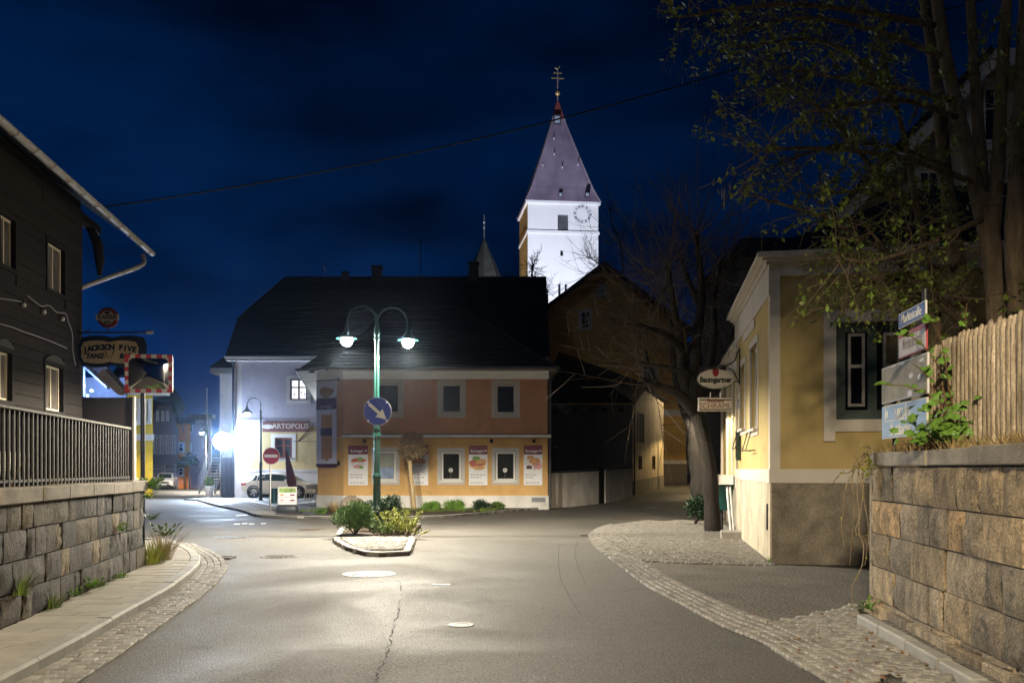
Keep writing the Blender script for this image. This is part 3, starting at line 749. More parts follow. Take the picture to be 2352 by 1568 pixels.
# hanging bar sign and beer sign (hung square to the facade)
fb = Fr((at(178, 800, 22.0).x, 22.0), (1, .0))
def wob(a0, a1, z0, z1, k):      # scalloped plaque outline
    w, h = a1 - a0, z1 - z0; n = []
    for t in [i / 16 for i in range(17)]: n.append((a0 + w * (.05 + .9 * t), z0 + h * k * abs(math.sin(2 * math.pi * t)) * (-1)))
    n += [(a1 - w * .03, z0 + h * .12), (a1, z0 + h * .3), (a1 - w * .015, z0 + h * .5), (a1, z0 + h * .7), (a1 - w * .03, z0 + h * .88)]
    for t in [i / 16 for i in range(17)]: n.append((a1 - w * (.05 + .9 * t), z1 + h * k * abs(math.sin(2 * math.pi * t))))
    n += [(a0 + w * .03, z1 - h * .12), (a0, z1 - h * .3), (a0 + w * .015, z1 - h * .5), (a0, z1 - h * .7), (a0 + w * .03, z1 - h * .88)]
    return n
def frrect(fr, u0, u1, v0, v1): return fr.rect(u0, u1, v0, v1)
bs = thing('bar_sign', fb.p(.8, 3.9), 'hanging navy board with scalloped cream plaque and navy lettering', 'sign')
a0, a1, z0, z1 = fb.rect(180, 338, 774, 838)
poly_plate(fb, wob(a0, a1, z0, z1, .07), -.03, 0).build('board', mat('navy_board', (.008, .013, .025), .6, .2, 3), bs)
a0, a1, z0, z1 = fb.rect(186, 319, 785, 830)
CREAMP = mat('cream_plaque', (.56, .44, .26), .6, .1, 3)
poly_plate(fb, wob(a0, a1, z0, z1, .09), 0, .012).build('plaque', CREAMP, bs)
NAVYL = mat('navy_lettering', (.008, .012, .03), .6)
cxm = (a0 + a1) / 2
for ch, tt in zip('JACKSON FIVE', [(i - 5.5) / 5.5 for i in range(12)]):
    if ch != ' ': text(ch, fb, cxm + tt * .565, z0 + .335 - .06 * tt * tt, .17, NAVYL, bs, .014, bold=.011, rot=-tt * .16)
text('TANZ-', fb, cxm - .33, z0 + .13, .15, NAVYL, bs, .014, bold=.009, shear=.25)
text('BAR', fb, cxm + .36, z0 + .13, .15, NAVYL, bs, .014, bold=.009, shear=.25)
for q in (-1, 1): MB().tube([fb.p(cxm + q * .03, z0 + .08, .018), fb.p(cxm + q * .11, z0 + .26, .018)], [.012, .02], 6).build('shoe_emblem', mat('ochre', (.25, .16, .06), .7), bs)
br = thing('sign_bracket', fb.p(0, 4.7), 'thin dark iron bar carrying the bar sign from the timber house', 'bracket')
MB().tube([fb.p(-.1, 4.76, -.015), fb.p(1.72, 4.77, -.015)], .02, 8).build('arm', IRON, br)
MB().tube([fb.p(1.6, 4.775, -.015), fb.p(1.74, 4.775, -.015)], .04, 8).build('end_cap', METAL, br)
MB().tube([fb.p(.0, 4.7, -.015), fb.p(.3, 4.85, -.015)], .012, 6).build('brace', IRON, br)
for a in (.25, 1.35): MB().tube([fb.p(a, 4.76, -.015), fb.p(a, 4.58, -.015)], .008, 5).build('hanger', IRON, br)
a0, a1, z0, z1 = fb.rect(223, 271, 703, 754); rr = (a1 - a0) / 2; ca, cz = (a0 + a1) / 2, (z0 + z1) / 2
kb = thing('beer_sign', fb.p(ca, 4.78), 'small round red and cream beer sign above the bar board', 'sign')
disc(fb, ca, cz, rr, -.06, 0).build('casing', mat('maroon_enamel', (.12, .014, .016), .4), kb)
disc(fb, ca, cz, rr * .9, 0, .006).build('red_ring', mat('red_enamel', (.16, .025, .025), .4), kb)
disc(fb, ca, cz, rr * .66, .006, .012).build('cream_face', mat('cream_face', (.42, .38, .32), .5), kb)
MB().fbox(fb, ca - rr * 1.1, ca + rr * 1.1, cz - .06, cz + .075, .004, .015).build('name_band', mat('cream_face', (.4, .4, .4)), kb)
text('KAISER', fb, ca, cz + .005, .14, NAVYL, kb, .017, bold=.004); text('BIER', fb, ca, cz - .115, .09, NAVYL, kb, .015, bold=.003)
MB().box(ca - .05 + fb.o.x, ca + .05 + fb.o.x, 21.97, 22.0, cz + .08, cz + .14).build('crown_emblem', NAVYL, kb)
MB().tube([fb.p(ca, 4.77, -.03), fb.p(ca, cz - rr, -.03)], .015, 6).build('stem', IRON, kb)

# traffic mirror
fm = Fr((at(285, 850, 16).x, 16.0), (1, .06))
tm = thing('traffic_mirror', (at(328, 1000, 16.1).x, 16.1, .1), 'square convex traffic mirror with red and white border on dark pole', 'traffic mirror')
MB().tube([(at(328, 1000, 16.1).x, 16.1, 0), (at(328, 1000, 16.1).x, 16.1, 3.5)], .038, 10).build('pole', mat('navy_pole', (.012, .016, .03), .45), tm, smooth=40)
a0, a1, z0, z1 = fm.rect(286, 396, 813, 901); w, h = a1 - a0, z1 - z0; ca, cz = (a0 + a1) / 2, (z0 + z1) / 2
def rrect(a0, a1, z0, z1, r, n=5):
    out = []
    for cx_, cz_, st in ((a1 - r, z1 - r, 0), (a0 + r, z1 - r, 90), (a0 + r, z0 + r, 180), (a1 - r, z0 + r, 270)):
        for i in range(n + 1): out.append((cx_ + r * math.cos(R(st + 90 * i / n)), cz_ + r * math.sin(R(st + 90 * i / n))))
    return out
poly_plate(fm, rrect(a0, a1, z0, z1, .05), -.05, -.01).build('backing', mat('mirror_white', (.36, .34, .33), .5), tm)
RED = mat('sign_red', (.30, .010, .024), .45, .1, 3)
bw_ = .065
for i in range(9):
    if i % 2 == 0:
        for zz in (z0, z1 - bw_): MB().fbox(fm, a0 + w * i / 9, a0 + w * (i + 1) / 9, zz + .002, zz + bw_ - .002, -.01, .002).build('red_block', RED, tm)
for i in range(7):
    if i % 2 == 0: MB().fbox(fm, a0 + .002, a0 + bw_ - .002, z0 + bw_ + (h - 2 * bw_) * i / 7, z0 + bw_ + (h - 2 * bw_) * (i + 1) / 7, -.01, .0025).build('red_block', RED, tm)
    if i % 2 == 0: MB().fbox(fm, a1 - bw_ + .002, a1 - .002, z0 + bw_ + (h - 2 * bw_) * i / 7, z0 + bw_ + (h - 2 * bw_) * (i + 1) / 7, -.01, .0025).build('red_block', RED, tm)
mb = MB(); N = 14; g = rrect(a0 + bw_, a1 - bw_, z0 + bw_, z1 - bw_, .09, 7)
rings = 6
for k in range(rings + 1):
    t = k / rings
    for a, z_ in g: mb.v.append(fm.p(ca + (a - ca) * (1 - t), cz + (z_ - cz) * (1 - t), .004 + .05 * (1 - (1 - t) ** 2)))
n = len(g)
for k in range(rings):
    for i in range(n): mb.f.append((k * n + i, k * n + (i + 1) % n, (k + 1) * n + (i + 1) % n, (k + 1) * n + i))
mb.build('mirror', mat('convex_mirror', (.75, .78, .8), .04, .02, 1, metal=1), tm, smooth=True)

# ================================================================ ORANGE BAKERY
PLAST = dict(rough=.88, bump=.35, bscale=60, patch=.14)
TERRA = mat('terracotta_render', (.42, .20, .115), var=.08, scale=1.2, c2=(.45, .23, .13), streak=.12, **PLAST)
ORANGE = mat('orange_render', (.56, .335, .125), var=.08, scale=1.2, c2=(.58, .36, .14), streak=.1, **PLAST)
WHITEW = mat('white_render', (.62, .60, .57), var=.08, scale=1.5, streak=.15, **PLAST)
frB = Fr((-6.66, 37.5), (1, 0)); LB = 8.07
bk = thing('bakery_house', (-3, 41, 0), 'two storey orange bakery with white plinth and dark hipped roof', 'house')
up = [frB.rect(866, 917, 880, 948), frB.rect(1014, 1060, 881, 948), frB.rect(1139, 1184, 882, 949)]
lo = [frB.rect(862, 909, 1035, 1103), frB.rect(1013, 1059, 1036, 1103), frB.rect(1138, 1184, 1036, 1103)]
zp = frB.px(1000, 1137)[1]; ze = frB.px(1000, 851)[1]
ledge = frB.px(1000, 1001)[1]
wall_open(MB(), frB, 0, LB, zp - .1, ledge, lo, .2).build('wall', ORANGE, bk); wall_open(MB(), frB, 0, LB, ledge, ze, up, .2).build('upper_wall', TERRA, bk)
MB().fbox(frB, -.02, LB + .05, -.3, zp, -.1, .05).build('plinth', WHITEW, bk)
MB().fbox(frB, -.02, LB + .05, ze - .32, ze, -.1, .04).build('cornice', WHITE, bk)
cl = Vector((-7.86, 38.35)); frC = Fr(cl, Vector((-6.66, 37.5)) - cl); LC = (Vector((-6.66, 37.5)) - cl).length
MB().fbox(frC, 0, LC, zp - .1, ledge, -.2, 0).build('corner_wall', ORANGE, bk); MB().fbox(frC, 0, LC, ledge, ze, -.2, 0).build('upper_corner_wall', TERRA, bk)
MB().fbox(frC, -.02, LC + .01, -.3, zp, -.1, .05).build('corner_plinth', WHITEW, bk)
MB().fbox(frC, -.02, LC + .01, ze - .32, ze, -.1, .04).build('corner_cornice', WHITE, bk)
sd = Vector((-.166, 1)).normalized(); far = cl + sd * 16
frS = Fr(far, cl - far); MB().fbox(frS, 0, 16, -.3, ze, -.2, 0).build('side_wall', ORANGE, bk)
MB().box(1.3, 1.41, 37.6, 50, -.2, ze).build('side_wall', ORANGE, bk)
ledge = frB.px(1000, 1001)[1]
MB().fbox(frB, .0, LB + .12, ledge - .06, ledge + .05, 0, .34).build('canopy_ledge', mat('ledge_grey', (.55, .53, .5), .6), bk)
MB().fbox(frB, .0, LB + .12, ledge + .05, ledge + .09, 0, .30).build('canopy_roof', IRON, bk)
INT1 = mat('lit_room_blue', (.2, .25, .32), .2, .5, 2.2, emit=(.55, .7, 1.0), estr=.10)
INT2 = mat('dim_room', (.02, .021, .02), .08, .6, 1.2, emit=(.6, .62, .5), estr=.0025, spec=.25)
for i, r in enumerate(up): window(bk, frB, r, mat('upper_frame', (.42, .38, .34), .6), GLASSB, .07, .1, (0, 0), surround=(GREYFR, .17), sill=(GREYFR, .05))
for i, r in enumerate(lo):
    w = window(bk, frB, r, WFRAME, INT1 if i == 0 else INT2, .085, .1, (0, 0), surround=(mat('pale_grey_surround', (.50, .48, .45), .8, .06, 3), .15), sill=(WFRAME, .07)); frame_ring(MB(), frB, r[0] - .004, r[1] + .004, r[2] - .004, r[3] + .004, .016, -.1, -.07).build('shadow_gap', BLACKP, w); frame_ring(MB(), frB, r[0] + .07, r[1] - .07, r[2] + .07, r[3] - .07, .022, -.11, -.092).build('sash_edge', mat('sash_grey', (.3, .3, .29), .6), w)  # black ring paints the shadow gap round each frame
    a0, a1, z0, z1 = r
    if i == 0:
        MB().fbox(frB, a0 + .09, a1 - .09, z0 + (z1 - z0) * .45, z1 - .09, -.122, -.116).build('roller_blind', mat('blind', (.30, .31, .27), .8), w)
    else:
        disc(frB, (a0 + a1) / 2 - .02, z0 + .42, .09, -.122, -.116).build('flower_ball', mat('white_ball', (.6, .6, .58), .8, emit=(1, 1, .9), estr=.03), w)
        MB().fbox(frB, (a0 + a1) / 2 - .03, (a0 + a1) / 2 - .01, z0 + .1, z0 + .34, -.122, -.117).build('vase', mat('dark_vase', (.1, .09, .08), .5), w)
# hipped roof with soffit
ov = .62; zr = ze + .02
e0 = Vector((-6.66 - .55, 37.5 - ov, zr)); e1 = Vector((1.41 + .42, 37.5 - ov, zr)); e2 = Vector((-7.86 - .72, 38.35 - .62, zr)); e3 = Vector((far.x - .75, far.y, zr)); e4 = Vector((1.83, 50, zr))
r0, r1 = Vector((-5.4, 43.2, 9.05)), Vector((-2.5, 43.2, 9.05)); r2 = Vector((-6, 54, 9.05)); r3 = Vector((-2.5, 54, 9.05))
MB().add([e0, e1, r1, r0, e2, e3, r2, e4, r3], [(0, 1, 2, 3), (4, 0, 3), (5, 4, 3, 6), (1, 7, 8, 2), (3, 2, 8, 6)]).build('roof', ROOF, bk)
rf_ = [o for o in bk.children if o.name.startswith('roof')][0]; tile_courses(rf_, e0, e1, r1, r0, 22, ROOF); tile_courses(rf_, e2, e0, r0, r0 - Vector((.01, 0, 0)), 22, ROOF)
MB().tube([r0, r1], .09, 6).tube([e1, r1], .08, 6).tube([e0, r0], .07, 6).build('ridge_caps', ROOF, rf_)
MB().add([e0, e1, e4, e3, e2], [(4, 3, 2, 1, 0)]).build('soffit', WHITEW, bk)
fas = MB()
for a, b in ((e0, e1), (e2, e0), (e3, e2), (e1, e4)): fas.quad(a, b, b + Z * .1, a + Z * .1); fas.tube([a + Z * .04, b + Z * .04], .055, 8)
fas.build('gutter', mat('dark_gutter', (.05, .05, .055), .5), bk)
dp = MB().tube([(1.5, 37.35, ze - .1), (1.5, 37.42, ze - .6), (1.5, 37.42, .1)], .05, 8).build('downpipe', mat('dark_gutter', (.1, .1, .1)), bk, smooth=40)
for u in (834, 1066 + 60 - 1, 1233): 
    s_, z_ = frB.px({834: 839, 1125: 1142 - 13, 1233: 1226}[u] + 0, 1013)
    l = MB().lathe([(.02, .12), (.06, .1), (.075, -.02), (.05, -.03)], frB.p(s_, z_ - .02, .14), 10).build('wall_lamp', BLACKP, bk); MB().fbox(frB, s_ - .015, s_ + .015, z_ + .02, z_ + .06, 0, .14).build('bracket', BLACKP, l)
# small wall fittings at the plinth
for (u0, u1, v0, v1) in [(898 - 11, 898, 1142, 1163), (1141 + 80, 1141 + 112, 1141, 1152)]:
    a0, a1, z0, z1 = frB.rect(u0, u1, v0, v1)
    vent = frame_ring(MB(), frB, a0, a1, z0, z1, .03, .05, .065).build('vent', mat('vent_grey', (.2, .22, .26), .5), bk)
    for i in range(4): MB().fbox(frB, a0 + .03, a1 - .03, z0 + .03 + (z1 - z0 - .06) * (i + .1) / 4, z0 + .03 + (z1 - z0 - .06) * (i + .8) / 4, .05, .06).build('slat', mat('vent_dark', (.08, .09, .11), .5), vent)
a0, a1, z0, z1 = frB.rect(881, 909, 1141, 1152)

# posters and banner on the bakery
BURG = mat('burgundy_print', (.17, .012, .05), .45, .08, 3); PAPER = mat('poster_white', (.74, .74, .76), .5, .04, 3); PTXT = mat('poster_grey_text', (.36, .34, .35), .6)
def blob(fr, a, z, rx, rz, m, par, o, n=14, seed=0):
    r = random.Random(seed); pts = []
    for i in range(n):
        q = r.uniform(.82, 1.12); pts.append((a + math.cos(2 * math.pi * i / n) * rx * q, z + math.sin(2 * math.pi * i / n) * rz * q))
    poly_plate(fr, pts, o - .0015, o).build('printed_food', m, par)
MEAT = mat('print_meat', (.45, .09, .06), .5, .3, 9); BREAD = mat('print_bread', (.55, .28, .10), .5, .3, 9); SALAD = mat('print_salad', (.16, .32, .05), .5, .4, 12)
PINK = mat('print_pink', (.6, .28, .28), .5, .3, 9); COFF = mat('print_coffee', (.05, .015, .01), .4); CHEESE = mat('print_cheese', (.75, .5, .15), .5, .2, 9); PGREY = mat('print_pale', (.62, .6, .6), .5, .2, 9)
def poster(u0, u1, v0, v1, food, lab, lines):
    a0, a1, z0, z1 = frB.rect(u0, u1, v0, v1); w, h = a1 - a0, z1 - z0
    t = thing('poster', frB.p((a0 + a1) / 2, z0, .01), lab, 'poster', 'posters on the bakery wall')
    MB().fbox(frB, a0, a1, z0, z0 + h * .775, .004, .022).build('sheet', PAPER, t)
    MB().fbox(frB, a0, a1, z0 + h * .775, z1, .004, .0225).build('header', BURG, t)
    text('Buchegger', frB, a0 + w * .45, z0 + h * .86, .125, PAPER, t, .0235, bold=.003)
    disc(frB, a0 + w * .9, z0 + h * .868, .04, .0225, .0235, 12).build('round_emblem', PAPER, t)
    for k, (x, y, rx, rz, m) in enumerate(food): blob(frB, a0 + w * x, z0 + h * y, w * rx, h * rz, m, t, .0235 + k * .0012, seed=k + int(u0))
    for k, n_ in enumerate(lines + (5,)):      # lines of print too small to read
        q_ = .08; r_ = random.Random(k + int(u0)); zz_ = z0 + h * (.26 - .065 * k if k < 2 else .06)
        for j in range(n_):
            e_ = q_ + r_.uniform(.08, .2)
            if e_ > .92: break
            MB().fbox(frB, a0 + w * q_, a0 + w * e_, zz_ - .02, zz_ + .02, .022, .0232).build('text_line', PTXT, t); q_ = e_ + .035
    return t
poster(800, 845, 1022, 1113, [(.5, .62, .42, .07, MEAT), (.5, .54, .42, .05, PGREY), (.62, .66, .14, .05, SALAD), (.5, .46, .3, .05, PINK), (.68, .45, .12, .04, SALAD)], 'meat and cheese poster left of the lamp post on the bakery wall', (5, 4))
poster(940, 983.5, 1022, 1113, [(.5, .6, .4, .1, BREAD), (.45, .5, .3, .06, PGREY)], 'bread poster half hidden behind the pollard ball tree', (4, 4))
poster(1077, 1119.6, 1022, 1113, [(.5, .52, .48, .16, PGREY), (.5, .48, .45, .09, CHEESE), (.55, .55, .38, .07, MEAT), (.6, .6, .36, .07, BREAD), (.4, .68, .22, .06, SALAD), (.22, .55, .2, .1, MEAT), (.55, .43, .36, .04, BREAD)], 'burger poster between the two right bakery windows', (5, 4))
poster(1203, 1245.6, 1022, 1113, [(.5, .55, .48, .18, PGREY), (.6, .6, .32, .1, BREAD), (.35, .7, .2, .05, BREAD), (.75, .48, .24, .09, PINK), (.3, .45, .26, .08, PAPER), (.3, .45, .17, .05, COFF)], 'coffee and croissant poster at the right end of the bakery', (4, 3))
a0, a1, z0, z1 = frC.rect(731, 777, 874, 1064); w, h = a1 - a0, z1 - z0
bn = thing('banner', frC.p((a0 + a1) / 2, z0, .1), 'tall vertical banner with bread sticks on the bakery corner', 'banner')
MB().fbox(frC, a0, a1, z0, z1, .085, .1).build('cloth', mat('banner_cloth', (.52, .52, .62), .7, .08, 2, c2=(.5, .5, .62)), bn)
MB().fbox(frC, a0, a1, z0 + h * .655, z0 + h * .79, .1, .1015).build('dark_band', mat('banner_band', (.06, .03, .10), .6), bn)
text('Buchegger', frC, (a0 + a1) / 2, z0 + h * .69, .16, mat('banner_letter', (.35, .35, .5), .6), bn, .103, bold=.002)
blob(frC, a0 + w * .5, z0 + h * .87, w * .36, h * .06, mat('print_bun', (.3, .19, .13), .6, .4, 12), bn, .103, seed=2); blob(frC, a0 + w * .5, z0 + h * .83, w * .22, h * .05, mat('print_bun2', (.34, .25, .2), .6, .4, 12), bn, .105, seed=4)
for k, (q, l) in enumerate(((.34, .0), (.52, -.02), (.7, .01))):
    poly_plate(frC, rrect(a0 + w * (q - .09), a0 + w * (q + .09), z0 + h * (.05 + l), z0 + h * .6, w * .085), .1, .103 + k * .001).build('printed_bread_stick', mat('print_stick', (.42, .22, .11), .6, .3, 8), bn)
MB().fbox(frC, a0 + w * .22, a0 + w * .78, z0 + h * .34, z0 + h * .43, .1, .107).build('printed_ribbon', mat('banner_band', (.05, .02, .1)), bn)
for zz in (z0 - .02, z1 + .02): MB().tube([frC.p(a0 - .06, zz, .09), frC.p(a1 + .1, zz, .09)], .018, 6).build('rod', IRON, bn)
MB().fbox(frC, a0, a1, z0 - .14, z0 - .005, .08, .1).build('hem_bar', mat('hem', (.07, .01, .04), .5), bn)
for zz in (z0, z1): MB().fbox(frC, a1 + .06, a1 + .1, zz - .06, zz + .1, 0, .11).build('bracket', IRON, bn)
lp = frC.px(775, 850); o = thing('gooseneck_lamp', frC.p(*lp, .1), 'dark gooseneck lamp sticking out above the corner banner', 'lamp')
pA = frC.p(LC - .2, frC.px(790, 849)[1], .05)
pB = at(716, 850, 37.2)
MB().tube([pA, pA.lerp(pB, .5) + Z * .04, pB], .016, 6).build('arm', IRON, o); MB().lathe([(.03, .06), (.09, .02), (.13, -.08), (.12, -.08), (.02, .03)], pB, 12).build('shade', IRON, o); MB().obox(pA, (.09, 0, 0), (0, .02, 0), (0, 0, .06)).build('plate', METAL, o)
# awning struts on the left side wall (towards the car)
ar = thing('awning_frame', at(727, 1000, 39), 'thin dark folded awning struts sticking out left of the bakery', 'awning frame')
q0 = at(686, 1013, 41)
for k in range(4): MB().tube([at(729, 986 - k * 7, 40.5 + k * .3), q0 + Z * .02 * k], .012, 5).build('strut', IRON, ar)
MB().tube([q0 + Vector((-.25, 0, .01)), at(729, 1013, 40.5)], .014, 5).build('front_rail', IRON, ar)

# ================================================================ VIOLET HOUSE behind the car
VIOL = mat('violet_render', (.42, .40, .50), var=.06, scale=1, c2=(.44, .43, .52), streak=.08, **PLAST); CREAM = mat('cream_render', (.60, .47, .24), var=.06, scale=1, streak=.1, **PLAST)
PALE = mat('pale_render', (.58, .56, .58), var=.07, scale=1.2, streak=.12, **PLAST)
frV = Fr((-16.65, 57), (1, 0)); vh = thing('violet_house', (-8, 62, -.2), 'tall violet house with cream ground floor and huge dark half hipped roof', 'house')
r1_ = frV.rect(666, 705, 869, 918); r2_ = frV.rect(631, 671, 1004, 1050)
zb = frV.px(600, 978)[1]; zt = frV.px(600, 826)[1]; zw = frV.px(600, 1082)[1]
wall_open(MB(), frV, 0, 18.8, zb, zt, [r1_], .25).build('upper_wall', VIOL, vh)
wall_open(MB(), frV, .55, 18.8, zw, zb, [r2_], .25).build('lower_wall', CREAM, vh)
MB().fbox(frV, .55, 18.8, -.6, zw, -.2, .02).build('plinth', PALE, vh)
MB().fbox(frV, 0, .55, -.6, zb + .02, -.2, .03).build('corner_pier', PALE, vh)
MB().fbox(frV, .0, 18.8, zb, frV.px(600, 962)[1], -.1, .05).build('string_course', mat('violet_band', (.5, .49, .6), .8), vh)
MB().fbox(frV, .55, 18.8, zw - .02, zw + .14, -.1, .05).build('base_course', PALE, vh)
MB().fbox(frV, 0, .4, zb, zt, -.1, .02).build('corner_strip', PALE, vh)
REDBR = mat('red_brown_wood', (.20, .055, .035), .5, .2, 6)
LITW = mat('lit_window', (.6, .6, .6), .5, .1, 3, emit=(.93, .93, 1.0), estr=1.15)
w1 = window(vh, frV, r1_, mat('dark_red_wood', (.05, .02, .03), .5), LITW, .09, .12, (1, 1), surround=(PALE, .22), sill=(PALE, .08), cross=.1)
for q, (dx, hh) in enumerate(((-.3, .28), (.12, .4), (.3, .3))):
    s_ = (r1_[0] + r1_[1]) / 2 + dx; MB().tube([frV.p(s_, r1_[2] + .09, -.11), frV.p(s_ + .04, r1_[2] + .09 + hh, -.11)], .012, 4).build('flower_stem', IRON, w1); disc(frV, s_ + .04, r1_[2] + .09 + hh, .045, -.12, -.11, 8).build('flower', mat('flower_red', (.3, .02, .05), .6), w1)
window(vh, frV, r2_, REDBR, mat('ground_glass', (.05, .06, .07), .1, .5, 2), .1, .1, (1, 1), surround=(WHITE, .22), sill=(mat('violet_sill', (.3, .26, .3), .6), .1), cross=.12)
a0, a1, z0, z1 = frV.rect(604, 711, 967, 991)
sg = thing('shop_sign', frV.p((a0 + a1) / 2, z0, .06), 'long reddish shop sign with pale capitals on the violet house', 'sign')
MB().fbox(frV, a0, a1, z0, z1, .055, .10).build('panel', mat('dull_red_panel', (.17, .065, .06), .6, .15, 2), sg)
text('ARTOPOLIS', frV, a0 + (a1 - a0) * .6, (z0 + z1) / 2 + .02, .42, mat('sign_pale', (.6, .55, .5), .5), sg, .104, bold=.008)
poly_plate(frV, [(a0 + .3 + .3 * math.cos(t) * 1.2, (z0 + z1) / 2 + .14 * math.sin(t)) for t in [2 * math.pi * i / 14 for i in range(14)]], .1, .104).build('leaf_emblem', mat('sign_pale', (.6, .55, .5)), sg)
# roof with half hip on the left
yr, zrg = 62.2, 14.1; zE = zt + .12; yE = 56.4; yB = 68
xl, xr_ = -17.1, 2.25; zh = 10.9; t = (zh - zE) / (zrg - zE); yh = yE + (yr - yE) * t; yh2 = yB - (yB - yr) * t
xh = at(655, 640, yr).x
V = [(xl, yE, zE), (xr_, yE, zE), (xr_, yr, zrg), (xh, yr, zrg), (xl, yh, zh), (xl, yh2, zh), (xl, yB, zE), (xr_, yB, zE)]
MB().add(V, [(0, 1, 2, 3, 4), (4, 3, 5), (6, 5, 3, 2, 7)]).build('roof', ROOF, vh)
MB().add([Vector(V[0]) + Vector((.5, .3, 0)), Vector(V[4]) + Vector((.5, 0, 0)), Vector(V[5]) + Vector((.5, 0, 0)), Vector(V[6]) + Vector((.5, 0, 0)), (-16.6, yB, -.5), (-16.6, 57, -.5)], [(0, 1, 2, 3, 4, 5)]).build('gable_wall', PALE, vh)
MB().add([(2.2, yE + .3, zE), (2.2, yr, zrg - .1), (2.2, yB, zE), (2.2, yB, 0), (2.2, 57, 0)], [(0, 1, 2, 3, 4)]).build('gable_wall', PALE, vh)
tile_courses([o for o in vh.children if o.name.startswith('roof')][0], V[0], V[1], V[2], (xl + (xh - xl) * 0, yr, zrg) if False else V[3], 30, ROOF); MB().tube([V[3], V[2]], .12, 6).tube([V[4], V[3]], .1, 6).build('ridge_caps', ROOF, [o for o in vh.children if o.name.startswith('roof')][0])
MB().tube([(xl, yE - .05, zE - .02), (-11.5, yE - .05, zE - .02)], .08, 8).build('gutter', METAL, vh)
MB().fbox(frV, -.4, 18.8, zE - .22, zE - .08, 0, .58).build('eave_soffit', PALE, vh)
MB().tube([(xl + .35, yE + .1, zE), (-16.75, 56.95, zE - .5), (-16.75, 56.95, 0)], .06, 8).build('downpipe', mat('navy_pipe', (.02, .03, .06), .5), vh)
rfp = [o for o in vh.children if o.name.startswith('roof')][0]
def chimney(u, v0, v1, w, y, nm='chimney', cap=True):
    x = at(u, v1, y).x; zt_ = at(u, v0, y).z; zb_ = at(u, v1, y).z
    c = MB().box(x - w / 2, x + w / 2, y - w / 2, y + w / 2, zb_ - 1, zt_ - (.28 if cap else 0))
    if cap:
        c.box(x - w / 2 - .06, x + w / 2 + .06, y - w / 2 - .06, y + w / 2 + .06, zt_ - .12, zt_)
        for dx in (-1, 1): c.box(x + dx * w * .42 - .05, x + dx * w * .42 + .05, y - w / 2, y + w / 2, zt_ - .28, zt_ - .12)
    c.build(nm, mat('chimney_brick', (.05, .04, .04), .9, .3, 8), rfp)
chimney(866, 611, 638, .62, 62.2); chimney(1088, 602, 638, .62, 62.2); chimney(793, 624, 638, .45, 62.2, cap=False)
MB().tube([at(966, 640, 62.2), at(966, 548, 62.2)], .03, 6).tube([at(962, 553, 62.2), at(978, 556, 62.2)], .02, 5).build('antenna', IRON, rfp)
MB().tube([at(742, 640, 62.2), at(742, 606, 62.2)], .03, 6).tube([at(739, 614, 62.2), at(746, 618, 62.2)], .06, 5).build('ridge_finial', METAL, rfp)

# low annex and outside stair left of the violet house
frX = Fr((at(505, 1100, 66).x, 66), (1, 0)); ax = thing('pale_annex', (-19.5, 68, -.3), 'pale low annex seen behind the left corner of the violet house', 'house')
MB().fbox(frX, 0, 3, -1, at(517, 858, 66).z, -6, 0).build('wall', PALE, ax); MB().fbox(frX, -.5, 3, at(517, 858, 66).z, at(517, 846, 66).z, -6, .6).build('eave', METAL, ax)
MB().hexa([frX.p(-.6, 8.6, .6), frX.p(3, 8.6, .6), frX.p(3, 8.6, -7), frX.p(-.6, 8.6, -7), frX.p(.6, 10.5, -2.5), frX.p(3, 10.5, -2.5), frX.p(3, 10.5, -3.5), frX.p(.6, 10.5, -3.5)]).build('roof', ROOF, ax)
frD = Fr((at(509, 1100, 55.5).x, 55.5), (1, -.1)); gt = thing('dark_gate', frD.p(.4, -.2), 'dark blue tall wooden gate at the violet house corner', 'gate')
zz0, zz1 = -.15, at(520, 1050, 55.5).z
for i in range(5): MB().fbox(frD, i * .15 + .003, i * .15 + .147, zz0, zz1, -.05, 0 if i % 2 else -.008).build('board', mat('navy_gate', (.012, .02, .05), .5), gt)
stair = thing('outside_stair', at(480, 1140, 60), 'steep metal outside stair with handrails beside the glaring floodlight', 'stair')
s0_, s1_ = at(474, 1128, 60), at(505, 1050, 63)
for k in range(12):
    p = s0_.lerp(s1_, k / 11); MB().box(p.x - .5, p.x + .5, p.y, p.y + .28, p.z - .03, p.z).build('tread', METAL, stair)
for dx in (-.5, .5): MB().tube([s0_ + Vector((dx, 0, .95)), s1_ + Vector((dx, 0, .95))], .025, 6).build('handrail', METAL, stair)
for dx in (-.5, .5): MB().tube([s0_ + Vector((dx, .1, -.1)), s1_ + Vector((dx, .1, -.1))], .06, 6).build('stringer', METAL, stair)
for k in range(0, 12, 2):
    p = s0_.lerp(s1_, k / 11)
    for dx in (-.5, .5): MB().tube([p + Vector((dx, .05, 0)), p + Vector((dx, .05, .95))], .015, 5).build('baluster', METAL, stair)

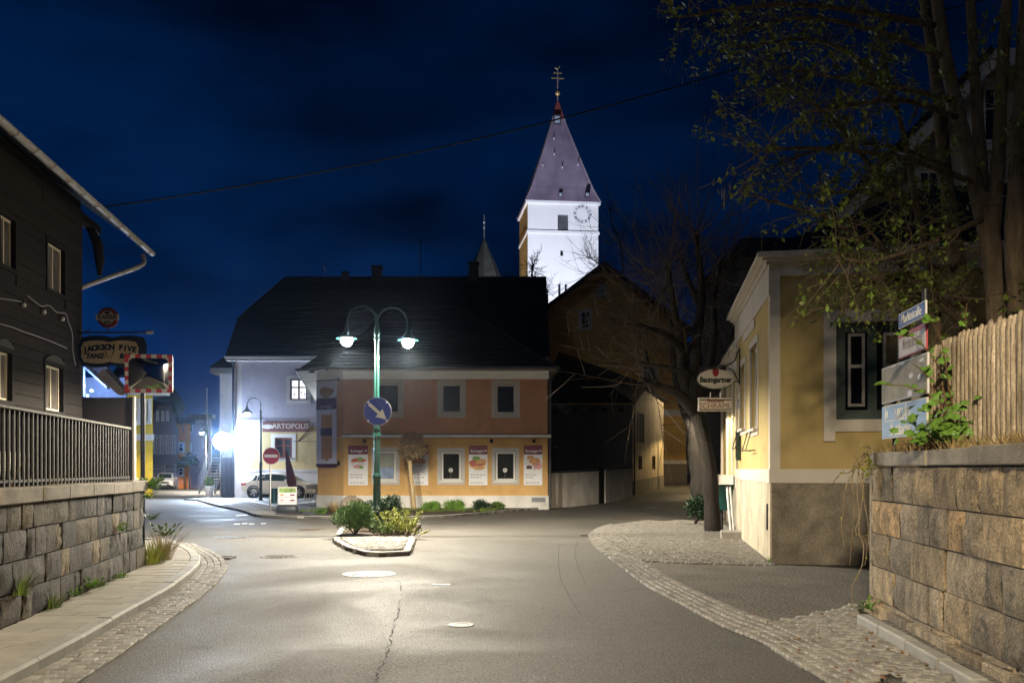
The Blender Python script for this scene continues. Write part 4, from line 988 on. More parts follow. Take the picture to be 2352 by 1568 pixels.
# ================================================================ FAR LEFT STREET
YELL = mat('yellow_render', (.62, .44, .035), var=.05, scale=1, **PLAST)
def far_house(name, label, d, u0, u1, vt, m, wins_px, depth=9, roof=None, zb=-.8, fm=None, gm=None, sur=None, mull=(0, 1)):
    fr = Fr((at(u0, 0, d).x, d), (1, 0)); w = at(u1, 0, d).x - at(u0, 0, d).x; zt = at(0, vt, d).z
    t = thing(name, fr.p(w / 2, zb, -depth / 2), label, 'house')
    ops = [fr.rect(*r) for r in wins_px]
    ops = [o for o in ops]
    wall_open(MB(), fr, 0, w, zb, zt, ops, .2).build('wall', m, t)
    b = MB(); bk_ = lambda a_, z_: fr.p(a_, z_) + Vector((-.46, 1, 0)) * depth
    b.quad(fr.p(0, zb), fr.p(0, zt), bk_(0, zt), bk_(0, zb)); b.quad(bk_(w, zb), bk_(w, zt), fr.p(w, zt), fr.p(w, zb)); b.build('side_walls', m, t)
    for o in ops: window(t, fr, o, fm or WFRAME, gm or GLASS, .1, .08, mull, surround=sur, cross=.1)
    return t, fr, w, zt
# yellow house
yh_, fy, wy, zy = far_house('yellow_house', 'bright yellow house with white eave behind the traffic mirror', 60, 264, 351, 905, YELL, [(306, 316, 920, 968), (336, 341, 922, 966)], zb=-.4, sur=(WHITE, .2))
MB().fbox(fy, -.3, wy + .9, zy - .05, zy + .45, -.5, .8).build('eave', WHITE, yh_)
MB().fbox(fy, -.05, wy + .05, at(0, 1000, 60).z - .3, at(0, 1000, 60).z + .1, -.1, .1).build('band', WHITE, yh_)
MB().hexa([fy.p(-.3, zy + .45, .8), fy.p(wy + .9, zy + .45, .8), fy.p(wy - 2, zy + .45, -7), fy.p(-3, zy + .45, -7), fy.p(-.8, zy + 3, -3.5), fy.p(wy - 2.2, zy + 3, -3.5), fy.p(wy - 2.6, zy + 3, -4.5), fy.p(-.8, zy + 3, -4.5)]).build('roof', ROOF, yh_)
# grey gabled house with pointed windows
GREYB = mat('grey_violet_render', (.22, .185, .19), var=.08, scale=1, **PLAST)
gh, fg, wg, zg = far_house('gabled_house', 'grey brown gabled house with pale pointed windows down the left street', 95, 338, 410, 985, GREYB, [(z4(x, 0)[0] - 2, z4(x, 0)[0] + 5.5, z4(0, 640)[1], z4(0, 790)[1]) for x in (100, 155, 210, 262, 312)] + [(z4(112, 0)[0], z4(222, 0)[0], z4(0, 872)[1], z4(0, 1000)[1]), (z4(238, 0)[0], z4(335, 0)[0], z4(0, 875)[1], z4(0, 1000)[1])], zb=-1.2, sur=(mat('pale_pink_trim', (.5, .42, .42), .7), .14), gm=mat('pale_blind_glass', (.32, .27, .27), .3))
pk0, pk1 = z4(195, 0)[0], z4(300, 0)[0]
G = [fg.p(0, zg), fg.p(wg, zg), fg.px(*z4(330, 440)) , fg.px(*z4(205, 350))]
zk = at(0, z4(0, 385)[1], 95).z
sl0, sl1 = fg.px(z4(190, 0)[0], 900)[0], fg.px(z4(300, 0)[0], 900)[0]
MB().poly([fg.p(0, zg), fg.p(wg, zg), fg.p(sl1, zk), fg.p(sl0, zk)]).build('gable', GREYB, gh)
for x in (185, 230, 270):
    a0, a1, z0, z1 = fg.rect(z4(x - 13, 0)[0], z4(x + 13, 0)[0], z4(0, 428)[1], z4(0, 520)[1]); window(gh, fg, (a0, a1, z0, z1), WFRAME, GLASS, .12, -.08, (1, 1), cross=.08)
MB().add([fg.p(-.5, zg - .3, .5), fg.p(sl0 - .3, zk + .5, .5), fg.p(sl0 - .3, zk + .5, -9), fg.p(-.5, zg - .3, -9), fg.p(sl1 + .4, zk + .5, .5), fg.p(sl1 - 3, zk + .5, -9), fg.p(wg + .8, zg - .3, .5), fg.p(wg - 3, zg - .3, -9), fg.p((sl0 + sl1) / 2, zk + 2.2, -2), fg.p((sl0 + sl1) / 2 - 2, zk + 2.2, -9)],
         [(0, 1, 2, 3), (1, 4, 8), (4, 6, 7, 5), (1, 8, 9, 2), (8, 4, 5, 9)]).build('roof', mat('violet_roof', (.06, .05, .06), .8), gh)
MB().fbox(fg, -.1, wg + .1, at(0, z4(0, 868)[1], 95).z - .15, at(0, z4(0, 868)[1], 95).z + .25, 0, .5).build('shop_ledge', GREYB, gh)
# orange far house and its continuation, blue floodlight painted into the wall colour
o2, fo, wo_, zo = far_house('orange_terrace_house', 'small bright orange terrace house far down the street', 96, 404, 438, 972, mat('bright_orange_render', (.72, .25, .03), var=.06, **PLAST), [(z4(356, 0)[0], z4(405, 0)[0], z4(0, 704)[1], z4(0, 780)[1]), (z4(356, 0)[0], z4(402, 0)[0], z4(0, 915)[1], z4(0, 985)[1])], zb=-1.2, sur=(CREAM, .15))
MB().fbox(fo, -.3, wo_ + .2, zo, zo + .6, -.8, .4).build('roof', ROOF, o2)
o3, fo3, wo3, zo3 = far_house('blue_lit_terrace', 'dim terrace end beside the orange one, blue floodlight put into its colour', 100, 438, 486, 962, mat('blue_lit_render', (.36, .26, .30), var=.06, **PLAST), [(z4(442, 0)[0], z4(482, 0)[0], z4(0, 530)[1], z4(0, 615)[1]), (z4(444, 0)[0], z4(472, 0)[0], z4(0, 704)[1], z4(0, 780)[1])], zb=-1.2)
MB().fbox(fo3, -.3, wo3 + .2, zo3, zo3 + .5, -.8, .4).build('roof', ROOF, o3)
# veranda of the bar with blue lights
bvf = Fr((at(183, 0, 34).x, 34), (1, 0)); bv = thing('bar_veranda', bvf.p(1.2, .5, -1), 'small veranda with pale eave and glowing blue lamps behind the screen', 'veranda')
PVER = mat('veranda_wall', (.55, .55, .58), .8)
MB().fbox(bvf, 0, 1.55, .5, at(0, 845, 34).z - .3, -.45, -.3).build('wall', PVER, bv)
pa, pb2, pc_ = at(203, 846, 34), at(252, 889, 34), at(292, 908, 34)
MB().extr([at(203, 842, 33.8), at(253, 888, 33.8), at(253, 893, 33.8), at(203, 848, 33.8)], (0, -.3, 0)).build('eave_board', WHITE, bv)
MB().extr([at(233, 862, 33.3), at(252, 849, 33.3), at(294, 895, 33.3), at(284, 908, 33.3)], (0, -.5, 0)).build('eave_soffit', mat('pine_soffit', (.5, .38, .27), .7), bv)
MB().tube([at(251, 848, 32.9), at(293, 897, 32.9), at(290, 905, 32.9)], .05, 6).build('gutter', METAL, bv)
MB().extr([at(205, 842, 34), at(250, 840, 34), at(262, 870, 34), at(252, 888, 34)], (0, -.2, 0)).build('gable', mat('brown_gable', (.1, .07, .06), .8), bv)
LEDB = mat('blue_led', (.1, .1, .5), .5, emit=(.12, .25, 1.0), estr=60); LEDW = mat('white_blue_led', (.5, .5, .8), .5, emit=(.55, .7, 1.0), estr=80)
for (x, y, m) in [(575, 748, LEDB), (632, 795, LEDW), (690, 832, LEDW), (580, 650, LEDB), (660, 868, LEDB)]:
    p = at(*za(x, y), 33.1); MB().lathe([(0, -.04), (.035, -.03), (.045, 0), (.035, .03), (0, .04)], p, 8).build('led_lamp', m, bv)
pd = bpy.data.lights.new('blue_glow', 'POINT'); pd.energy = 90; pd.color = (.2, .4, 1); pd.shadow_soft_size = .1; po = bpy.data.objects.new('blue_glow', pd); col.objects.link(po); po.parent = bv; po.location = at(215, 880, 32.9) - wof(bv)
MB().tube([at(192, 842, 33), at(192, 910, 33)], .05, 6).build('corner_post', WHITE, bv)

# ================================================================ CHURCH
TW = mat('tower_white', (.74, .74, .74), .9, .05, .3, .1, 30); TWARM = mat('tower_lamp_yellow', (.55, .38, .12), .9, .15, .3)  # tower side: yellow lamplight put into the wall colour
SHING = mat('violet_shingle', (.28, .215, .31), .75, .25, .5, .5, 9, c2=(.34, .265, .36), stretch=(1, 1, .5)); REDTOP = mat('red_copper', (.28, .07, .06), .6, .15, 1)
frT = Fr((1.74, 105), (.9935, .113)); wT = 7.95
ch = thing('church_tower', frT.p(wT / 2, 0, -wT / 2), 'tall floodlit white church tower with violet spire and clock', 'church tower')
zE = 31.3; dT = 7.6
lou = frT.rect(1281, 1305, 492, 531); slit = frT.rect(1287, 1294, 573, 587); g1 = frT.rect(1282, 1288, 650, 677); g2 = frT.rect(1297, 1303, 650, 677)
wall_open(MB(), frT, 0, wT, -1, zE, [lou, slit, g1, g2], .5).build('front_wall', TW, ch)
b = MB(); b.quad(frT.p(0, -1, -dT), frT.p(0, -1), frT.p(0, zE), frT.p(0, zE, -dT)); b.build('left_wall', TWARM, ch)
b = MB(); b.quad(frT.p(wT, -1), frT.p(wT, -1, -dT), frT.p(wT, zE, -dT), frT.p(wT, zE)); b.quad(frT.p(wT, -1, -dT), frT.p(0, -1, -dT), frT.p(0, zE, -dT), frT.p(wT, zE, -dT)); b.build('rear_walls', TW, ch)
zc = frT.px(1290, 533)[1]
for zz, q in ((zc, .12), (zE - .1, .22)):
    MB().fbox(frT, -q, wT + q, zz - .16, zz + .16, -dT - q, q).build('string_course', TW, ch)
lw = MB().fbox(frT, lou[0], lou[1], lou[2], lou[3], -.48, -.4).build('louvre_window', BLACKP, ch)
for i in range(15):
    z_ = lou[2] + .12 + (lou[3] - lou[2] - .1) * i / 15; MB().add([frT.p(lou[0], z_, 0), frT.p(lou[1], z_, 0), frT.p(lou[1], z_ + .13, -.1), frT.p(lou[0], z_ + .13, -.1)], [(0, 1, 2, 3)]).build('louvre', mat('louvre_pale', (.5, .5, .55), .7), lw)
for o_ in (slit, g1, g2): MB().fbox(frT, o_[0], o_[1], o_[2], o_[3], -.5, -.42).build('window', GLASS, ch)
# clock
def clock(fr, u, v, r, m, a=None, z=None):
    if a is None: a, z = fr.px(u, v)
    n = []
    for k in range(12):
        t = 2 * math.pi * k / 12; c, s_ = math.cos(t), math.sin(t)
        for j in range([2, 1, 2, 3, 2, 1, 2, 3, 3, 2, 2, 3][k]):
            off = (j - 1) * .13; p = [(a + (r * rr) * c - (off + dd) * s_, z + (r * rr) * s_ + (off + dd) * c) for rr, dd in ((.78, -.035), (1, -.035), (1, .035), (.78, .035))]
            poly_plate(fr, p, .005, .03).build('numeral', m, ck)
    for r0_, r1_ in ((.74, .76), (1.02, 1.04)):
        mb = MB()
        for k in range(36):
            t0, t1 = 2 * math.pi * k / 36, 2 * math.pi * (k + 1) / 36
            mb.quad(fr.p(a + r * r0_ * math.cos(t0), z + r * r0_ * math.sin(t0), .02), fr.p(a + r * r1_ * math.cos(t0), z + r * r1_ * math.sin(t0), .02), fr.p(a + r * r1_ * math.cos(t1), z + r * r1_ * math.sin(t1), .02), fr.p(a + r * r0_ * math.cos(t1), z + r * r0_ * math.sin(t1), .02))
        mb.build('ring', m, ck)
NUM = mat('clock_numeral', (.10, .10, .16), .6)
cka, ckz = frT.px(1338, 491)
ck = disc(frT, cka, ckz, .72 * 1.0, .002, .006, 32).build('clock_face', TW, ch); clock(frT, 1338, 491, .98, NUM)
frTl = Fr(frT.p(0, 0, -dT), frT.p(0, 0) - frT.p(0, 0, -dT)); ck = disc(frTl, dT * .62, ckz, 1.1, .002, .006, 32).build('clock_face', TWARM, ch); clock(frTl, 0, 0, 1.2, mat('clock_dark', (.05, .03, .02), .6), dT * .62, ckz)
# spire: square, flared at the foot
C0 = frT.p(wT / 2, 0, -dT / 2); ex, ey = frT.ex, -frT.n
zA = at(0, 232, 109).z; lv = [(1.09, zE), (1.0, zE + .55), (.88, zE + 1.6), (.15, zA - 1.9 - .3)]
def sq(k, z): return [C0 + Z * z + ex * (sx * wT / 2 * k) + ey * (sy * dT / 2 * k) for sx, sy in ((-1, -1), (1, -1), (1, 1), (-1, 1))]
tot = zA - zE
rings = [(1.07, zE), (.965, zE + .9), (.86, zE + 1.9), (.64, zE + tot * .36), (.42, zE + tot * .57), (.2, zE + tot * .79), (.165, zE + tot * .84)]
mb = MB(); 
for k, z_ in rings: mb.v += sq(k, z_)
for r_ in range(len(rings) - 1):
    for i in range(4): mb.f.append((r_ * 4 + i, r_ * 4 + (i + 1) % 4, r_ * 4 + 4 + (i + 1) % 4, r_ * 4 + 4 + i))
sp = mb.build('spire', SHING, ch)
mb = MB(); mb.v = sq(.168, zE + tot * .84) + sq(.03, zE + tot); mb.f = [(i, (i + 1) % 4, 4 + (i + 1) % 4, 4 + i) for i in range(4)]; mb.build('spire_tip', REDTOP, sp)
hp = MB()
for i in range(4): hp.tube([sq(k, z_)[i] for k, z_ in rings], .07, 5)
hp.build('hip_ridges', mat('hip_lead', (.3, .27, .3), .6), sp)
HATCH = mat('dormer_glass', (.35, .42, .5), .3)
def hatch(u, v, w, h):
    p = at(u, v, 105.6 if v > 400 else 108.5)
    MB().obox(p, ex * w, -ey * .25, Z * h).build('roof_hatch', mat('hatch_frame', (.05, .05, .06), .6), sp); MB().obox(p - ey * .26, ex * w * .7, ey * .02, Z * h * .7).build('hatch_pane', HATCH, sp)
for u in (1239, 1287, 1348): hatch(u, 448, .2, .24)
hatch(1279, 276, .4, .55)
for (x, y) in ((540, 770), (545, 915), (437, 1018), (618, 1038), (765, 1015)):
    zt_ = zoomed(1240, 140, 3.734)(x, y); yy = 105.3 + (455 - zt_[1]) / 223 * 3.6; p = at(*zt_, yy); MB().obox(p, (.05, 0, 0), (0, .12, 0), (0, 0, .07)).build('snow_hook', WHITE, sp)
GOLD = mat('gilding', (.6, .45, .2), .35, .2, 3, metal=.6)
MB().tube([C0 + Z * zA, C0 + Z * at(0, 160, 109).z], .07, 6).build('mast', mat('mast_dark', (.25, .2, .2), .5), sp)
MB().lathe([(0, -.32), (.22, -.24), (.32, 0), (.22, .24), (0, .32)], C0 + Z * at(0, 212, 109).z, 12).build('ball', GOLD, sp, smooth=True)
for v, hw in ((166, .5), (178, .72)): MB().obox(C0 + Z * at(0, v, 109).z, ex * hw, ey * .05, Z * .055).build('cross_arm', GOLD, sp)
MB().tube([C0 + Z * at(0, 160, 109).z + ex * -.3 + Z * .3, C0 + Z * at(0, 157, 109).z, C0 + Z * at(0, 152, 109).z + ex * .25 + Z * .1], .06, 5).build('weather_cock', GOLD, sp)
# turret of the choir
tt = thing('stair_turret', (at(1112, 0, 95).x, 95, 0), 'small dark pointed turret with finial left of the tower', 'turret')
c = Vector((at(1112, 0, 95).x, 95, 0)); zt0, zt1 = at(0, 640, 95).z, at(0, 547, 95).z
MB().lathe([(1.75, 0), (1.75, zt0 - .3)], c, 8).build('wall', mat('turret_stone', (.25, .23, .21), .9), tt)
MB().lathe([(1.95, zt0 - .3), (1.82, zt0), (.95, zt0 + (zt1 - zt0) * .5), (.06, zt1)], c, 8).build('roof', mat('turret_roof', (.035, .038, .03), .8, .5, 2), tt)
MB().tube([c + Z * zt1, c + Z * at(0, 493, 95).z], .05, 5).lathe([(.0, -.2), (.16, 0), (0, .2)], c + Z * at(0, 510, 95).z, 6).lathe([(.0, -.3), (.13, 0), (0, .3)], c + Z * at(0, 522, 95).z, 6).build('finial', METAL, tt)

# lights of the tower: two ground floodlights behind the roofs
def floodlight(loc, aim, power, colr, size, lab, blend=.4, rad=.25, vis=.3):
    loc, aim = Vector(loc), Vector(aim); d = (aim - loc).normalized()
    t = thing('floodlight', (loc.x, loc.y, gz(loc.x, loc.y)), lab, 'floodlight')
    q = d.orthogonal().normalized(); r = d.cross(q)
    MB().obox(loc - d * .16, q * vis, r * vis * .8, d * .12).build('housing', IRON, t)
    MB().obox(loc - d * .02, q * vis * .85, r * vis * .65, d * .012).build('lens', mat('flood_lens_' + '%d' % (colr[2] * 100), (.8, .8, .8), .3, emit=colr, estr=400 if vis > .25 else 60), t)
    MB().tube([(loc.x - d.x * .16, loc.y - d.y * .16, gz(loc.x, loc.y)), loc - d * .16], .06, 8).build('post', IRON, t)
    spot('flood_beam', loc + d * .05, power, colr, size, blend, rad, aim, t)
    return t
floodlight((1.5, 79, 1.2), frT.p(wT * .55, 26), 95000, (.80, .84, 1.0), 64, 'ground floodlight hidden behind the roofs lighting the church front')
floodlight((-16, 104, 1.5), frT.p(0, 29, -dT * .5), 9000, (1.0, .58, .2), 16, 'warm floodlight behind the roofs lighting the tower side', .6)

# ================================================================ BARN, LOW WALLS, GABLED HOUSE (right of the bakery)
BARNW = mat('barn_dark_render', (.13, .12, .125), .9, .12, 1.5, .25, 60, streak=.15)
BARNL = mat('barn_pale_render', (.46, .37, .25), .9, .12, 1.2, .3, 50, streak=.35, c2=(.48, .40, .28))
brn = thing('barn', (7, 52, 0), 'barn with dark yard wall, pale gable end and slit windows', 'barn')
frN = Fr((at(1262, 0, 49).x, 49), (1, 0)); zn = at(0, 927, 49).z; wn_ = at(1453, 0, 49).x - frN.o.x
MB().fbox(frN, -.4, wn_, 0, zn, -.3, 0).build('yard_wall', BARNW, brn)
for u in (1450 - 112, 1374, 1402, 1440): 
    s_, z_ = frN.px(u - 14, 940); MB().fbox(frN, s_ - .12, s_ + .12, z_ - .12, z_ + .12, 0, .06).build('beam_end', BEAM, brn)
MB().fbox(frN, *[frN.rect(1268, 1285, 940, 970)[i] for i in range(4)], 0, .01).build('window', GLASS, brn)
gA, gB = Vector((at(1453.6, 0, 49).x, 49, 0)), Vector((at(1524, 0, 58).x, 58, 0))
frG = Fr(gA, gB - gA); LG = (gB - gA).length; gzA = gz(gA.x, gA.y); gzB = gz(gB.x, gB.y)
z1 = zoomed(1340, 880, 3.015)
def gr(x0, x1, y0, y1): u0, v0 = z1(x0, y0); u1, v1 = z1(x1, y1); return frG.rect(u0, u1, v0, v1)
ops = [gr(772, 800, 780, 880), gr(876, 900, 780, 880), gr(755, 815, 438, 678)]
ztop = 4.6
wall_open(MB(), frG, 0, LG, -.1, ztop, ops, .25).build('gable_wall', BARNL, brn)
pk = frG.px(1472, 880); zl = frG.px(1454, 925)[1]; zr2 = frG.px(1524, 922)[1]
MB().poly([frG.p(0, ztop), frG.p(LG, ztop), frG.p(LG, max(zr2, ztop + .1)), frG.p(pk[0] + .8, pk[1]), frG.p(0, max(zl, ztop + .05))]).build('gable_top', BARNL, brn)
MB().hexa([frG.p(0, -.1, .03), frG.p(LG, -.1, .03), frG.p(LG, -.1, 0), frG.p(0, -.1, 0), frG.p(0, gzA + .75, .03), frG.p(LG, gzB + .75, .03), frG.p(LG, gzB + .75, 0), frG.p(0, gzA + .75, 0)]).build('plinth', mat('barn_plinth', (.2, .18, .16), .9, .3, 2), brn)
for k, o_ in enumerate(ops[:2]): MB().fbox(frG, *o_, -.25, -.2).build('slit_window', GLASS, brn)
wb = MB().fbox(frG, *ops[2], -.25, -.18).build('barred_window', BLACKP, brn)
for i in range(5):
    s_ = ops[2][0] + (ops[2][1] - ops[2][0]) * (i + .5) / 5; MB().fbox(frG, s_ - .035, s_ + .035, ops[2][2], ops[2][3], -.06, -.02).build('bar', METAL, wb)
rA, rB = at(1283, 806, 38.5), Vector((*(frG.p(pk[0] + .8, pk[1], .3)),))
eA, eB = frN.p(-.4, zn, .45), frN.p(wn_ + .1, zn, .45)
MB().add([eA, eB, rB, rA, (2.0, 39.5, 4.6)], [(0, 1, 2, 3), (0, 3, 4)]).build('roof', ROOF, brn)
MB().add([rA, rB, frG.p(LG + .4, max(zr2, ztop + .1), .3), frG.p(LG + .4, 6, -8)], [(0, 1, 2, 3)]).build('roof_slope', ROOF, brn)
MB().tube([frG.p(.0, zl, .1), frG.p(.02, 5.0, .08), frG.p(.02, gzA, .08)], .045, 7).build('downpipe', mat('navy_pipe', (.02, .03, .06)), brn)
# low white yard walls
def low_wall(u0, v0t, v0b, u1, v1t, v1b, d0, d1, lab):
    A, B = at(u0, v0b, d0), at(u1, v1b, d1); fr = Fr(A, (B - A)); L_ = (Vector((B.x, B.y)) - Vector((A.x, A.y))).length
    zA_, zB_ = at(u0, v0t, d0).z, at(u1, v1t, d1).z
    t = thing('low_wall', A.lerp(B, .5), lab, 'wall', 'low white walls beside the right lane')
    h = lambda o0, o1, e0, e1: MB().hexa([fr.p(0, A.z - .3 if e0 is None else e0[0], o1), fr.p(L_, B.z - .3 if e0 is None else e0[1], o1), fr.p(L_, B.z - .3 if e0 is None else e0[1], o0), fr.p(0, A.z - .3 if e0 is None else e0[0], o0), fr.p(0, e1[0], o1), fr.p(L_, e1[1], o1), fr.p(L_, e1[1], o0), fr.p(0, e1[0], o0)])
    h(-.25, 0, None, (zA_, zB_)).build('wall', mat('dirty_white_render', (.74, .69, .63), .9, .15, 1.5, .5, 40, streak=.22, patch=.15), t)
    h(-.3, .05, (zA_, zB_), (zA_ + .07, zB_ + .07)).build('coping', mat('dark_coping', (.06, .06, .06), .8), t)
    return t
low_wall(1263, 1086, 1165, 1375, 1080, 1147, 38.6, 42.0, 'longer low white wall with dark coping beside the bakery')
low_wall(1391, 1079, 1145, 1452, 1073, 1136, 42.6, 46, 'shorter low white wall between dark gate and barn gable')
gA_, gB_ = at(1376, 1147, 42.05), at(1390, 1145, 42.55); fgte = Fr(gA_, gB_ - gA_); Lg_ = (gB_ - gA_).length
gte = thing('yard_gate', gA_, 'narrow dark gate between the two low white walls', 'gate')
for i in range(3): MB().fbox(fgte, Lg_ * i / 3 + .003, Lg_ * (i + 1) / 3 - .003, .0, 1.65, -.1, -.05).build('board', BLACKP, gte)
MB().fbox(fgte, -.02, .05, -.1, 1.75, -.16, .06).build('post', BEAM, gte)
a0, a1, z0, z1_ = frN.rect(1263, 1284, 1019, 1028); as_ = thing('direction_sign', frN.p(a0, z0, .05), 'small grey arrow shaped direction sign on the dark barn wall', 'sign')
poly_plate(frN, [(a0, z0), (a1 - .12, z0), (a1, (z0 + z1_) / 2), (a1 - .12, z1_), (a0, z1_)], .04, .06).build('plate', mat('grey_plate', (.38, .38, .42), .6), as_)
# gabled house
BROWNW = mat('ochre_brown_render', (.40, .235, .065), .9, .1, .8, .2, 50, streak=.12)
frH = Fr((.56, 64), (1, 0)); WH = 11.25; hh = thing('ochre_gabled_house', (6.2, 69, .5), 'big dim ochre house with gable towering behind the barn', 'house')
zev, zpk = 11.0, 15.1
hw = [frH.rect(1333, 1356, 714, 753), frH.rect(1478, 1490, 836, 878), frH.rect(1495, 1507, 836, 878)]
wall_open(MB(), frH, 0, WH, -.2, zev, [hw[1], hw[2]] + ([hw[0]] if hw[0][3] < zev else []), .2).build('wall', BROWNW, hh)
gab = MB().poly([frH.p(0, zev), frH.p(WH, zev), frH.p(WH / 2, zpk)]); gab.build('gable', BROWNW, hh)
MB().fbox(frH, 0, WH, -.2, 1.95, 0, .04).build('plinth', mat('ochre_plinth', (.11, .095, .08), .9), hh); MB().fbox(frH, 0, WH, 1.95, 2.2, 0, .07).build('plinth_course', GREYFR, hh)
zs = frH.px(1550, 948)[1]; MB().fbox(frH, 0, WH, zs - .2, zs + .25, 0, .07).build('string_course', GREYFR, hh)
for r_ in hw:
    if r_[3] < zev: window(hh, frH, r_, GREYFR, GLASS, .08, .1, (1, 1), surround=(GREYFR, .14))
    else: window(hh, frH, r_, GREYFR, GLASS, .08, -.06, (1, 1), surround=(GREYFR, .14))
a0, a1, z0, z1_ = frH.rect(1371, 1393, 650, 684); MB().fbox(frH, a0, a1, z0, z1_, 0, .03).build('blind_niche', mat('niche', (.2, .19, .2), .9), hh)
for sx, a, b_ in ((-1, -.35, WH / 2), (1, WH + .35, WH / 2)):
    zo_ = zev - .3; MB().hexa([frH.p(a, zo_, .7), frH.p(b_, zpk + .12, .7), frH.p(b_, zpk + .12, -11), frH.p(a, zo_, -11), frH.p(a, zo_ + .28, .7), frH.p(b_, zpk + .4, .7), frH.p(b_, zpk + .4, -11), frH.p(a, zo_ + .28, -11)]).build('roof', ROOF, hh)
MB().box(WH + .56 - .05, WH + .56, 64, 75, -.2, zev).build('side_wall', BROWNW, hh)
# pale house closing the right lane
pz = thing('pale_far_house', (13.5, 84, 1), 'pale lit house closing the end of the right lane', 'house')
fpz = Fr((11.2, 82), (1, 0)); wpo = [(1.0, 1.7, 4, 5.6), (1.0, 1.7, 7.2, 8.8), (3.2, 3.9, 4, 5.6), (3.2, 3.9, 7.2, 8.8)]
wall_open(MB(), fpz, 0, 7, 0, 10.5, wpo, .2).build('wall', mat('pale_cream', (.56, .47, .36), .9, .1, 1), pz)
for r_ in wpo: window(pz, fpz, r_, WFRAME, GLASS, .08, .1, (1, 0), surround=(WHITE, .15))
MB().hexa([fpz.p(-.4, 10.5, .6), fpz.p(7.4, 10.5, .6), fpz.p(7.4, 10.5, -8), fpz.p(-.4, 10.5, -8), fpz.p(-.4, 13, -3.4), fpz.p(7.4, 13, -3.4), fpz.p(7.4, 13, -3.9), fpz.p(-.4, 13, -3.9)]).build('roof', ROOF, pz)

# ================================================================ YELLOW INN (right)
INN = mat('inn_yellow', (.47, .36, .15), .9, .07, 1.0, .35, 55, streak=.12, patch=.13); INNP = mat('inn_plinth', (.25, .22, .175), .95, .3, 3.5, 1.4, 40, streak=.3, speck=.35, spscale=60)
TRIM = mat('inn_trim', (.50, .465, .41), .8, .07, 2, .15, 50)
inn = thing('inn', GO + GE * 3 + Vector((1, 3, 0)), 'single storey yellow inn with white trim, pilasters and tall windows', 'house')
frE = Fr(GO, GE); frI = Fr(GO - GS * 6.7, GS); LI = 6.7; LE = 7.5
zI = 5.2; zpl = frE.px(1850, 1108)[1]; zst = frE.px(1850, 1076)[1]
ow = frE.rect(1920, 2092, 738, 962)
wall_open(MB(), frE, 0, LE, zst - .1, zI - .1, [ow], .2).build('end_wall', INN, inn)
MB().fbox(frE, -.0, LE, -.3, zpl, -.2, .03).build('plinth', INNP, inn)
MB().fbox(frE, -.04, LE, zpl, zst, -.1, .06).build('base_course', TRIM, inn)
sp0, sp1 = frE.px(1757, 800)[0], frE.px(1792, 800)[0]
MB().fbox(frE, -.035, sp1, zst, zI - .42, -.1, .035).build('pilaster', TRIM, inn)
zfr = frE.px(1850, 632)[1]
MB().fbox(frE, sp1, LE, zfr, zI - .16, 0, .05).build('frieze', TRIM, inn)
MB().fbox(frE, -.035, sp1, zI - .42, zI - .16, -.1, .06).build('pilaster_head', TRIM, inn)
for k, (o_, h0, h1) in enumerate(((.1, .16, .1), (.17, .1, .05), (.25, .05, -.03))):
    MB().fbox(frE, -o_, LE, zI - h0, zI - h1, -.2, o_).build('cornice', TRIM, inn)
w = window(inn, frE, ow, DKGREEN, mat('inn_glass', (.006, .006, .012), .08, .2, 2), .16, .08, (1, 0), surround=(TRIM, .2), cross=.14, sur_out=.05)
a0, a1, z0, z1_ = ow
for q in (0, 1):
    x0 = a0 + .2 + q * ((a1 - a0) / 2 - .03); x1 = x0 + (a1 - a0) / 2 - .32
    frame_ring(MB(), frE, x0, x1, z0 + .22, z1_ - .18, .045, -.11, -.055).fbox(frE, x0, x1, z1_ - .75, z1_ - .70, -.105, -.06).build('casement', mat('casement_cream', (.36, .34, .3), .6), w)
for q in (a0 - .2, a1 + .02): MB().fbox(frE, q, q + .18, z0 - .36, z0 - .2, .0, .07).build('corbel', TRIM, w)
MB().fbox(frE, a0 + .75, a0 + 1.25, z0 + .45, z1_ - .1, -.105, -.095).build('curtain', mat('drab_curtain', (.12, .10, .06), .9, .2, 5), w)
# street side
wI = [frI.rect(1724.5, 1741, 792, 985), frI.rect(1700.5, 1713, 838, 985)]
wall_open(MB(), frI, 0, LI, zst - .05, zI - .1, wI, .18).build('street_wall', INN, inn)
MB().fbox(frI, 0, LI + .0, -.3, zpl, -.2, .03).build('street_plinth', mat('inn_plinth_pale', (.5, .44, .34), .95, .2, 3, 1.0, 40, streak=.4, speck=.2, spscale=60), inn)
MB().fbox(frI, 0, LI + .035, zpl, zst, -.1, .055).build('street_base_course', TRIM, inn)
MB().fbox(frI, LI - .16, LI + .033, zst, zI - .42, -.1, .037).build('pilaster', TRIM, inn); MB().fbox(frI, 0, .2, zst, zI - .42, -.1, .04).build('pilaster', TRIM, inn)
MB().fbox(frI, 0, LI + .03, zI - .65, zI - .16, 0, .055).build('frieze', TRIM, inn)
for k, (o_, h0, h1) in enumerate(((.1, .16, .1), (.17, .1, .05), (.25, .05, -.03))): MB().fbox(frI, 0, LI + o_, zI - h0 + .001, zI - h1 + .001, -.2, o_ - .002).build('cornice', TRIM, inn)
for r_ in wI: window(inn, frI, r_, mat('shut_white', (.48, .46, .42), .6), mat('inn_shutter', (.16, .13, .1), .7), .07, .08, (0, 0), surround=(TRIM, .13), sill=(TRIM, .1))
a0, a1, z0, z1_ = frI.rect(1710, 1735, 712, 768)
MB().fbox(frI, a0, a1, z0, z1_, 0, .03).build('name_panel', TRIM, inn)
text('GASTHAUS', frI, (a0 + a1) / 2, (z0 + z1_) / 2, .3, mat('faded_letter', (.33, .27, .2), .8), inn, .034, stretch=.95)
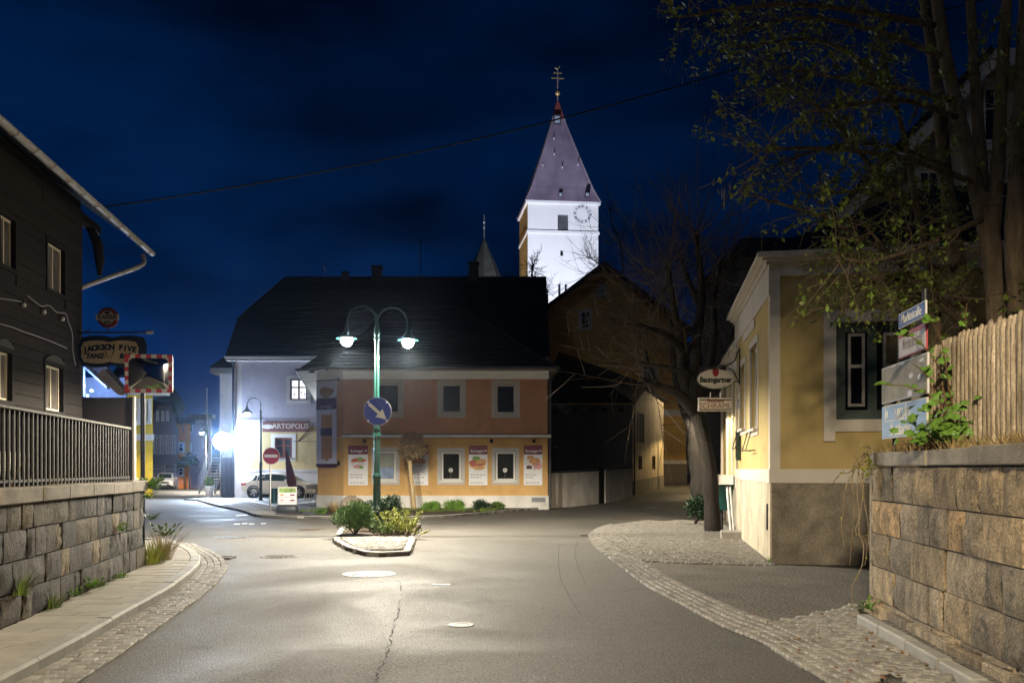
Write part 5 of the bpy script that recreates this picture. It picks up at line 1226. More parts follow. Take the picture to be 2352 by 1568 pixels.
# planter wires on the window sills
for r_ in wI:
    mb = MB(); m0 = (r_[0] + r_[1]) / 2
    for q in (-.35, .35): mb.tube([frI.p(m0 + q, r_[2] + .02, .08), frI.p(m0 + q, r_[2] - .42, .2), frI.p(m0 + q, r_[2] - .42, .02)], .012, 5)
    mb.tube([frI.p(m0 - .4, r_[2] - .42, .2), frI.p(m0 + .4, r_[2] - .42, .2)], .012, 5).build('flower_box_holder', IRON, inn)
# roof
c0, c1, c2 = frE.p(-.25, zI + .03, .25), frE.p(LE, zI + .03, .25), frI.p(-.25, zI + .03, .25)
c3 = c2 + (c1 - c0); q = Z * 2.4
MB().add([c0, c1, c2, c3, (c0 + c2) / 2 + (c1 - c0) * .45 + q * .0 + Z * 1.9, (c0 + c2) / 2 + (c1 - c0) + Z * 1.9], [(0, 1, 5, 4), (2, 0, 4), (3, 2, 4, 5)]).build('roof', ROOF, inn)
# rear wing with green doors
wg_ = thing('inn_wing', frI.p(-4, 0), 'recessed rear wing of the inn with green double door and columns', 'house')
frJ = Fr(frI.p(-9.3, 0, -.3), GS); LJ = 9.3
dz0 = .75; dj = [(6.9, 8.75, zpl - .1, 4.2), (3.0, 4.6, zpl - .1, 4.2)]
wall_open(MB(), frJ, 0, LJ, .0, 4.95, dj, .2).build('wall', INN, wg_)
for r_ in dj:
    dd = frame_ring(MB(), frJ, *r_, .1, -.12, -.05).build('door', TRIM, wg_)
    for q in (0, 1):
        x0 = r_[0] + .1 + q * ((r_[1] - r_[0] - .2) / 2); x1 = x0 + (r_[1] - r_[0] - .2) / 2
        MB().fbox(frJ, x0 + .03, x1 - .03, r_[2] + .05, r_[3] - .1, -.12, -.08).build('leaf', DKGREEN, dd)
    MB().fbox(frJ, (r_[0] + r_[1]) / 2 - .06, (r_[0] + r_[1]) / 2 + .06, r_[2], r_[3], -.1, -.03).build('mullion', TRIM, dd)
MB().fbox(frJ, 0, LJ, zpl - .25, zpl + .05, 0, .25).build('sill_course', TRIM, wg_); MB().fbox(frJ, 0, LJ, -.2, zpl - .25, -.1, .02).build('plinth', mat('wing_plinth', (.3, .27, .22), .9), wg_)
MB().fbox(frJ, 0, LJ, 4.3, 4.75, 0, .05).build('frieze', TRIM, wg_)
for o_, h0, h1 in ((.12, 4.75, 4.83), (.2, 4.83, 4.95)): MB().fbox(frJ, -.1, LJ, h0, h1, -.2, o_).build('cornice', TRIM, wg_)
for s_ in (8.85, 6.5, 2.6, .2): MB().fbox(frJ, s_, s_ + .3, zpl + .05, 4.3, 0, .06).build('pilaster', TRIM, wg_)
MB().hexa([frJ.p(-.2, 4.95, .25), frJ.p(LJ, 4.95, .25), frJ.p(LJ, 4.95, -7), frJ.p(-.2, 4.95, -7), frJ.p(-.2, 7, -3), frJ.p(LJ, 7, -3), frJ.p(LJ, 7, -3.5), frJ.p(-.2, 7, -3.5)]).build('roof', ROOF, wg_)
# small wall plates, mail box, thermometer on the inn
fa = frI.px(1692.5, 938)
tag(MB().fbox(frI, .35, .65, 3.0, 3.22, .0, .03).build('house_number', mat('blue_enamel', (.02, .04, .18), .4)), 'small blue house number plate behind the hanging inn sign', 'plate')
b = thing('menu_box', frI.p(.9, 1.9), 'small dark green menu box on the inn street wall', 'box'); MB().fbox(frI, .75, 1.05, 1.8, 2.5, 0, .1).build('case', DKGREEN, b); MB().fbox(frI, .79, 1.01, 1.86, 2.44, .1, .105).build('pane', GLASS, b)
hm = frI.px(1768, 1216); tag(MB().fbox(frI, LI - .32, LI - .27, .55, 1.0, .03, .06).build('metal_flap', IRON, bevel=.005), 'narrow dark metal strip on the inn plinth edge', 'fitting')

# hanging inn signs
fo_ = Fr((at(1602, 0, 21.0).x, 21.0), (1, .0)); zq = zoomed(1340, 880, 3.015)
ovs = thing('oval_sign', fo_.p(.45, 3.2), 'white oval beer sign with red shield hanging from the inn', 'sign', None)
a0, a1, z0, z1_ = fo_.rect(*[zq(1212, 0)[0], zq(1496, 0)[0]], zq(0, 128)[1], zq(0, 308)[1]); ca, cz = (a0 + a1) / 2, (z0 + z1_) / 2; w, h = a1 - a0, z1_ - z0
def oval(k):
    p = [(ca + math.cos(R(t)) * w / 2 * k, cz + .04 + math.sin(R(t)) * h * .42 * k * (1 if t < 180 else .95)) for t in range(0, 360, 12)]
    return [(x, y - (h * .14 if abs(x - ca) < w * .03 and y < cz else 0)) for x, y in p]
poly_plate(fo_, oval(1.0), -.07, 0).build('casing', DKGREEN, ovs)
FACE = mat('sign_face', (.60, .56, .50), .5, .04, 2)
poly_plate(fo_, [(x, y + .012) for x, y in oval(.97)], 0, .012).build('face', FACE, ovs)
text('Baumgartner', fo_, ca, cz + .03, .165, mat('sign_green_black', (.006, .02, .02), .5), ovs, .015, bold=.008, stretch=.82)
for q in range(4): MB().fbox(fo_, ca - .24 + q * .12, ca - .14 + q * .12, cz - .115, cz - .09, .012, .0145).build('text_line', PTXT, ovs)
poly_plate(fo_, [(ca - .07, cz + .27), (ca + .07, cz + .27), (ca + .07, cz + .17), (ca + .04, cz + .12), (ca, cz + .1), (ca - .04, cz + .12), (ca - .07, cz + .17)], .012, .016).build('shield_emblem', RED, ovs)
a0, a1, z0, z1_ = fo_.rect(zq(1224, 0)[0], zq(1477, 0)[0], zq(0, 340)[1], zq(0, 443)[1]); ca2 = (a0 + a1) / 2
ins = thing('inn_name_sign', fo_.p(ca2, z0), 'rectangular white name sign with red lettering below the oval sign', 'sign')
MB().fbox(fo_, a0, a1, z0, z1_, -.05, 0).build('casing', mat('alu_frame', (.5, .48, .46), .5), ins)
MB().fbox(fo_, a0 + .015, a1 - .015, z0 + .015, z1_ - .015, 0, .006).build('face', FACE, ins)
for zz in (z0 + .035, z1_ - .05): MB().fbox(fo_, a0 + .02, a1 - .02, zz - .012, zz + .012, .006, .009).build('bar_line', BLACKP, ins)
REDL = mat('red_lettering', (.17, .012, .012), .5)
text('Gasthaus', fo_, ca2, z0 + .235, .105, REDL, ins, .01, bold=.003); text('SCHRAML', fo_, ca2, z0 + .115, .17, REDL, ins, .01, bold=-.001, stretch=.95)
for q in (-.1, .12): MB().tube([fo_.p(ca2 + q, z1_, -.03), fo_.p(ca2 + q, z1_ + .12, -.03)], .012, 6).build('link_rod', METAL, ins)
sbr = thing('scroll_bracket', fo_.p(.9, 3.5), 'curved black iron bracket fixed to the inn wall above the oval sign', 'bracket')
zz2 = zoomed(1700, 600, 3.136)
def bp(x, y): return at(*zz2(x, y), 21.0)
MB().tube([bp(467, 840), bp(467, 1130)], .018, 7).build('wall_bar', IRON, sbr)
MB().tube(smooth_line([bp(465, 860), bp(448, 885), bp(435, 930), bp(400, 965), bp(340, 985), bp(270, 992), bp(195, 1010)], 4), .016, 7).build('scroll_arm', IRON, sbr)
MB().tube(smooth_line([bp(330, 990), bp(380, 1000), bp(425, 1035), bp(445, 1080), bp(462, 1105)], 4), .014, 7).build('scroll_brace', IRON, sbr)
MB().tube([bp(430, 1108), bp(467, 1108)], .014, 6).build('lower_arm', IRON, sbr); MB().tube([bp(272, 992), bp(272, 1010)], .012, 6).build('hook', IRON, sbr)
# things by the inn door: steps, bin, leaning poles
st = thing('stone_steps', gp(*zq(1460, 1400)), 'two worn stone step blocks at the corner of the inn', 'steps')
c = gp(*zq(1395, 1415)); 
frst = Fr((c.x, c.y), (1, -.18)); MB().fbox(frst, 0, 1.05, -.02, .2, -.55, 0).build('step', GRANK, st, bevel=.02); MB().fbox(frst, .75, 1.5, .2, .42, -1.1, -.2).build('step', GRANK, st, bevel=.02)
bn_ = thing('green_bin', at(1660, 1210, 24.5), 'dark teal bin behind the leaning poles beside the inn', 'bin')
p = Vector((at(1657, 0, 24.5).x, 24.5, 0)); MB().add([(p.x - .2, p.y - .2, .55), (p.x + .2, p.y - .2, .55), (p.x + .2, p.y + .2, .55), (p.x - .2, p.y + .2, .55), (p.x - .26, p.y - .24, 1.15), (p.x + .26, p.y - .24, 1.15), (p.x + .26, p.y + .24, 1.15), (p.x - .26, p.y + .24, 1.15)], [(3, 2, 1, 0), (4, 5, 6, 7), (0, 1, 5, 4), (1, 2, 6, 5), (2, 3, 7, 6), (3, 0, 4, 7)]).build('body', mat('teal_plastic', (.01, .10, .09), .5), bn_)
MB().box(p.x - .28, p.x + .28, p.y - .26, p.y + .26, 1.15, 1.2).build('lid', DKGREEN, bn_); MB().tube([(p.x, p.y, 0), (p.x, p.y, .56)], .05, 8).build('stand', IRON, bn_)
for k, (u, lab) in enumerate(((1671, 'left'), (1678, 'right'))):
    a = gp(u + 1, 1226); b_ = at(u + 5, 1118, 23.6)
    tag(MB().tube([Vector((a.x, 22.9, 0)), Vector((b_.x, 23.9, b_.z))], .03, 8).build('leaning_pole', WHITE), lab + ' one of two white poles leaning by the inn corner', 'pole')

# ================================================================ VILLA behind the inn
VIL = mat('villa_tan', (.36, .29, .19), .9, .1, .8, .2, 40); frZ = Fr((at(1905, 0, 27).x, 27), (1, -.12)); vl = thing('villa', frZ.p(4, 2, -4), 'tall dim tan villa with white verge behind the leafy tree', 'house')
pts = [frZ.px(1900, 1000), frZ.px(2420, 1000), frZ.px(2420, 130), frZ.px(2270, 130), frZ.px(1912, 500)]
MB().poly([frZ.p(pts[0][0], 0), frZ.p(pts[1][0], 0), frZ.p(*pts[2]), frZ.p(*pts[3]), frZ.p(*pts[4])]).build('gable_wall', VIL, vl)
a, b_ = frZ.p(*pts[4]), frZ.p(*pts[3]); dvec = (b_ - a).normalized(); nn = dvec.cross(frZ.n).normalized(); nn = nn if nn.z > 0 else -nn
MB().hexa([a - dvec * .6 + frZ.n * .5, b_ + frZ.n * .5, b_ - frZ.n * 6, a - dvec * .6 - frZ.n * 6, a - dvec * .6 + frZ.n * .5 + nn * .15, b_ + frZ.n * .5 + nn * .15, b_ - frZ.n * 6 + nn * .15, a - dvec * .6 - frZ.n * 6 + nn * .15]).build('roof', ROOF, vl)
MB().hexa([a - dvec * .6 + frZ.n * .45 - nn * .35, b_ + frZ.n * .45 - nn * .35, b_ + frZ.n * .02 - nn * .35, a - dvec * .6 + frZ.n * .02 - nn * .35, a - dvec * .6 + frZ.n * .45 - nn * .02, b_ + frZ.n * .45 - nn * .02, b_ + frZ.n * .02 - nn * .02, a - dvec * .6 + frZ.n * .02 - nn * .02]).build('verge_board', TRIM, vl)
MB().fbox(frZ, pts[3][0], pts[2][0], pts[3][1] - .5, pts[3][1], 0, .5).build('eave_course', TRIM, vl)
for (u0, u1, v0, v1) in [(2105, 2160, 390, 560), (2230, 2290, 200, 330), (2225, 2262, 400, 560)]:
    r_ = frZ.rect(u0, u1, v0, v1); window(vl, frZ, r_, TRIM, GLASS, .1, -.06, (1, 1), surround=(TRIM, .2), sur_out=.1)
rg = thing('dark_rear_roof', (8, 38, 0), 'low dark roof between bare tree and villa', 'house'); x0, x1 = at(1700, 0, 40).x, at(1960, 0, 40).x
MB().box(x0, x1, 40, 48, 0, at(0, 590, 40).z).build('wall', mat('rear_wall', (.1, .09, .08), .9), rg); MB().hexa([(x0 - .5, 39.5, at(0, 590, 40).z), (x1 + .5, 39.5, at(0, 590, 40).z), (x1 + .5, 49, at(0, 590, 40).z), (x0 - .5, 49, at(0, 590, 40).z), (x0 + .8, 43, at(0, 545, 43).z), (x1 - .5, 43, at(0, 545, 43).z), (x1 - .5, 44, at(0, 545, 43).z), (x0 + .8, 44, at(0, 545, 43).z)]).build('roof', ROOF, rg)

# ================================================================ PICKET FENCE and street signs on the right wall
frP = Fr((4.45, 10.3), WR0 - WR1); pf = thing('picket_fence', frP.p(2, 1.9), 'rough pale half round picket fence above the tan wall', 'fence')
s = .1; rnd = random.Random(8)
while s < 10.6:
    w_ = rnd.uniform(.085, .115); zt_ = 2.9 + rnd.uniform(-.035, .035) - (.0 if s > .5 else .1); lean = rnd.uniform(-.012, .012)
    prof = [(-w_ / 2, 0), (-w_ * .36, .028), (0, .04), (w_ * .36, .028), (w_ / 2, 0)]
    mb = MB(); 
    for z_, k in ((1.72, 1), (zt_ - .09, 1), (zt_ - .03, .8), (zt_, .35)): mb.v += [frP.p(s + x * k + lean * (z_ - 1.7), z_, y_ * k) for x, y_ in prof]
    for r_ in range(3): mb.f += [(r_ * 5 + i, r_ * 5 + i + 1, r_ * 5 + 6 + i, r_ * 5 + 5 + i) for i in range(4)] + [(r_ * 5 + 4, r_ * 5, r_ * 5 + 5, r_ * 5 + 9)]
    mb.f.append((15, 16, 17, 18, 19)); mb.build('picket', PICK, pf, smooth=60); s += w_ + rnd.uniform(.002, .016)
for z_ in (2.05, 2.6): MB().fbox(frP, 0, 10.7, z_, z_ + .09, -.07, -.012).build('rail', PICK, pf)
for s in (0.0, 2.2, 4.4, 6.6, 8.8): MB().fbox(frP, s - .05, s + .05, 1.5, 2.85, -.18, -.075).build('post', PICK, pf)
frQ = Fr((4.17, 10.65), WR0 - WR1); spost = thing('sign_post', frQ.p(1.2, 1.7, -.08), 'dark slim post holding the street signs above the tan wall', 'post')
MB().tube([frQ.p(1.16, 1.5, -.09), frQ.p(1.16, 3.4, -.09)], .03, 10).build('pole', IRON, spost, smooth=40); MB().tube([frQ.p(.1, 1.5, -.09), frQ.p(.1, 2.7, -.09)], .02, 8).build('side_pole', IRON, spost, smooth=40)
zs3 = zoomed(2060, 680, 3.136)
def qrect(x0, x1, y0, y1): # corners measured mid-edge
    s0 = frQ.px(*zs3(x0, (y0 + y1) / 2))[0]; s1 = frQ.px(*zs3(x1, (y0 + y1) / 2))[0]; xm = (x0 + x1) / 2
    return s0, s1, frQ.px(*zs3(xm, y1))[1], frQ.px(*zs3(xm, y0))[1]
SB = mat('street_blue', (.012, .06, .28), .4, .1, 3)
def plate(r_, m, lab, rim, texts, name='street_sign', extra=None):
    a0, a1, z0, z1_ = r_; t = thing(name, frQ.p((a0 + a1) / 2, z0), lab, 'sign')
    MB().fbox(frQ, a0, a1, z0, z1_, -.02, 0).build('plate', rim, t, bevel=.004); MB().fbox(frQ, a0 + .014, a1 - .014, z0 + .014, z1_ - .014, 0, .004).build('face', m, t)
    for (s_, x, y, sz, m2, kw) in texts: text(s_, frQ, a0 + (a1 - a0) * x, z0 + (z1_ - z0) * y, sz, m2, t, .006, **kw)
    return t, r_
SW = mat('sign_white', (.66, .64, .62), .5, .06, 4)
plate(qrect(585, 795, 272, 397), SB, 'blue enamel street sign reading Marktstraße, topmost on the post', SW, [('Marktstraße', .5, .5, .14, SW, dict(bold=0, stretch=.95))])
t, r_ = plate(qrect(585, 800, 440, 642), mat('dirty_white_sign', (.6, .55, .52), .6, .15, 5), 'dirty white sign with red edge below the blue street sign', mat('faded_red', (.4, .07, .09), .6), [('Werfunferlgras', .53, .5, .17, mat('grey_letter', (.2, .19, .19), .6), dict(bold=0, stretch=.62))])
MB().fbox(frQ, r_[0] + .02, r_[1] - .02, r_[3] - .05, r_[3] - .015, .004, .006).build('red_strip', mat('faded_red', (.4, .07, .09)), t)
t, r_ = plate(qrect(453, 812, 690, 990), mat('blank_board', (.34, .32, .27), .75, .25, 3, c2=(.4, .37, .29)), 'blank weathered beige sign board with peeling edges', SW, [])
for (x, y, a_, b_) in ((.68, .55, .04, .07), (.66, .1, .05, .09), (.85, .45, .03, .08), (.5, .93, .06, .03), (.9, .85, .05, .05), (.3, .95, .05, .02)): blob(frQ, r_[0] + (r_[1] - r_[0]) * x, r_[2] + (r_[3] - r_[2]) * y, (r_[1] - r_[0]) * a_, (r_[3] - r_[2]) * b_, SW, t, .006, seed=int(x * 100))
LB_ = mat('pale_blue_sign', (.18, .33, .52), .5, .12, 4); CRL = mat('cream_letter', (.66, .62, .5), .5)
t, r_ = plate(qrect(455, 805, 1015, 1290), LB_, 'faded light blue garage sign with cream lettering, lowest on the post', CRL, [('NISSAN', .5, .66, .185, CRL, dict(bold=0, stretch=.85)), ('Brettbacher', .46, .24, .2, CRL, dict(bold=0, stretch=.74))])
frame_ring(MB(), frQ, r_[0] + .14, r_[0] + .9, r_[2] + .185, r_[2] + .365, .012, .004, .007).build('name_frame', CRL, t); disc(frQ, r_[0] + .2, r_[2] + .27, .045, .004, .007, 14).build('round_emblem', CRL, t)

# ================================================================ STREET LAMPS
WARMW = (1.0, .90, .71)
BULB = mat('lit_bulb', (1, 1, 1), .5, 0, 1, emit=(1.0, .95, .88), estr=520)
SHADEIN = mat('shade_white', (.75, .75, .72), .5)
def lamp_head(t, c, power, colr, size=166, k=1.0, bulb=BULB):
    "bell shade hanging with its rim at c.z"
    h = MB().lathe([(.03 * k, .36 * k), (.05 * k, .30 * k), (.07 * k, .22 * k), (.13 * k, .13 * k), (.24 * k, .05 * k), (.29 * k, .0), (.28 * k, .0), (.22 * k, .045 * k), (.1 * k, .11 * k), (.0, .12 * k)], c, 24).build('shade', LGREEN, t, smooth=50)
    MB().lathe([(0, -.2 * k), (.1 * k, -.17 * k), (.165 * k, -.06 * k), (.13 * k, .04 * k), (.04 * k, .1 * k)], c, 16).build('bulb', bulb, h, smooth=True)
    if power: spot('lamp_light', c - Z * .23 * k, power, colr, size, .2, .09, c - Z * 3, t, .5)
def double_lamp(x, y, lab, power, colr, ang=0.0, sign=None, lod=True, hs=(( -.72, .0), (.74, -.04))):
    base = Vector((x, y, gz(x, y))); t = thing('street_lamp', base, lab, 'street lamp', 'street lamps')
    ex = Vector((math.cos(ang), math.sin(ang), 0))
    MB().lathe([(.13, 0), (.13, .1), (.105, .14), (.095, .8), (.085, 1.35), (.10, 1.4), (.10, 1.44), (.075, 1.5)], base, 16).build('base', LGREEN, t, smooth=40)
    MB().lathe([(.092, 2.38), (.092, 2.42), (.08, 2.44), (.08, 2.5), (.092, 2.52), (.092, 2.56)], base, 16).build('collar', LGREEN, t, smooth=40)
    MB().lathe([(.072, 1.5), (.068, 2.4), (.056, 2.56), (.052, 4.7)], base, 16).build('pole', LGREEN, t, smooth=40)
    MB().lathe([(.075, 4.66), (.08, 4.72), (.06, 4.76), (.08, 4.82), (.075, 4.9), (.05, 5.0), (.03, 5.25), (0.01, 5.3)], base, 14).build('finial', LGREEN, t, smooth=40)
    for hx, hz in hs:
        s_ = 1 if hx > 0 else -1; r_ = abs(hx) / 2; cc = base + ex * (s_ * r_) + Z * (5.13 + hz)
        arc = [base + ex * (s_ * .02) + Z * 4.9] + [cc + ex * (-s_ * math.cos(math.pi * k / 10) * r_ * .97) + Z * (math.sin(math.pi * k / 10) * r_ * .97) for k in range(11)]
        end = base + ex * hx + Z * (4.78 + hz); arc.append(end + Z * .2)
        MB().tube(arc, .022, 8).build('arm', LGREEN, t, smooth=50)
        lamp_head(t, end - Z * .08, power, colr, k=.88)
    return t
lx, ly = gp(866, 1230).x, 22.6
double_lamp(lx, ly, 'green double headed street lamp lit on the planted traffic island', 3700, WARMW)
ml = thing('mast_lamp', (-.9, -5.0, 0), 'tall mast street lamp standing behind the viewer', 'street lamp')
MB().lathe([(.1, 0), (.09, 1), (.06, 6.4)], (-.9, -5.0, 0), 12).build('mast', METAL, ml, smooth=40); MB().tube([(-.9, -5.0, 6.35), (-.85, -4.6, 6.6), (-.8, -4.0, 6.7)], .04, 8).build('arm', METAL, ml)
lamp_head(ml, Vector((-.8, -3.9, 6.45)), 6900, (1.0, .82, .55), 173); [o for o in ml.children if o.type == 'LIGHT'][0].data.shadow_soft_size = .35
def swan_lamp(u, vb, d, head_px, arch_v, lab, power, bulb, k=.9, right=False):
    p = at(u, vb, d); base = Vector((p.x, d, gz(p.x, d))); t = thing('swan_lamp', base, lab, 'street lamp')
    zt_ = at(0, arch_v, d).z; hx = at(head_px[0], 0, d).x - p.x; hz = at(0, head_px[1], d).z; r_ = abs(hx) / 2; s_ = 1 if hx > 0 else -1
    MB().lathe([(.11, 0), (.11, .1), (.08, .16), (.075, 1.9), (.09, 1.95), (.06, 2.05), (.05, zt_ - base.z - r_ - .4), (.065, zt_ - base.z - r_ - .38), (.04, zt_ - base.z - r_ - .25)], base, 12).build('pole', DKGREEN, t, smooth=40)
    cc = Vector((p.x + s_ * r_, d, zt_ - r_)); pts_ = [Vector((p.x, d, zt_ - r_ - .3))] + [cc + Vector((-s_ * math.cos(math.pi * k_ / 10) * r_, 0, math.sin(math.pi * k_ / 10) * r_)) for k_ in range(11)] + [Vector((p.x + hx, d, hz + .3))]
    MB().tube(pts_, .03, 8).build('arm', DKGREEN, t, smooth=50)
    lamp_head(t, Vector((p.x + hx, d, hz)), power, (1.0, .9, .74) if power > 1000 else (.85, .92, 1.0), 160, k * 1.2, bulb)
    return t
DIMB = mat('dim_bulb', (.9, .9, .9), .5, 0, 1, emit=(.9, .95, 1.0), estr=6)
swan_lamp(599, 1147, 49, (567.5, 947), 913, 'dark swan neck street lamp before the violet house', 80, DIMB)
swan_lamp(z4(605, 0)[0], 1130, 82, (z4(560, 0)[0], z4(0, 612)[1]), z4(0, 540)[1], 'far swan neck lamp just left of the glaring floodlight', 7000, mat('far_bulb', (1, 1, 1), .5, 0, 1, emit=(.9, .95, 1), estr=25))
swan_lamp(236, 1150, 51, (222, 938), 900, 'lit swan neck lamp hidden behind the dark screen and mirror', 2600, mat('far_bulb', (1, 1, 1)))
pole_p = at(z4(603, 0)[0], z4(0, 1000)[1], 84); tag(MB().tube([Vector((pole_p.x, 84, -.4)), at(z4(603, 0)[0], z4(0, 232)[1], 84)], .06, 8).build('flag_pole', WHITE), 'tall slim pale pole left of the glaring floodlight', 'pole')
# glaring floodlight at the violet house corner
fl = at(511, 1012, 56.2); f_ = thing('wall_floodlight', (fl.x, fl.y, -.1), 'glaring blue white floodlight mast at the violet house corner', 'floodlight')
MB().tube([(fl.x - .1, fl.y + .2, -.2), (fl.x - .1, fl.y + .2, fl.z + .4)], .06, 8).build('mast', IRON, f_)
fd = (Vector((-3.0, 10, 0)) - fl).normalized(); q = Vector((-fd.y, fd.x, 0)).normalized(); r_ = fd.cross(q)
MB().lathe([(.1, -.3), (.3, -.2), (.44, -.02)], fl, 20, fd).build('housing', IRON, f_)
MB().lathe([(.52, 0), (.45, .08), (.26, .14), (0, .16)], fl - fd * .02, 20, fd).build('lens', mat('glare_lens', (1, 1, 1), .5, 0, 1, emit=(.62, .78, 1.0), estr=900), f_, smooth=True)
spot('flood_beam', fl + fd * .2, 3400, (.62, .76, 1.0), 150, .5, .25, (-4, 12, 0), f_)
gl = bpy.data.lights.new('flood_spill', 'POINT'); gl.energy = 80; gl.color = (.6, .75, 1.0); gl.shadow_soft_size = .3; glo = bpy.data.objects.new('flood_spill', gl); col.objects.link(glo); glo.parent = f_; glo.location = fl + Vector((.1, -1.1, .3)) - wof(f_)
# small lamp lighting the barn gable
bl = frG.p(LG - .6, gzB + 3.4, 2.6)
wl_ = thing('alley_lamp', frG.p(LG - .3, gzB + 3.4), 'small warm wall lamp hidden behind the tree lighting the barn gable', 'lamp'); MB().tube([frG.p(LG - 1.0, gzB + 3.75, 0), frG.p(LG - .8, gzB + 3.85, 2.5), bl + Z * .3], .02, 6).build('arm', IRON, wl_); lamp_head(wl_, bl + Z * .05, 500, (1.0, .72, .32), 165, .5, mat('warm_bulb', (1, 1, 1), .5, 0, 1, emit=(1, .8, .5), estr=20))
ll = Vector((10.8, 56.5, 6.4)); w2 = thing('lane_lamp', (10.8, 56.5, gz(10.8, 56.5)), 'lane lamp standing hidden behind the leaning tree trunk', 'lamp'); MB().tube([(10.8, 56.5, .3), ll + Z * .3], .05, 7).build('pole', IRON, w2); lamp_head(w2, ll, 380, (1, .8, .5), 178, .8, mat('lane_bulb', (1, 1, 1), .5, 0, 1, emit=(1, .8, .5), estr=260))

wlp = frJ.p(3.6, 3.5, .9); w3 = thing('wing_lamp', frJ.p(3.6, 4.3), 'warm bracket lamp on the inn wing hidden by the oval sign', 'lamp'); MB().tube([frJ.p(3.6, 3.7, 0), frJ.p(3.6, 3.9, .7), wlp + Z * .22], .018, 6).build('arm', IRON, w3); lamp_head(w3, wlp, 480, (1, .82, .58), 167, .6, mat('warm_bulb', (1, 1, 1)))

# ================================================================ TRAFFIC ISLAND
ip = [gp(*z6(x, y), .1) for x, y in [(233, 1395), (330, 1450), (480, 1490), (600, 1497), (830, 1485), (863, 1400), (860, 1330)]]
ipb = [Vector((-2.55, 26.5, 0)), Vector((-3.5, 27.5, 0)), Vector((-4.6, 25.5, 0))]
isl_line = [Vector((p.x, p.y, 0)) for p in ip] + ipb
isl = tag(MB().prism([(p.x, p.y) for p in isl_line], -.02, .06).build('traffic_island', JOINT), 'kerbed traffic island with setts and shrubs round the lamp', kind='structure')
IK = resample([Vector((p.x, p.y, 0)) for p in isl_line] + [Vector((ip[0].x, ip[0].y, 0))], .15); II = offset(IK, .12)
for i in range(0, len(IK) - 4, 4):
    mb = MB(); P_ = [IK[i].lerp(IK[i + 1], .08)] + IK[i + 1:i + 4] + [IK[i + 4].lerp(IK[i + 3], .08)]; Q_ = [II[i].lerp(II[i + 1], .08)] + II[i + 1:i + 4] + [II[i + 4].lerp(II[i + 3], .08)]
    for k in range(4): mb.hexa([P_[k] - Z * .02, P_[k + 1] - Z * .02, Q_[k + 1] - Z * .02, Q_[k] - Z * .02, P_[k] + Z * .085, P_[k + 1] + Z * .085, Q_[k + 1] + Z * .085, Q_[k] + Z * .085])
    mb.build('kerb_stone', GRANK, isl)
pl = []; rnd = random.Random(4); ipoly = [(p.x, p.y) for p in isl_line]
for k in range(40):
    for q in range(30):
        x, yy = -4.4 + q * .11 + (k % 2) * .05 + rnd.uniform(-.01, .01), 18 + k * .11 + rnd.uniform(-.01, .01)
        if yy < 21.6 and inpoly(x, yy, ipoly) and min((Vector((x, yy, 0)) - q_).length for q_ in II) > .06: pl.append((Vector((x, yy, .058)), rnd.uniform(-.2, .2), rnd.uniform(.9, 1.0)))
lay_setts(isl, pl)
MB().prism([(-3.95, 21.5), (-2.3, 21.4), (-2.5, 26), (-4.2, 25.2)], .0, .095).build('planting_soil', SOIL, isl)

# direction sign on the lamp post
fz = Fr((lx, ly - .13), (1, 0)); asg = thing('arrow_sign', (lx, ly - .12, 2.3), 'round blue keep right sign with white arrow on the lamp post', 'sign')
ca, cz = fz.px(867, 944); SR = .335
disc(fz, ca, cz, SR, -.012, 0, 40).build('disc', mat('alu_frame', (.5, .5, .5)), asg); disc(fz, ca, cz, SR - .012, 0, .004, 40).build('blue_face', mat('sign_blue', (.006, .025, .30), .4, .06, 2), asg)
d_ = Vector((math.cos(R(-42)), math.sin(R(-42)))); n_ = Vector((-d_.y, d_.x))
def ap(l, w): v_ = d_ * l + n_ * w; return (ca + v_.x, cz + v_.y)
poly_plate(fz, [ap(-.27, .038), ap(.05, .038), ap(.05, .125), ap(.285, 0), ap(.05, -.125), ap(.05, -.038), ap(-.27, -.038)], .004, .008).build('arrow', SW, asg)
for q in (45, 135, 225, 315): disc(fz, ca + math.cos(R(q)) * SR * .92, cz + math.sin(R(q)) * SR * .92, .022, .004, .016, 10).build('rivet', mat('rivet_bright', (.8, .8, .8), .3), asg)
for q in (-.12, .12): MB().box(lx - .075, lx + .075, ly - .125, ly + .075, cz + q - .02, cz + q + .02).build('clamp', METAL, asg)

# no entry sign, A-board, bin, parasol, chairs near the bakery
d = 35.0; p = at(621, 1175, d); ne = thing('no_entry_sign', (p.x, d, .06), 'round red no entry sign on slim post before the violet house', 'sign')
MB().tube([(p.x, d, 0), (p.x, d, at(0, 1028, d).z)], .03, 8).build('post', METAL, ne, smooth=40); fn = Fr((p.x, d - .05), (1, 0)); ca, cz = fn.px(622.5, 1046)
disc(fn, ca, cz, .315, -.012, 0, 36).build('disc', SW, ne); disc(fn, ca, cz, .305, 0, .004, 36).build('red_face', RED, ne); MB().fbox(fn, ca - .24, ca + .24, cz - .05, cz + .05, .004, .008).build('white_bar', SW, ne)
d = 33.4; p = at(660, 1182, d); ab = thing('pavement_sign', (p.x, d, .07), 'white framed menu board on a dark rocking base by the kerb', 'sign board'); fa_ = Fr((p.x - .33, d), (1, .05)); zb_, zt_ = at(0, 1170, d).z, at(0, 1117, d).z
frame_ring(MB(), fa_, 0, .66, zb_, zt_, .03, -.03, 0).build('frame', mat('alu_frame', (.5, .5, .5)), ab); MB().fbox(fa_, .03, .63, zb_ + .03, zt_ - .03, -.025, -.01).build('sheet', PAPER, ab)
MB().fbox(fa_, .04, .62, zt_ - .2, zt_ - .04, -.01, -.006).build('printed_header', mat('print_green', (.2, .3, .08), .5, .5, 6), ab)
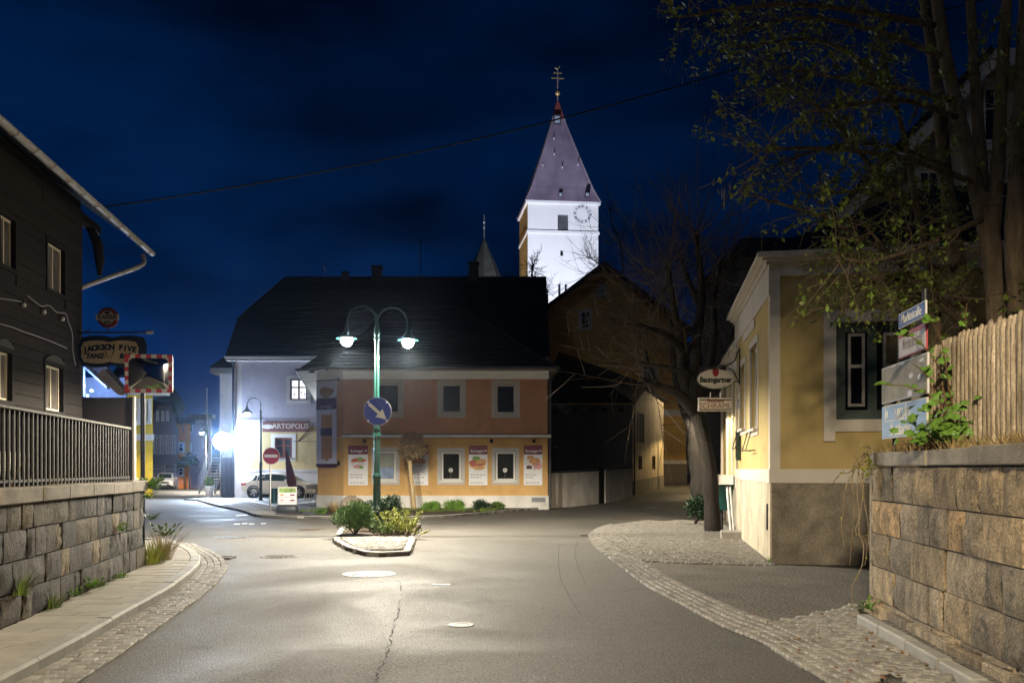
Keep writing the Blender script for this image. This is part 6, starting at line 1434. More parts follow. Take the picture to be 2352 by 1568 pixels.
for k in range(3):
    zk_ = zt_ - .28 - k * .19; blob(fa_, .14, zk_, .07, .035, BREAD if k == 0 else PINK, ab, -.007, seed=k); MB().fbox(fa_, .42, .58, zk_ - .03, zk_ + .025, -.01, -.006).build('price_tab', BURG, ab); MB().fbox(fa_, .06, .6, zk_ - .085, zk_ - .072, -.01, -.006).build('rule', BURG, ab)
    MB().fbox(fa_, .23, .4, zk_ + .0, zk_ + .02, -.01, -.006).build('text_line', PTXT, ab)
MB().lathe([(.0, -.34), (.12, -.34), (.16, -.3), (.16, .3), (.12, .34), (0, .34)], (p.x, d, .2), 12, (1, 0, 0)).build('rocking_base', mat('dark_plastic', (.05, .055, .065), .5), ab, smooth=50); MB().box(p.x - .5, p.x + .5, d - .22, d + .22, .065, .1).build('foot_plate', BLACKP, ab)
for q in (.12, .54): MB().fbox(fa_, q - .02, q + .02, .2, zb_, -.025, -.005).build('strut', METAL, ab)
d = 40; p = at(629, 1155, d); bi = thing('litter_bin', (p.x, d, -.02), 'small dark teal litter bin on a post behind the no entry sign', 'bin')
MB().lathe([(.13, .02), (.155, .62), (.165, .63), (.165, .66), (.14, .66)], (p.x, d, at(0, 1156, d).z), 14).build('bucket', mat('teal_paint', (.01, .075, .08), .45), bi, smooth=40); MB().tube([(p.x - .18, d + .05, -.05), (p.x - .18, d + .05, 1.0)], .025, 6).build('post', METAL, bi)
d = 43; pa_, pb_ = at(674, 1130, d), at(657, 1003 + 30, d); par = thing('closed_parasol', (pa_.x, d, 0), 'closed dark red leaning parasol in front of the white car', 'parasol')
MB().tube([pa_ + Vector((.12, 0, -.5)), pa_.lerp(pb_, .25), pa_.lerp(pb_, .6), pb_], [.06, .22, .15, .04], 10).build('canopy', mat('parasol_red', (.13, .02, .03), .8, .2, 3), par, smooth=60); MB().tube([pa_ + Vector((.12, 0, -1)), pa_], .03, 6).build('pole', METAL, par)
for k, (u, d_, lab) in enumerate(((712, 46, 'left metal cafe chair in front of the white hatchback'), (724, 45, 'right metal cafe chair by the bakery corner'))):
    p = at(u, 0, d_); g = gz(p.x, d_) + .07; cch = thing('cafe_chair', (p.x, d_, g), lab, 'chair', 'metal cafe chairs by the bakery corner'); q = Vector((p.x, d_, g))
    for sx in (-1, 1):
        for sy in (-1, 1): MB().tube([q + Vector((sx * .24, sy * .24, 0)), q + Vector((sx * .2, sy * .2, .45 if sy < 0 else .85))], .014, 5).build('leg', METAL, cch)
    MB().obox(q + Z * .45, (.22, 0, 0), (0, .22, 0), (0, 0, .012)).build('seat', METAL, cch); MB().obox(q + Vector((0, .2, .72)), (.2, 0, 0), (0, .012, 0), (0, 0, .1)).build('backrest', METAL, cch)

# ================================================================ CARS
def car(name, lab, loc, yaw, L, W_, H_, paint, spec):
    t = thing(name, loc, lab, 'car'); t.rotation_euler = (0, 0, yaw); base = Vector(loc)
    hw = W_ / 2
    # stations from rear (x=0) to nose (x=L): lower edge, shoulder, top, half widths
    S = spec['stations']
    def sec(s_):
        x, zb, zs, zt_, wb, ws, wt = s_
        return [(x, wb * hw * .92, zb), (x, wb * hw, zb + .14), (x, ws * hw, (zb + zs) / 2 + .05), (x, ws * hw * .985, zs), (x, wt * hw, zt_ - .05), (x, wt * hw * .8, zt_), (x, 0, zt_ + .012)]
    P_ = [sec(s_) for s_ in S]; n = 7; mb = MB()
    for side in (1, -1):
        k = len(mb.v); mb.v += [base + Vector((x, y * side, z_)) for row in P_ for x, y, z_ in row]
        for i in range(len(P_) - 1):
            for j in range(n - 1):
                f = (k + i * n + j, k + (i + 1) * n + j, k + (i + 1) * n + j + 1, k + i * n + j + 1); mb.f.append(f if side < 0 else f[::-1])
        mb.f.append(tuple(k + j for j in range(n))); mb.f.append(tuple(k + (len(P_) - 1) * n + j for j in range(n))[::-1])
    body = mb.build('body', paint, t, smooth=35)
    lerp = lambda i, fr_, j: tuple(P_[i][j][q] * (1 - fr_) + P_[i + 1][j][q] * fr_ for q in range(3))
    def at_x(x, j):
        for i in range(len(P_) - 1):
            if P_[i][0][0] <= x <= P_[i + 1][0][0] + 1e-6: return Vector(lerp(i, (x - P_[i][0][0]) / max(1e-6, P_[i + 1][0][0] - P_[i][0][0]), j))
    CG = mat('car_glass', (.02, .035, .035), .05, .2, 1, spec=.7)
    for side in (1, -1):
        for xa, xb in spec['side_glass']:
            mbw = MB(); pr_ = []
            N_ = 6
            for q in range(N_ + 1):
                x = xa + (xb - xa) * q / N_; lo_, hi_ = at_x(x, 3), at_x(x, 4); a_ = lo_.lerp(hi_, .1); b_ = lo_.lerp(hi_, .9)
                pr_.append((a_, b_))
            for (a_, b_), (c_, e_) in zip(pr_[:-1], pr_[1:]): mbw.quad(*[base + Vector((v_.x, (v_.y + .012) * side, v_.z)) for v_ in (a_, c_, e_, b_)])
            mbw.build('side_window', CG, t)
    for xa, xb, nm in spec['end_glass']:
        mbw = MB(); rows = []
        for x in (xa, (xa + xb) / 2, xb): a_, b_ = at_x(x, 5), at_x(x, 6); rows.append((a_, b_))
        for (a_, b_), (c_, e_) in zip(rows[:-1], rows[1:]):
            for s_ in (1, -1): mbw.quad(*[base + Vector((v_.x, v_.y * s_ * 1.05, v_.z + .012)) for v_ in (a_, b_, e_, c_)])
        mbw.build(nm, CG, t)
    for x in spec['wheels']:
        for s_ in (1, -1):
            c = base + Vector((x, s_ * (hw - .10), .32)); w_ = MB().lathe([(.2, -.1), (.30, -.1), (.325, -.06), (.325, .07), (.30, .105), (.235, .11), (.22, .09)], c, 24, (0, s_, 0)).build('wheel', mat('tyre', (.015, .015, .016), .8), t, smooth=50)
            rim = MB().lathe([(.225, .09), (.21, .105), (.19, .06), (.05, .07), (0, .09)], c, 24, (0, s_, 0)).build('rim', mat('rim_dark', (.1, .1, .11), .4, metal=.6), w_, smooth=40)
            for k in range(5):
                a_ = 2 * math.pi * k / 5; dd = Vector((math.cos(a_), 0, math.sin(a_))); tt_ = Vector((-dd.z, 0, dd.x)); MB().obox(c + dd * .12 + Vector((0, s_ * .1, 0)), dd * .1, tt_ * .028, (0, .012, 0)).build('spoke', mat('alloy', (.6, .6, .6), .35, metal=.5), w_)
            MB().lathe([(.395, -.02), (.395, .012), (.33, .012), (.33, -.02)], c + Vector((0, s_ * .095, .02)), 24, (0, s_, 0)).build('wheel_arch', BLACKP, t)
    for s_ in (1, -1):
        m_ = at_x(spec['mirror'], 3); MB().obox(base + Vector((m_.x, s_ * (m_.y + .1), m_.z + .08)), (.06, 0, 0), (0, .1, 0), (0, 0, .065)).build('wing_mirror', paint, t, bevel=.02)
        x0_, z0_ = spec['tail']; MB().obox(base + Vector((x0_, s_ * hw * .72, z0_)), (.03, 0, 0), (0, hw * .26, 0), (0, 0, .07)).build('tail_light', mat('tail_red', (.4, .01, .015), .3), t, bevel=.015)
        MB().obox(base + Vector((x0_ + .12, s_ * hw * .955, z0_)), (.15, 0, 0), (0, .02, 0), (0, 0, .05)).build('tail_light', mat('tail_red', (.4, .01, .015)), t, bevel=.015)
        x1_, z1__ = spec['head']; MB().obox(base + Vector((x1_, s_ * hw * .70, z1__)), (.1, .05 * -s_, 0), (0, hw * .2, 0), (0, 0, .06)).build('headlight', mat('headlamp', (.6, .62, .65), .15), t, bevel=.015)
        for xd in spec['handles']: h_ = at_x(xd, 3); MB().obox(base + Vector((xd, s_ * (h_.y + .012), h_.z - .1)), (.08, 0, 0), (0, .015, 0), (0, 0, .015)).build('door_handle', paint, t)
        for xd in spec['seams']: lo_, hi_ = at_x(xd, 1), at_x(xd, 3); MB().obox(base + Vector((xd, s_ * (hi_.y + .004), (lo_.z + hi_.z) / 2)), (.006, 0, 0), (0, .012, 0), (0, 0, (hi_.z - lo_.z) / 2 - .04)).build('door_seam', BLACKP, t)
    gx, gz_ = spec['grille']; MB().obox(base + Vector((gx, 0, gz_)), (.03, 0, 0), (0, hw * .5, 0), (0, 0, .1)).build('grille', BLACKP, t, bevel=.01)
    MB().obox(base + Vector((gx + .035, 0, gz_ - .16)), (.008, 0, 0), (0, .26, 0), (0, 0, .055)).build('number_plate', SW, t)
    MB().obox(base + Vector((L / 2, 0, .26)), (L / 2 - .35, 0, 0), (0, hw * .8, 0), (0, 0, .08)).build('underbody', BLACKP, t)
    return t
CARW = mat('white_car_paint', (.66, .64, .60), .25, .02, 1, spec=.6)
hatchS = dict(stations=[(0, .42, .72, .80, .80, .84, .6), (.12, .36, .88, 1.0, .9, .93, .66), (.42, .30, .95, 1.22, .97, .98, .68), (.85, .24, .96, 1.40, 1, 1, .70), (1.7, .22, .95, 1.46, 1, 1, .72), (2.5, .22, .93, 1.40, 1, 1, .70), (3.0, .22, .91, 1.14, 1, 1, .72), (3.3, .22, .89, .96, 1, .99, .80), (3.9, .26, .80, .86, .97, .95, .78), (4.25, .3, .68, .74, .86, .84, .68), (4.37, .36, .56, .62, .7, .7, .55)],
              side_glass=[(.55, .95), (1.0, 1.75), (1.8, 2.95)], end_glass=[(.18, .75, 'rear_window'), (2.55, 3.25, 'windscreen')], wheels=(.78, 3.45), mirror=2.75, tail=(.07, .78), head=(4.1, .68), handles=(1.55, 2.45), seams=(1.02, 1.8, 2.95), grille=(4.33, .48))
cp = at(560, 1145, 55); 
car('white_hatchback', 'white hatchback parked before the violet house', (cp.x + .1, 55.2, gz(cp.x, 55) + .075), R(-7), 4.37, 1.8, 1.46, CARW, hatchS)
suvS = dict(stations=[(0, .45, .85, .95, .85, .86, .62), (.1, .4, 1.0, 1.15, .95, .95, .7), (.5, .3, 1.05, 1.5, 1, 1, .74), (1.5, .26, 1.04, 1.6, 1, 1, .76), (2.5, .26, 1.02, 1.55, 1, 1, .74), (3.05, .26, 1.0, 1.2, 1, 1, .76), (3.3, .26, .98, 1.06, 1, .99, .84), (3.9, .3, .92, .98, .97, .95, .82), (4.15, .34, .8, .88, .9, .88, .74), (4.22, .4, .62, .7, .8, .8, .6)],
            side_glass=[(.6, 1.5), (1.6, 2.9)], end_glass=[(.15, .5, 'rear_window'), (2.6, 3.25, 'windscreen')], wheels=(.75, 3.4), mirror=2.8, tail=(.06, .9), head=(4.12, .78), handles=(1.4, 2.4), seams=(1.55, 2.95), grille=(4.19, .66))
cp = at(366, 1118, 92); car('white_suv', 'white compact car facing the viewer far down the left street', (cp.x - .5, 95.5, gz(-32, 94)), R(-74), 4.2, 1.82, 1.6, CARW, suvS)

# ================================================================ overhead cable
cab = MB(); A = at(236, 475, 21.5); B = at(1905, 88, 24); C = at(2500, -60, 26); pts_ = []
for k in range(41):
    t_ = k / 40; p = A.lerp(B, t_); p.z -= .5 * 4 * t_ * (1 - t_) * .9; pts_.append(p)
pts_.append(C); tag(cab.tube(pts_, .018, 6).build('overhead_cable', IRON), 'black overhead cable slanting across the night sky', 'cable')

# ================================================================ VEGETATION
def rv(r): 
    while True:
        v = Vector((r.uniform(-1, 1), r.uniform(-1, 1), r.uniform(-1, 1)))
        if .05 < v.length < 1: return v.normalized()
def leaf(mb, p, d, n, l, w, bend=.25):
    "folded pointed leaf from p along d"
    d = d.normalized(); s_ = d.cross(n); s_ = s_.normalized() if s_.length > 1e-4 else d.orthogonal().normalized(); up_ = s_.cross(d)
    mb.add([p, p + d * l * .45 + s_ * w - up_ * w * bend, p + d * l, p + d * l * .45 - s_ * w - up_ * w * bend], [(0, 1, 2), (0, 2, 3)])
def blade(mb, p, d, l, w, droop, r):
    d = d.normalized(); s_ = d.cross(Z); s_ = s_.normalized() if s_.length > 1e-4 else Vector((1, 0, 0)); q = p.copy(); k = len(mb.v); N_ = 3
    for i in range(N_ + 1):
        ww = w * (1 - i / N_) + .0008; mb.v += [q - s_ * ww, q + s_ * ww]; q = q + (d * l / N_); d = (d + Vector((d.x, d.y, 0)) * droop - Z * droop * .9).normalized()
    for i in range(N_): mb.f.append((k + 2 * i, k + 2 * i + 1, k + 2 * i + 3, k + 2 * i + 2))
LEAFG = mat('leaf_green', (.045, .095, .018), .55, .4, 4, c2=(.09, .15, .03)); LEAFY = mat('leaf_yellow_green', (.16, .20, .025), .55, .35, 5, c2=(.26, .28, .04))
LEAFD = mat('leaf_dark', (.018, .04, .018), .5, .4, 5); LEAFB = mat('leaf_bright', (.085, .20, .02), .5, .3, 4, c2=(.14, .26, .04)); NEED = mat('needle_green', (.035, .085, .022), .6, .4, 4, c2=(.075, .13, .035))
BARK = mat('bark', (.024, .019, .015), .9, .45, 6, 3.0, 18, stretch=(2, 2, .4)); BARKD = mat('bark_dark', (.02, .017, .014), .9, .4, 6, 1.2, 20, stretch=(2, 2, .4)); TWIG = mat('twig_bark', (.07, .053, .04), .85, .3, 6); TWIGD = mat('twig_dark', (.045, .036, .03), .85, .3, 6)

def bush(name, lab, c, rad, n, mat_, l, w, seed, lumps=14, lump_r=.42, spiky=0.0, cat='shrub', stem=True, squash=.0, group=None):
    r = random.Random(seed); c = Vector(c); rx, ry, rz = rad; t = thing(name, c, lab, cat, group)
    L = []
    for i in range(lumps):
        v = rv(r); v.z = abs(v.z); k = r.uniform(.35, .8); L.append((c + Vector((v.x * rx * k, v.y * ry * k, rz * (.35 + .6 * v.z * k))), lump_r * min(rx, rz) * r.uniform(.7, 1.25)))
    mb = MB()
    for i in range(n):
        q, qr = L[i % lumps]; v = rv(r); k = r.uniform(.55, 1.05) if r.random() < .8 else r.uniform(.2, .6); p = q + v * qr * k
        if p.z < c.z + .01: p.z = c.z + r.uniform(.01, .08)
        d = (v + Vector((0, 0, spiky)) + rv(r) * .6)
        leaf(mb, p, d, rv(r), l * r.uniform(.6, 1.3), w * r.uniform(.7, 1.2))
    mb.build('foliage', mat_, t)
    if stem:
        sm = MB()
        for q, qr in L[:8]: sm.tube([c, c.lerp(q, .5) + rv(r) * .03, q], [.02, .014, .006], 5)
        sm.build('stem', TWIGD, t)
    return t
ig = .09
bush('conifer_shrub', 'lumpy green dwarf conifer at the left of the island lamp', (-3.6, 21.75, ig), (.56, .45, .82), 16000, NEED, .06, .011, 1, 30, .30, .9)
bush('conifer_shrub', 'small dark conifer tucked behind the lamp post', (-3.42, 22.9, ig), (.24, .24, .85), 3000, LEAFD, .05, .012, 2, 14, .5, .8)
bush('box_shrub', 'dark rounded clipped box bush right behind the lamp post', (-2.95, 22.7, ig), (.34, .32, .95), 9000, LEAFD, .04, .017, 3, 26, .6)
# golden shrub of upright spikes
def spiky(name, lab, c, rx, h, shoots, m, seed, lean=.35, leafl=.05):
    r = random.Random(seed); c = Vector(c); t = thing(name, c, lab, 'shrub'); mb = MB(); sm = MB()
    for i in range(shoots):
        a = r.uniform(0, 6.28); k = r.random() ** .6; p = c + Vector((math.cos(a) * rx * k * .55, math.sin(a) * rx * k * .5, 0)); d = Vector((math.cos(a) * lean * k * 1.6, math.sin(a) * lean * k, 1)).normalized(); H2 = h * r.uniform(.45, 1.0)
        q = p + d * H2; sm.tube([p, q], [.007, .003], 4)
        for j in range(26):
            tt_ = r.uniform(.25, 1.02); b_ = p + d * H2 * tt_; v = rv(r); v.z = abs(v.z) * .8 + .3; leaf(mb, b_, v, rv(r), leafl * r.uniform(.6, 1.2), leafl * .25)
    mb.build('foliage', m, t); sm.build('stem', TWIG, t); return t
spiky('golden_shrub', 'yellow green spiky shrub on the right of the island', (-2.58, 21.75, ig), .5, .66, 90, LEAFY, 5, .5)
spiky('low_shrub', 'low olive ground shrub at the foot of the lamp post', (-2.95, 21.6, ig), .38, .4, 50, LEAFG, 6, .7)
spiky('sprawling_sprig', 'sprawling yellow sprigs overhanging the right island kerb', (-2.2, 21.45, ig), .2, .4, 9, LEAFY, 7, 2.2)
# bed along the bakery
t = thing('ornamental_grass', gp(767, 1186), 'round straw coloured ornamental grass tuft by the boulder', 'grass tuft'); r = random.Random(9); mb = MB(); c = Vector((at(767, 0, 32.6).x, 32.6, .07))
for i in range(900):
    a = r.uniform(0, 6.28); e = r.uniform(.15, 1.5); blade(mb, c + Vector((math.cos(a) * .07, math.sin(a) * .07, 0)), Vector((math.cos(a) * math.cos(e), math.sin(a) * math.cos(e), math.sin(e) + .2)), r.uniform(.3, .5), .004, .18, r)
mb.build('blades', STRAW, t)
c = Vector((at(813, 0, 33.6).x, 33.6, .0)); bm = bmesh.new(); bmesh.ops.create_icosphere(bm, subdivisions=4, radius=1)
for v in bm.verts:
    n_ = noise.noise(v.co * 1.3 + Vector((3, 1, 2))) * .35 + noise.noise(v.co * 4) * .1; k = 1 + n_; v.co = Vector((v.co.x * .42 * k * (1 - .25 * max(0, v.co.z)), v.co.y * .35 * k, v.co.z * .62 * k))
me = bpy.data.meshes.new('boulder'); bm.to_mesh(me); bm.free(); bo = link('boulder', me, mat('boulder_stone', (.23, .19, .15), .9, .3, 3, 1.0, 14), None, c + Z * .12); tag(bo, 'upright brown boulder in the bakery planting bed', 'boulder')
bed = [gp(*z6(*p)) for p in [(150, 1236), (500, 1250), (850, 1232), (1200, 1217), (1540, 1186)]]; tag(MB().prism([(p.x, p.y + .15) for p in bed] + [(p.x, 36.6) for p in bed[::-1]], .03, .1).build('planting_bed', SOIL), 'narrow planting bed below the bakery windows', kind='structure')
for i, (u, d, rx, rz, m_, lab) in enumerate([(990, 34.6, .42, .3, LEAFB, 'bright green cushion shrub right of the pollard trunk'), (1045, 34.8, .42, .34, LEAFB, 'second bright green cushion shrub in the bakery bed'), (1105, 35.2, .4, .33, LEAFD, 'dark loose shrub in the bakery bed'), (1140, 35.8, .3, .24, LEAFG, 'small shrub at the right end of the bakery bed'), (742, 32.4, .3, .12, LEAFG, 'flat green plant left of the straw tuft')]):
    bush('cushion_shrub', lab, (at(u, 0, d).x, d, .09), (rx, .3, rz), 2600, m_, .055, .014, 30 + i, 16, .5)
def tufts(name, lab, spots, h, m, seed, n=26, spread=.12, wid=.005):
    r = random.Random(seed); mb = MB()
    for p in spots:
        p = Vector(p)
        for i in range(n):
            a = r.uniform(0, 6.28); k = r.random() * spread; blade(mb, p + Vector((math.cos(a) * k, math.sin(a) * k, 0)), Vector((math.cos(a) * .5, math.sin(a) * .5, r.uniform(.6, 1.4))), h * r.uniform(.5, 1.2), wid, .15, r)
    return tag(mb.build(name, m), lab, kind='stuff')
r = random.Random(12)
tufts('bed_grass', 'short mixed grass in the bakery planting bed', [(r.uniform(-7.5, -.6), r.uniform(32.8, 35.8), .1) for _ in range(220)], .11, GRASSM, 13, 14, .15)
tufts('terrace_grass', 'grass growing behind the iron railing', [(wallx(y_) - r.uniform(.45, 1.6), y_, 1.32) for y_ in [r.uniform(5, 14) for _ in range(160)]], .3, GRASSM, 14, 18, .12)
tufts('terrace_dry_stalks', 'dry stalks behind the iron railing', [(wallx(y_) - r.uniform(.3, .7), y_, 1.32) for y_ in [r.uniform(6, 14.3) for _ in range(60)]], .34, STRAW, 15, 8, .1, .006)
tufts('lane_edge_weeds', 'weeds along the foot of the low white walls', [tuple(at(u, 0, 38.4 + (u - 1263) / 189 * 7.2)[:2]) + (gz(at(u, 0, 38.4 + (u - 1263) / 189 * 7.2).x, 38.4 + (u - 1263) / 189 * 7.2),) for u in range(1300, 1452, 4)], .12, GRASSM, 16, 10, .15)
def weed(p, n, h, m, lab, seed, broad=True, sp=.1):
    r = random.Random(seed); p = Vector(p); mb = MB(); t = thing('weed', p, lab, 'weed', 'weeds along the stone wall')
    for i in range(n):
        a = r.uniform(0, 6.28)
        if broad:
            d = Vector((math.cos(a), math.sin(a), r.uniform(.1, .9))); b_ = p + d * r.uniform(.0, h * .7) + Vector((0, 0, .02)); leaf(mb, b_, d + rv(r) * .4, Z, h * r.uniform(.22, .42), h * .09)
        else: blade(mb, p + Vector((math.cos(a), math.sin(a), 0)) * r.random() * sp, Vector((math.cos(a) * .4 + .15, math.sin(a) * .4, 1)), h * r.uniform(.6, 1.2), .005, .2, r)
    mb.build('leaves', m, t); return t
def onwall(x, y):   # zoom3 pixel on the left wall face
    s_, z_ = frL.px(*z3(x, y)); return frL.p(s_, z_, .03)
for i, (x, y, n, h, m_, br_, lab) in enumerate([(125, 900, 40, .26, GRASSM, False, 'tall grass clump sprouting from the wall joint at photo left'), (370, 1000, 40, .2, GRASSM, False, 'grass clump at the wall foot, nearest the viewer'), (535, 915, 46, .13, LEAFB, True, 'small leafy weed at the wall foot left of the big one'), (655, 868, 90, .2, LEAFB, True, 'big bright leafy weed at the foot of the wall'), (745, 848, 50, .14, LEAFG, True, 'dull green weed right of the big leafy one'), (825, 815, 30, .1, LEAFG, True, 'tiny weed in the slab joint by the wall'), (885, 790, 60, .15, LEAFB, True, 'bright leafy weed farthest along the wall foot'), (890, 430, 50, .16, LEAFB, True, 'green tuft growing high in the wall joint'), (1110, 110, 160, .26, LEAFB, True, 'bright ivy spilling over the wall cap at its end'), (1100, 180, 60, .16, LEAFB, True, 'ivy hanging under the cap at the wall end'), (1125, 345, 60, .16, LEAFG, True, 'green leaves halfway up the wall end')]):
    weed(onwall(x, y), int(n * 1.8), h, m_, lab, 50 + i, br_)
c = gp(*z3(1150, 665), .12)
t = weed(c, 260, .42, LEAFY, 'large yellow green grass tuft at the end of the stone wall', 70, False, .2); t2 = weed(c + Vector((-.05, .6, 0)), 160, .55, STRAW, 'dry tall weed behind the tuft at the wall end', 71, False, .15); weed(c + Vector((-.1, .8, .35)), 90, .3, LEAFG, 'leafy stalk above the dry weed at the wall end', 72)
weed(gp(*z3(1160, 945)), 30, .09, GRASSM, 'tiny grass tuft at the foot of the left kerb', 73, False, .05)
weed(gp(*z5(1665, 540)), 30, .14, LEAFB, 'small weed at the inn corner foot', 74, False, .08)
cR = gp(*zoomed(2040, 1107, 2.613)(320, 1100), .05); weed(cR + Vector((.05, .05, 0)), 50, .22, LEAFB, 'bright weed at the end of the granite kerb', 75)

# ---- tree tools
class Tree:
    def __init__(s, seed): s.r = random.Random(seed); s.big = MB(); s.tw = MB(); s.tips = []
    def limb(s, pts, r0, r1, seg=8):
        P_ = smooth_line(pts, 4); n = len(P_); s.big.tube(P_, [(r0 + (r1 - r0) * i / (n - 1)) * s.r.uniform(.9, 1.12) for i in range(n)], seg); return P_
    def shoot(s, p, d, l, r0, up=.0, wob=.12, sub=5, depth=1, grav=0):
        q = p.copy(); d = d.normalized(); pts = [q.copy()]; N_ = 5
        for i in range(N_):
            d = (d + rv(s.r) * wob + Z * (up - grav * i / N_)).normalized(); q = q + d * l / N_; pts.append(q.copy())
        s.tw.tube(pts, [max(.0022, r0 * (1 - .8 * i / N_)) for i in range(N_ + 1)], 4 if r0 > .012 else 3, cap=False); s.tips.append((pts[-1], d)); 
        if depth > 0:
            for i in range(sub):
                k = s.r.uniform(.2, .95); j = min(N_ - 1, int(k * N_)); b_ = pts[j].lerp(pts[j + 1], k * N_ - j); dd = (d + rv(s.r) * .9).normalized(); s.shoot(b_, dd, l * s.r.uniform(.25, .5), r0 * .5, up, wob, 3, depth - 1, grav)
        return pts
def finish(T, name, lab, base, bark, twig, cat='tree'):
    t = thing(name, base, lab, cat); T.big.build('trunk', bark, t, smooth=True); T.tw.build('crown', twig, t); return t
# big bare lime tree before the inn
T = Tree(21); D = 24.0
def q_(u, v, d=D): return at(u, v, d)
tr = T.limb([q_(1637, 1226), q_(1634, 1150), q_(1626, 1060), q_(1612, 990), q_(1598, 940)], .205, .17, 14)
L1 = T.limb([q_(1600, 950), q_(1592, 880), q_(1600, 780), q_(1612, 680), q_(1605, 590), q_(1598, 530)], .19, .05, 9)
L2 = T.limb([q_(1596, 945), q_(1570, 870), q_(1562, 780), q_(1545, 690, 23.2), q_(1535, 610, 23)], .16, .05, 8)
L3 = T.limb([q_(1600, 950), q_(1622, 880, 24.6), q_(1640, 780, 25), q_(1640, 690, 25.2), q_(1655, 600, 25.4)], .15, .04, 8)
L4 = T.limb([q_(1596, 950), q_(1560, 905, 23.6), q_(1525, 890, 23.2), q_(1500, 885, 23), q_(1478, 870, 22.8)], .15, .06, 8)
L5 = T.limb([q_(1566, 800), q_(1530, 770, 23.4), q_(1495, 755, 23), q_(1460, 745, 22.6)], .1, .05, 7)
L6 = T.limb([q_(1545, 900), q_(1510, 880, 24.5), q_(1490, 840, 24.8), q_(1480, 800, 25)], .09, .04, 7)
L7 = T.limb([q_(1605, 700), q_(1580, 640, 24.4), q_(1560, 580, 24.8)], .09, .04, 6)
L8 = T.limb([q_(1585, 860), q_(1540, 845, 22.8), q_(1500, 838, 22.2), q_(1470, 832, 22)], .08, .04, 6)
for L_, n_ in ((L1, 42), (L2, 36), (L3, 36), (L4, 8), (L5, 12), (L6, 14), (L7, 18), (L8, 4)):
    for i in range(n_):
        k = T.r.uniform(.35, 1) ** .7; p = L_[min(len(L_) - 1, int(k * len(L_)))]; out = (p - q_(1600, 850)); out.z = 0
        d_ = (out.normalized() * .55 if out.length > .2 else Vector((0, 0, 0))) + rv(T.r) * .75 + Z * (.35 if L_ in (L1, L2, L3, L7) else .05)
        T.shoot(p, d_, T.r.uniform(1.3, 3.2), T.r.uniform(.009, .02), .12 if L_ in (L1, L2, L3, L7) else .03, .12, 5, 1)
for i in range(8): # long low whips reaching left
    p = T.r.choice([L5[-1], L4[-1], L8[-1], L5[-3]]); T.shoot(p, Vector((-1, T.r.uniform(-.5, .5), T.r.uniform(.0, .75))), T.r.uniform(1.2, 2.6), .011, .01, .12, 5, 1)
finish(T, 'bare_lime_tree', 'tall leafless lime tree with dark leaning trunk before the inn', q_(1637, 1226), BARK, TWIG)
T = Tree(22); T.limb([at(1612, 1180, 29.5), at(1606, 1100, 29.5), at(1598, 1030, 29.5), at(1600, 960, 29.5), at(1625, 850, 29.5), at(1640, 700, 29.5)], .34, .1, 10)
L_ = T.limb([at(1598, 1000, 29.5), at(1570, 930, 30), at(1550, 850, 30.3), at(1540, 720, 30.5)], .2, .06, 8); L9 = T.limb([at(1605, 950, 29.5), at(1660, 850, 29.5), at(1690, 740, 29.5)], .15, .05, 7)
for M_ in (L_, L9):
    for i in range(40): T.shoot(M_[T.r.randrange(len(M_) // 2, len(M_))], rv(T.r) * .7 + Z * .6 + Vector((.1, 0, 0)), T.r.uniform(1.5, 3.5), .014, .1, .12, 5, 1)
finish(T, 'bare_lime_tree', 'second leafless tree close behind the leaning lime trunk', at(1612, 1180, 29.5), BARKD, TWIGD)
bush('ivy_skirt', 'dark ivy and weeds at the foot of the rear bare tree', (at(1596, 0, 27).x, 27, .0), (.4, .4, .95), 1200, LEAFD, .09, .035, 44, 14, .5, cat='ivy')
# bare crowns in front of the church
def bare_crown(name, lab, base, pts, spread, n, seed, l, k=.03):
    T = Tree(seed); L_ = T.limb(pts, k * 2.2, k, 6)
    for i in range(n): T.shoot(L_[T.r.randrange(len(L_) // 3, len(L_))], rv(T.r) * spread + Z * .55, l * T.r.uniform(.5, 1.1), k * .7, .05, .2, 5, 1)
    return finish(T, name, lab, base, BARKD, mat('twig_black', (.012, .011, .012), .9))
bare_crown('bare_tree', 'small pollarded bare tree poking over the bakery roof left of tower', (at(1222, 0, 74).x, 74, 0), [at(1222, 1000, 74), at(1222, 640, 74), at(1225, 622, 74)], 1.2, 34, 31, 1.6, .05)
bare_crown('bare_tree', 'bare shrub tree in the dark notch before the tower', (at(1262, 0, 72).x, 72, 0), [at(1258, 1000, 72), at(1258, 705, 72), at(1258, 670, 72)], 1.3, 30, 32, 1.7, .035)
bare_crown('bare_tree', 'thin bare tree against the lower tower wall', (at(1390, 0, 78).x, 78, 0), [at(1395, 1000, 78), at(1390, 660, 78), at(1378, 610, 78), at(1350, 590, 78)], 1.1, 36, 33, 2.8, .035)
bare_crown('bare_tree', 'tall thin bare tree beside the clock at the tower edge', (at(1420, 0, 80).x, 80, 0), [at(1440, 1000, 80), at(1430, 600, 80), at(1408, 520, 80), at(1400, 480, 80)], 1.0, 26, 34, 2.4, .035)

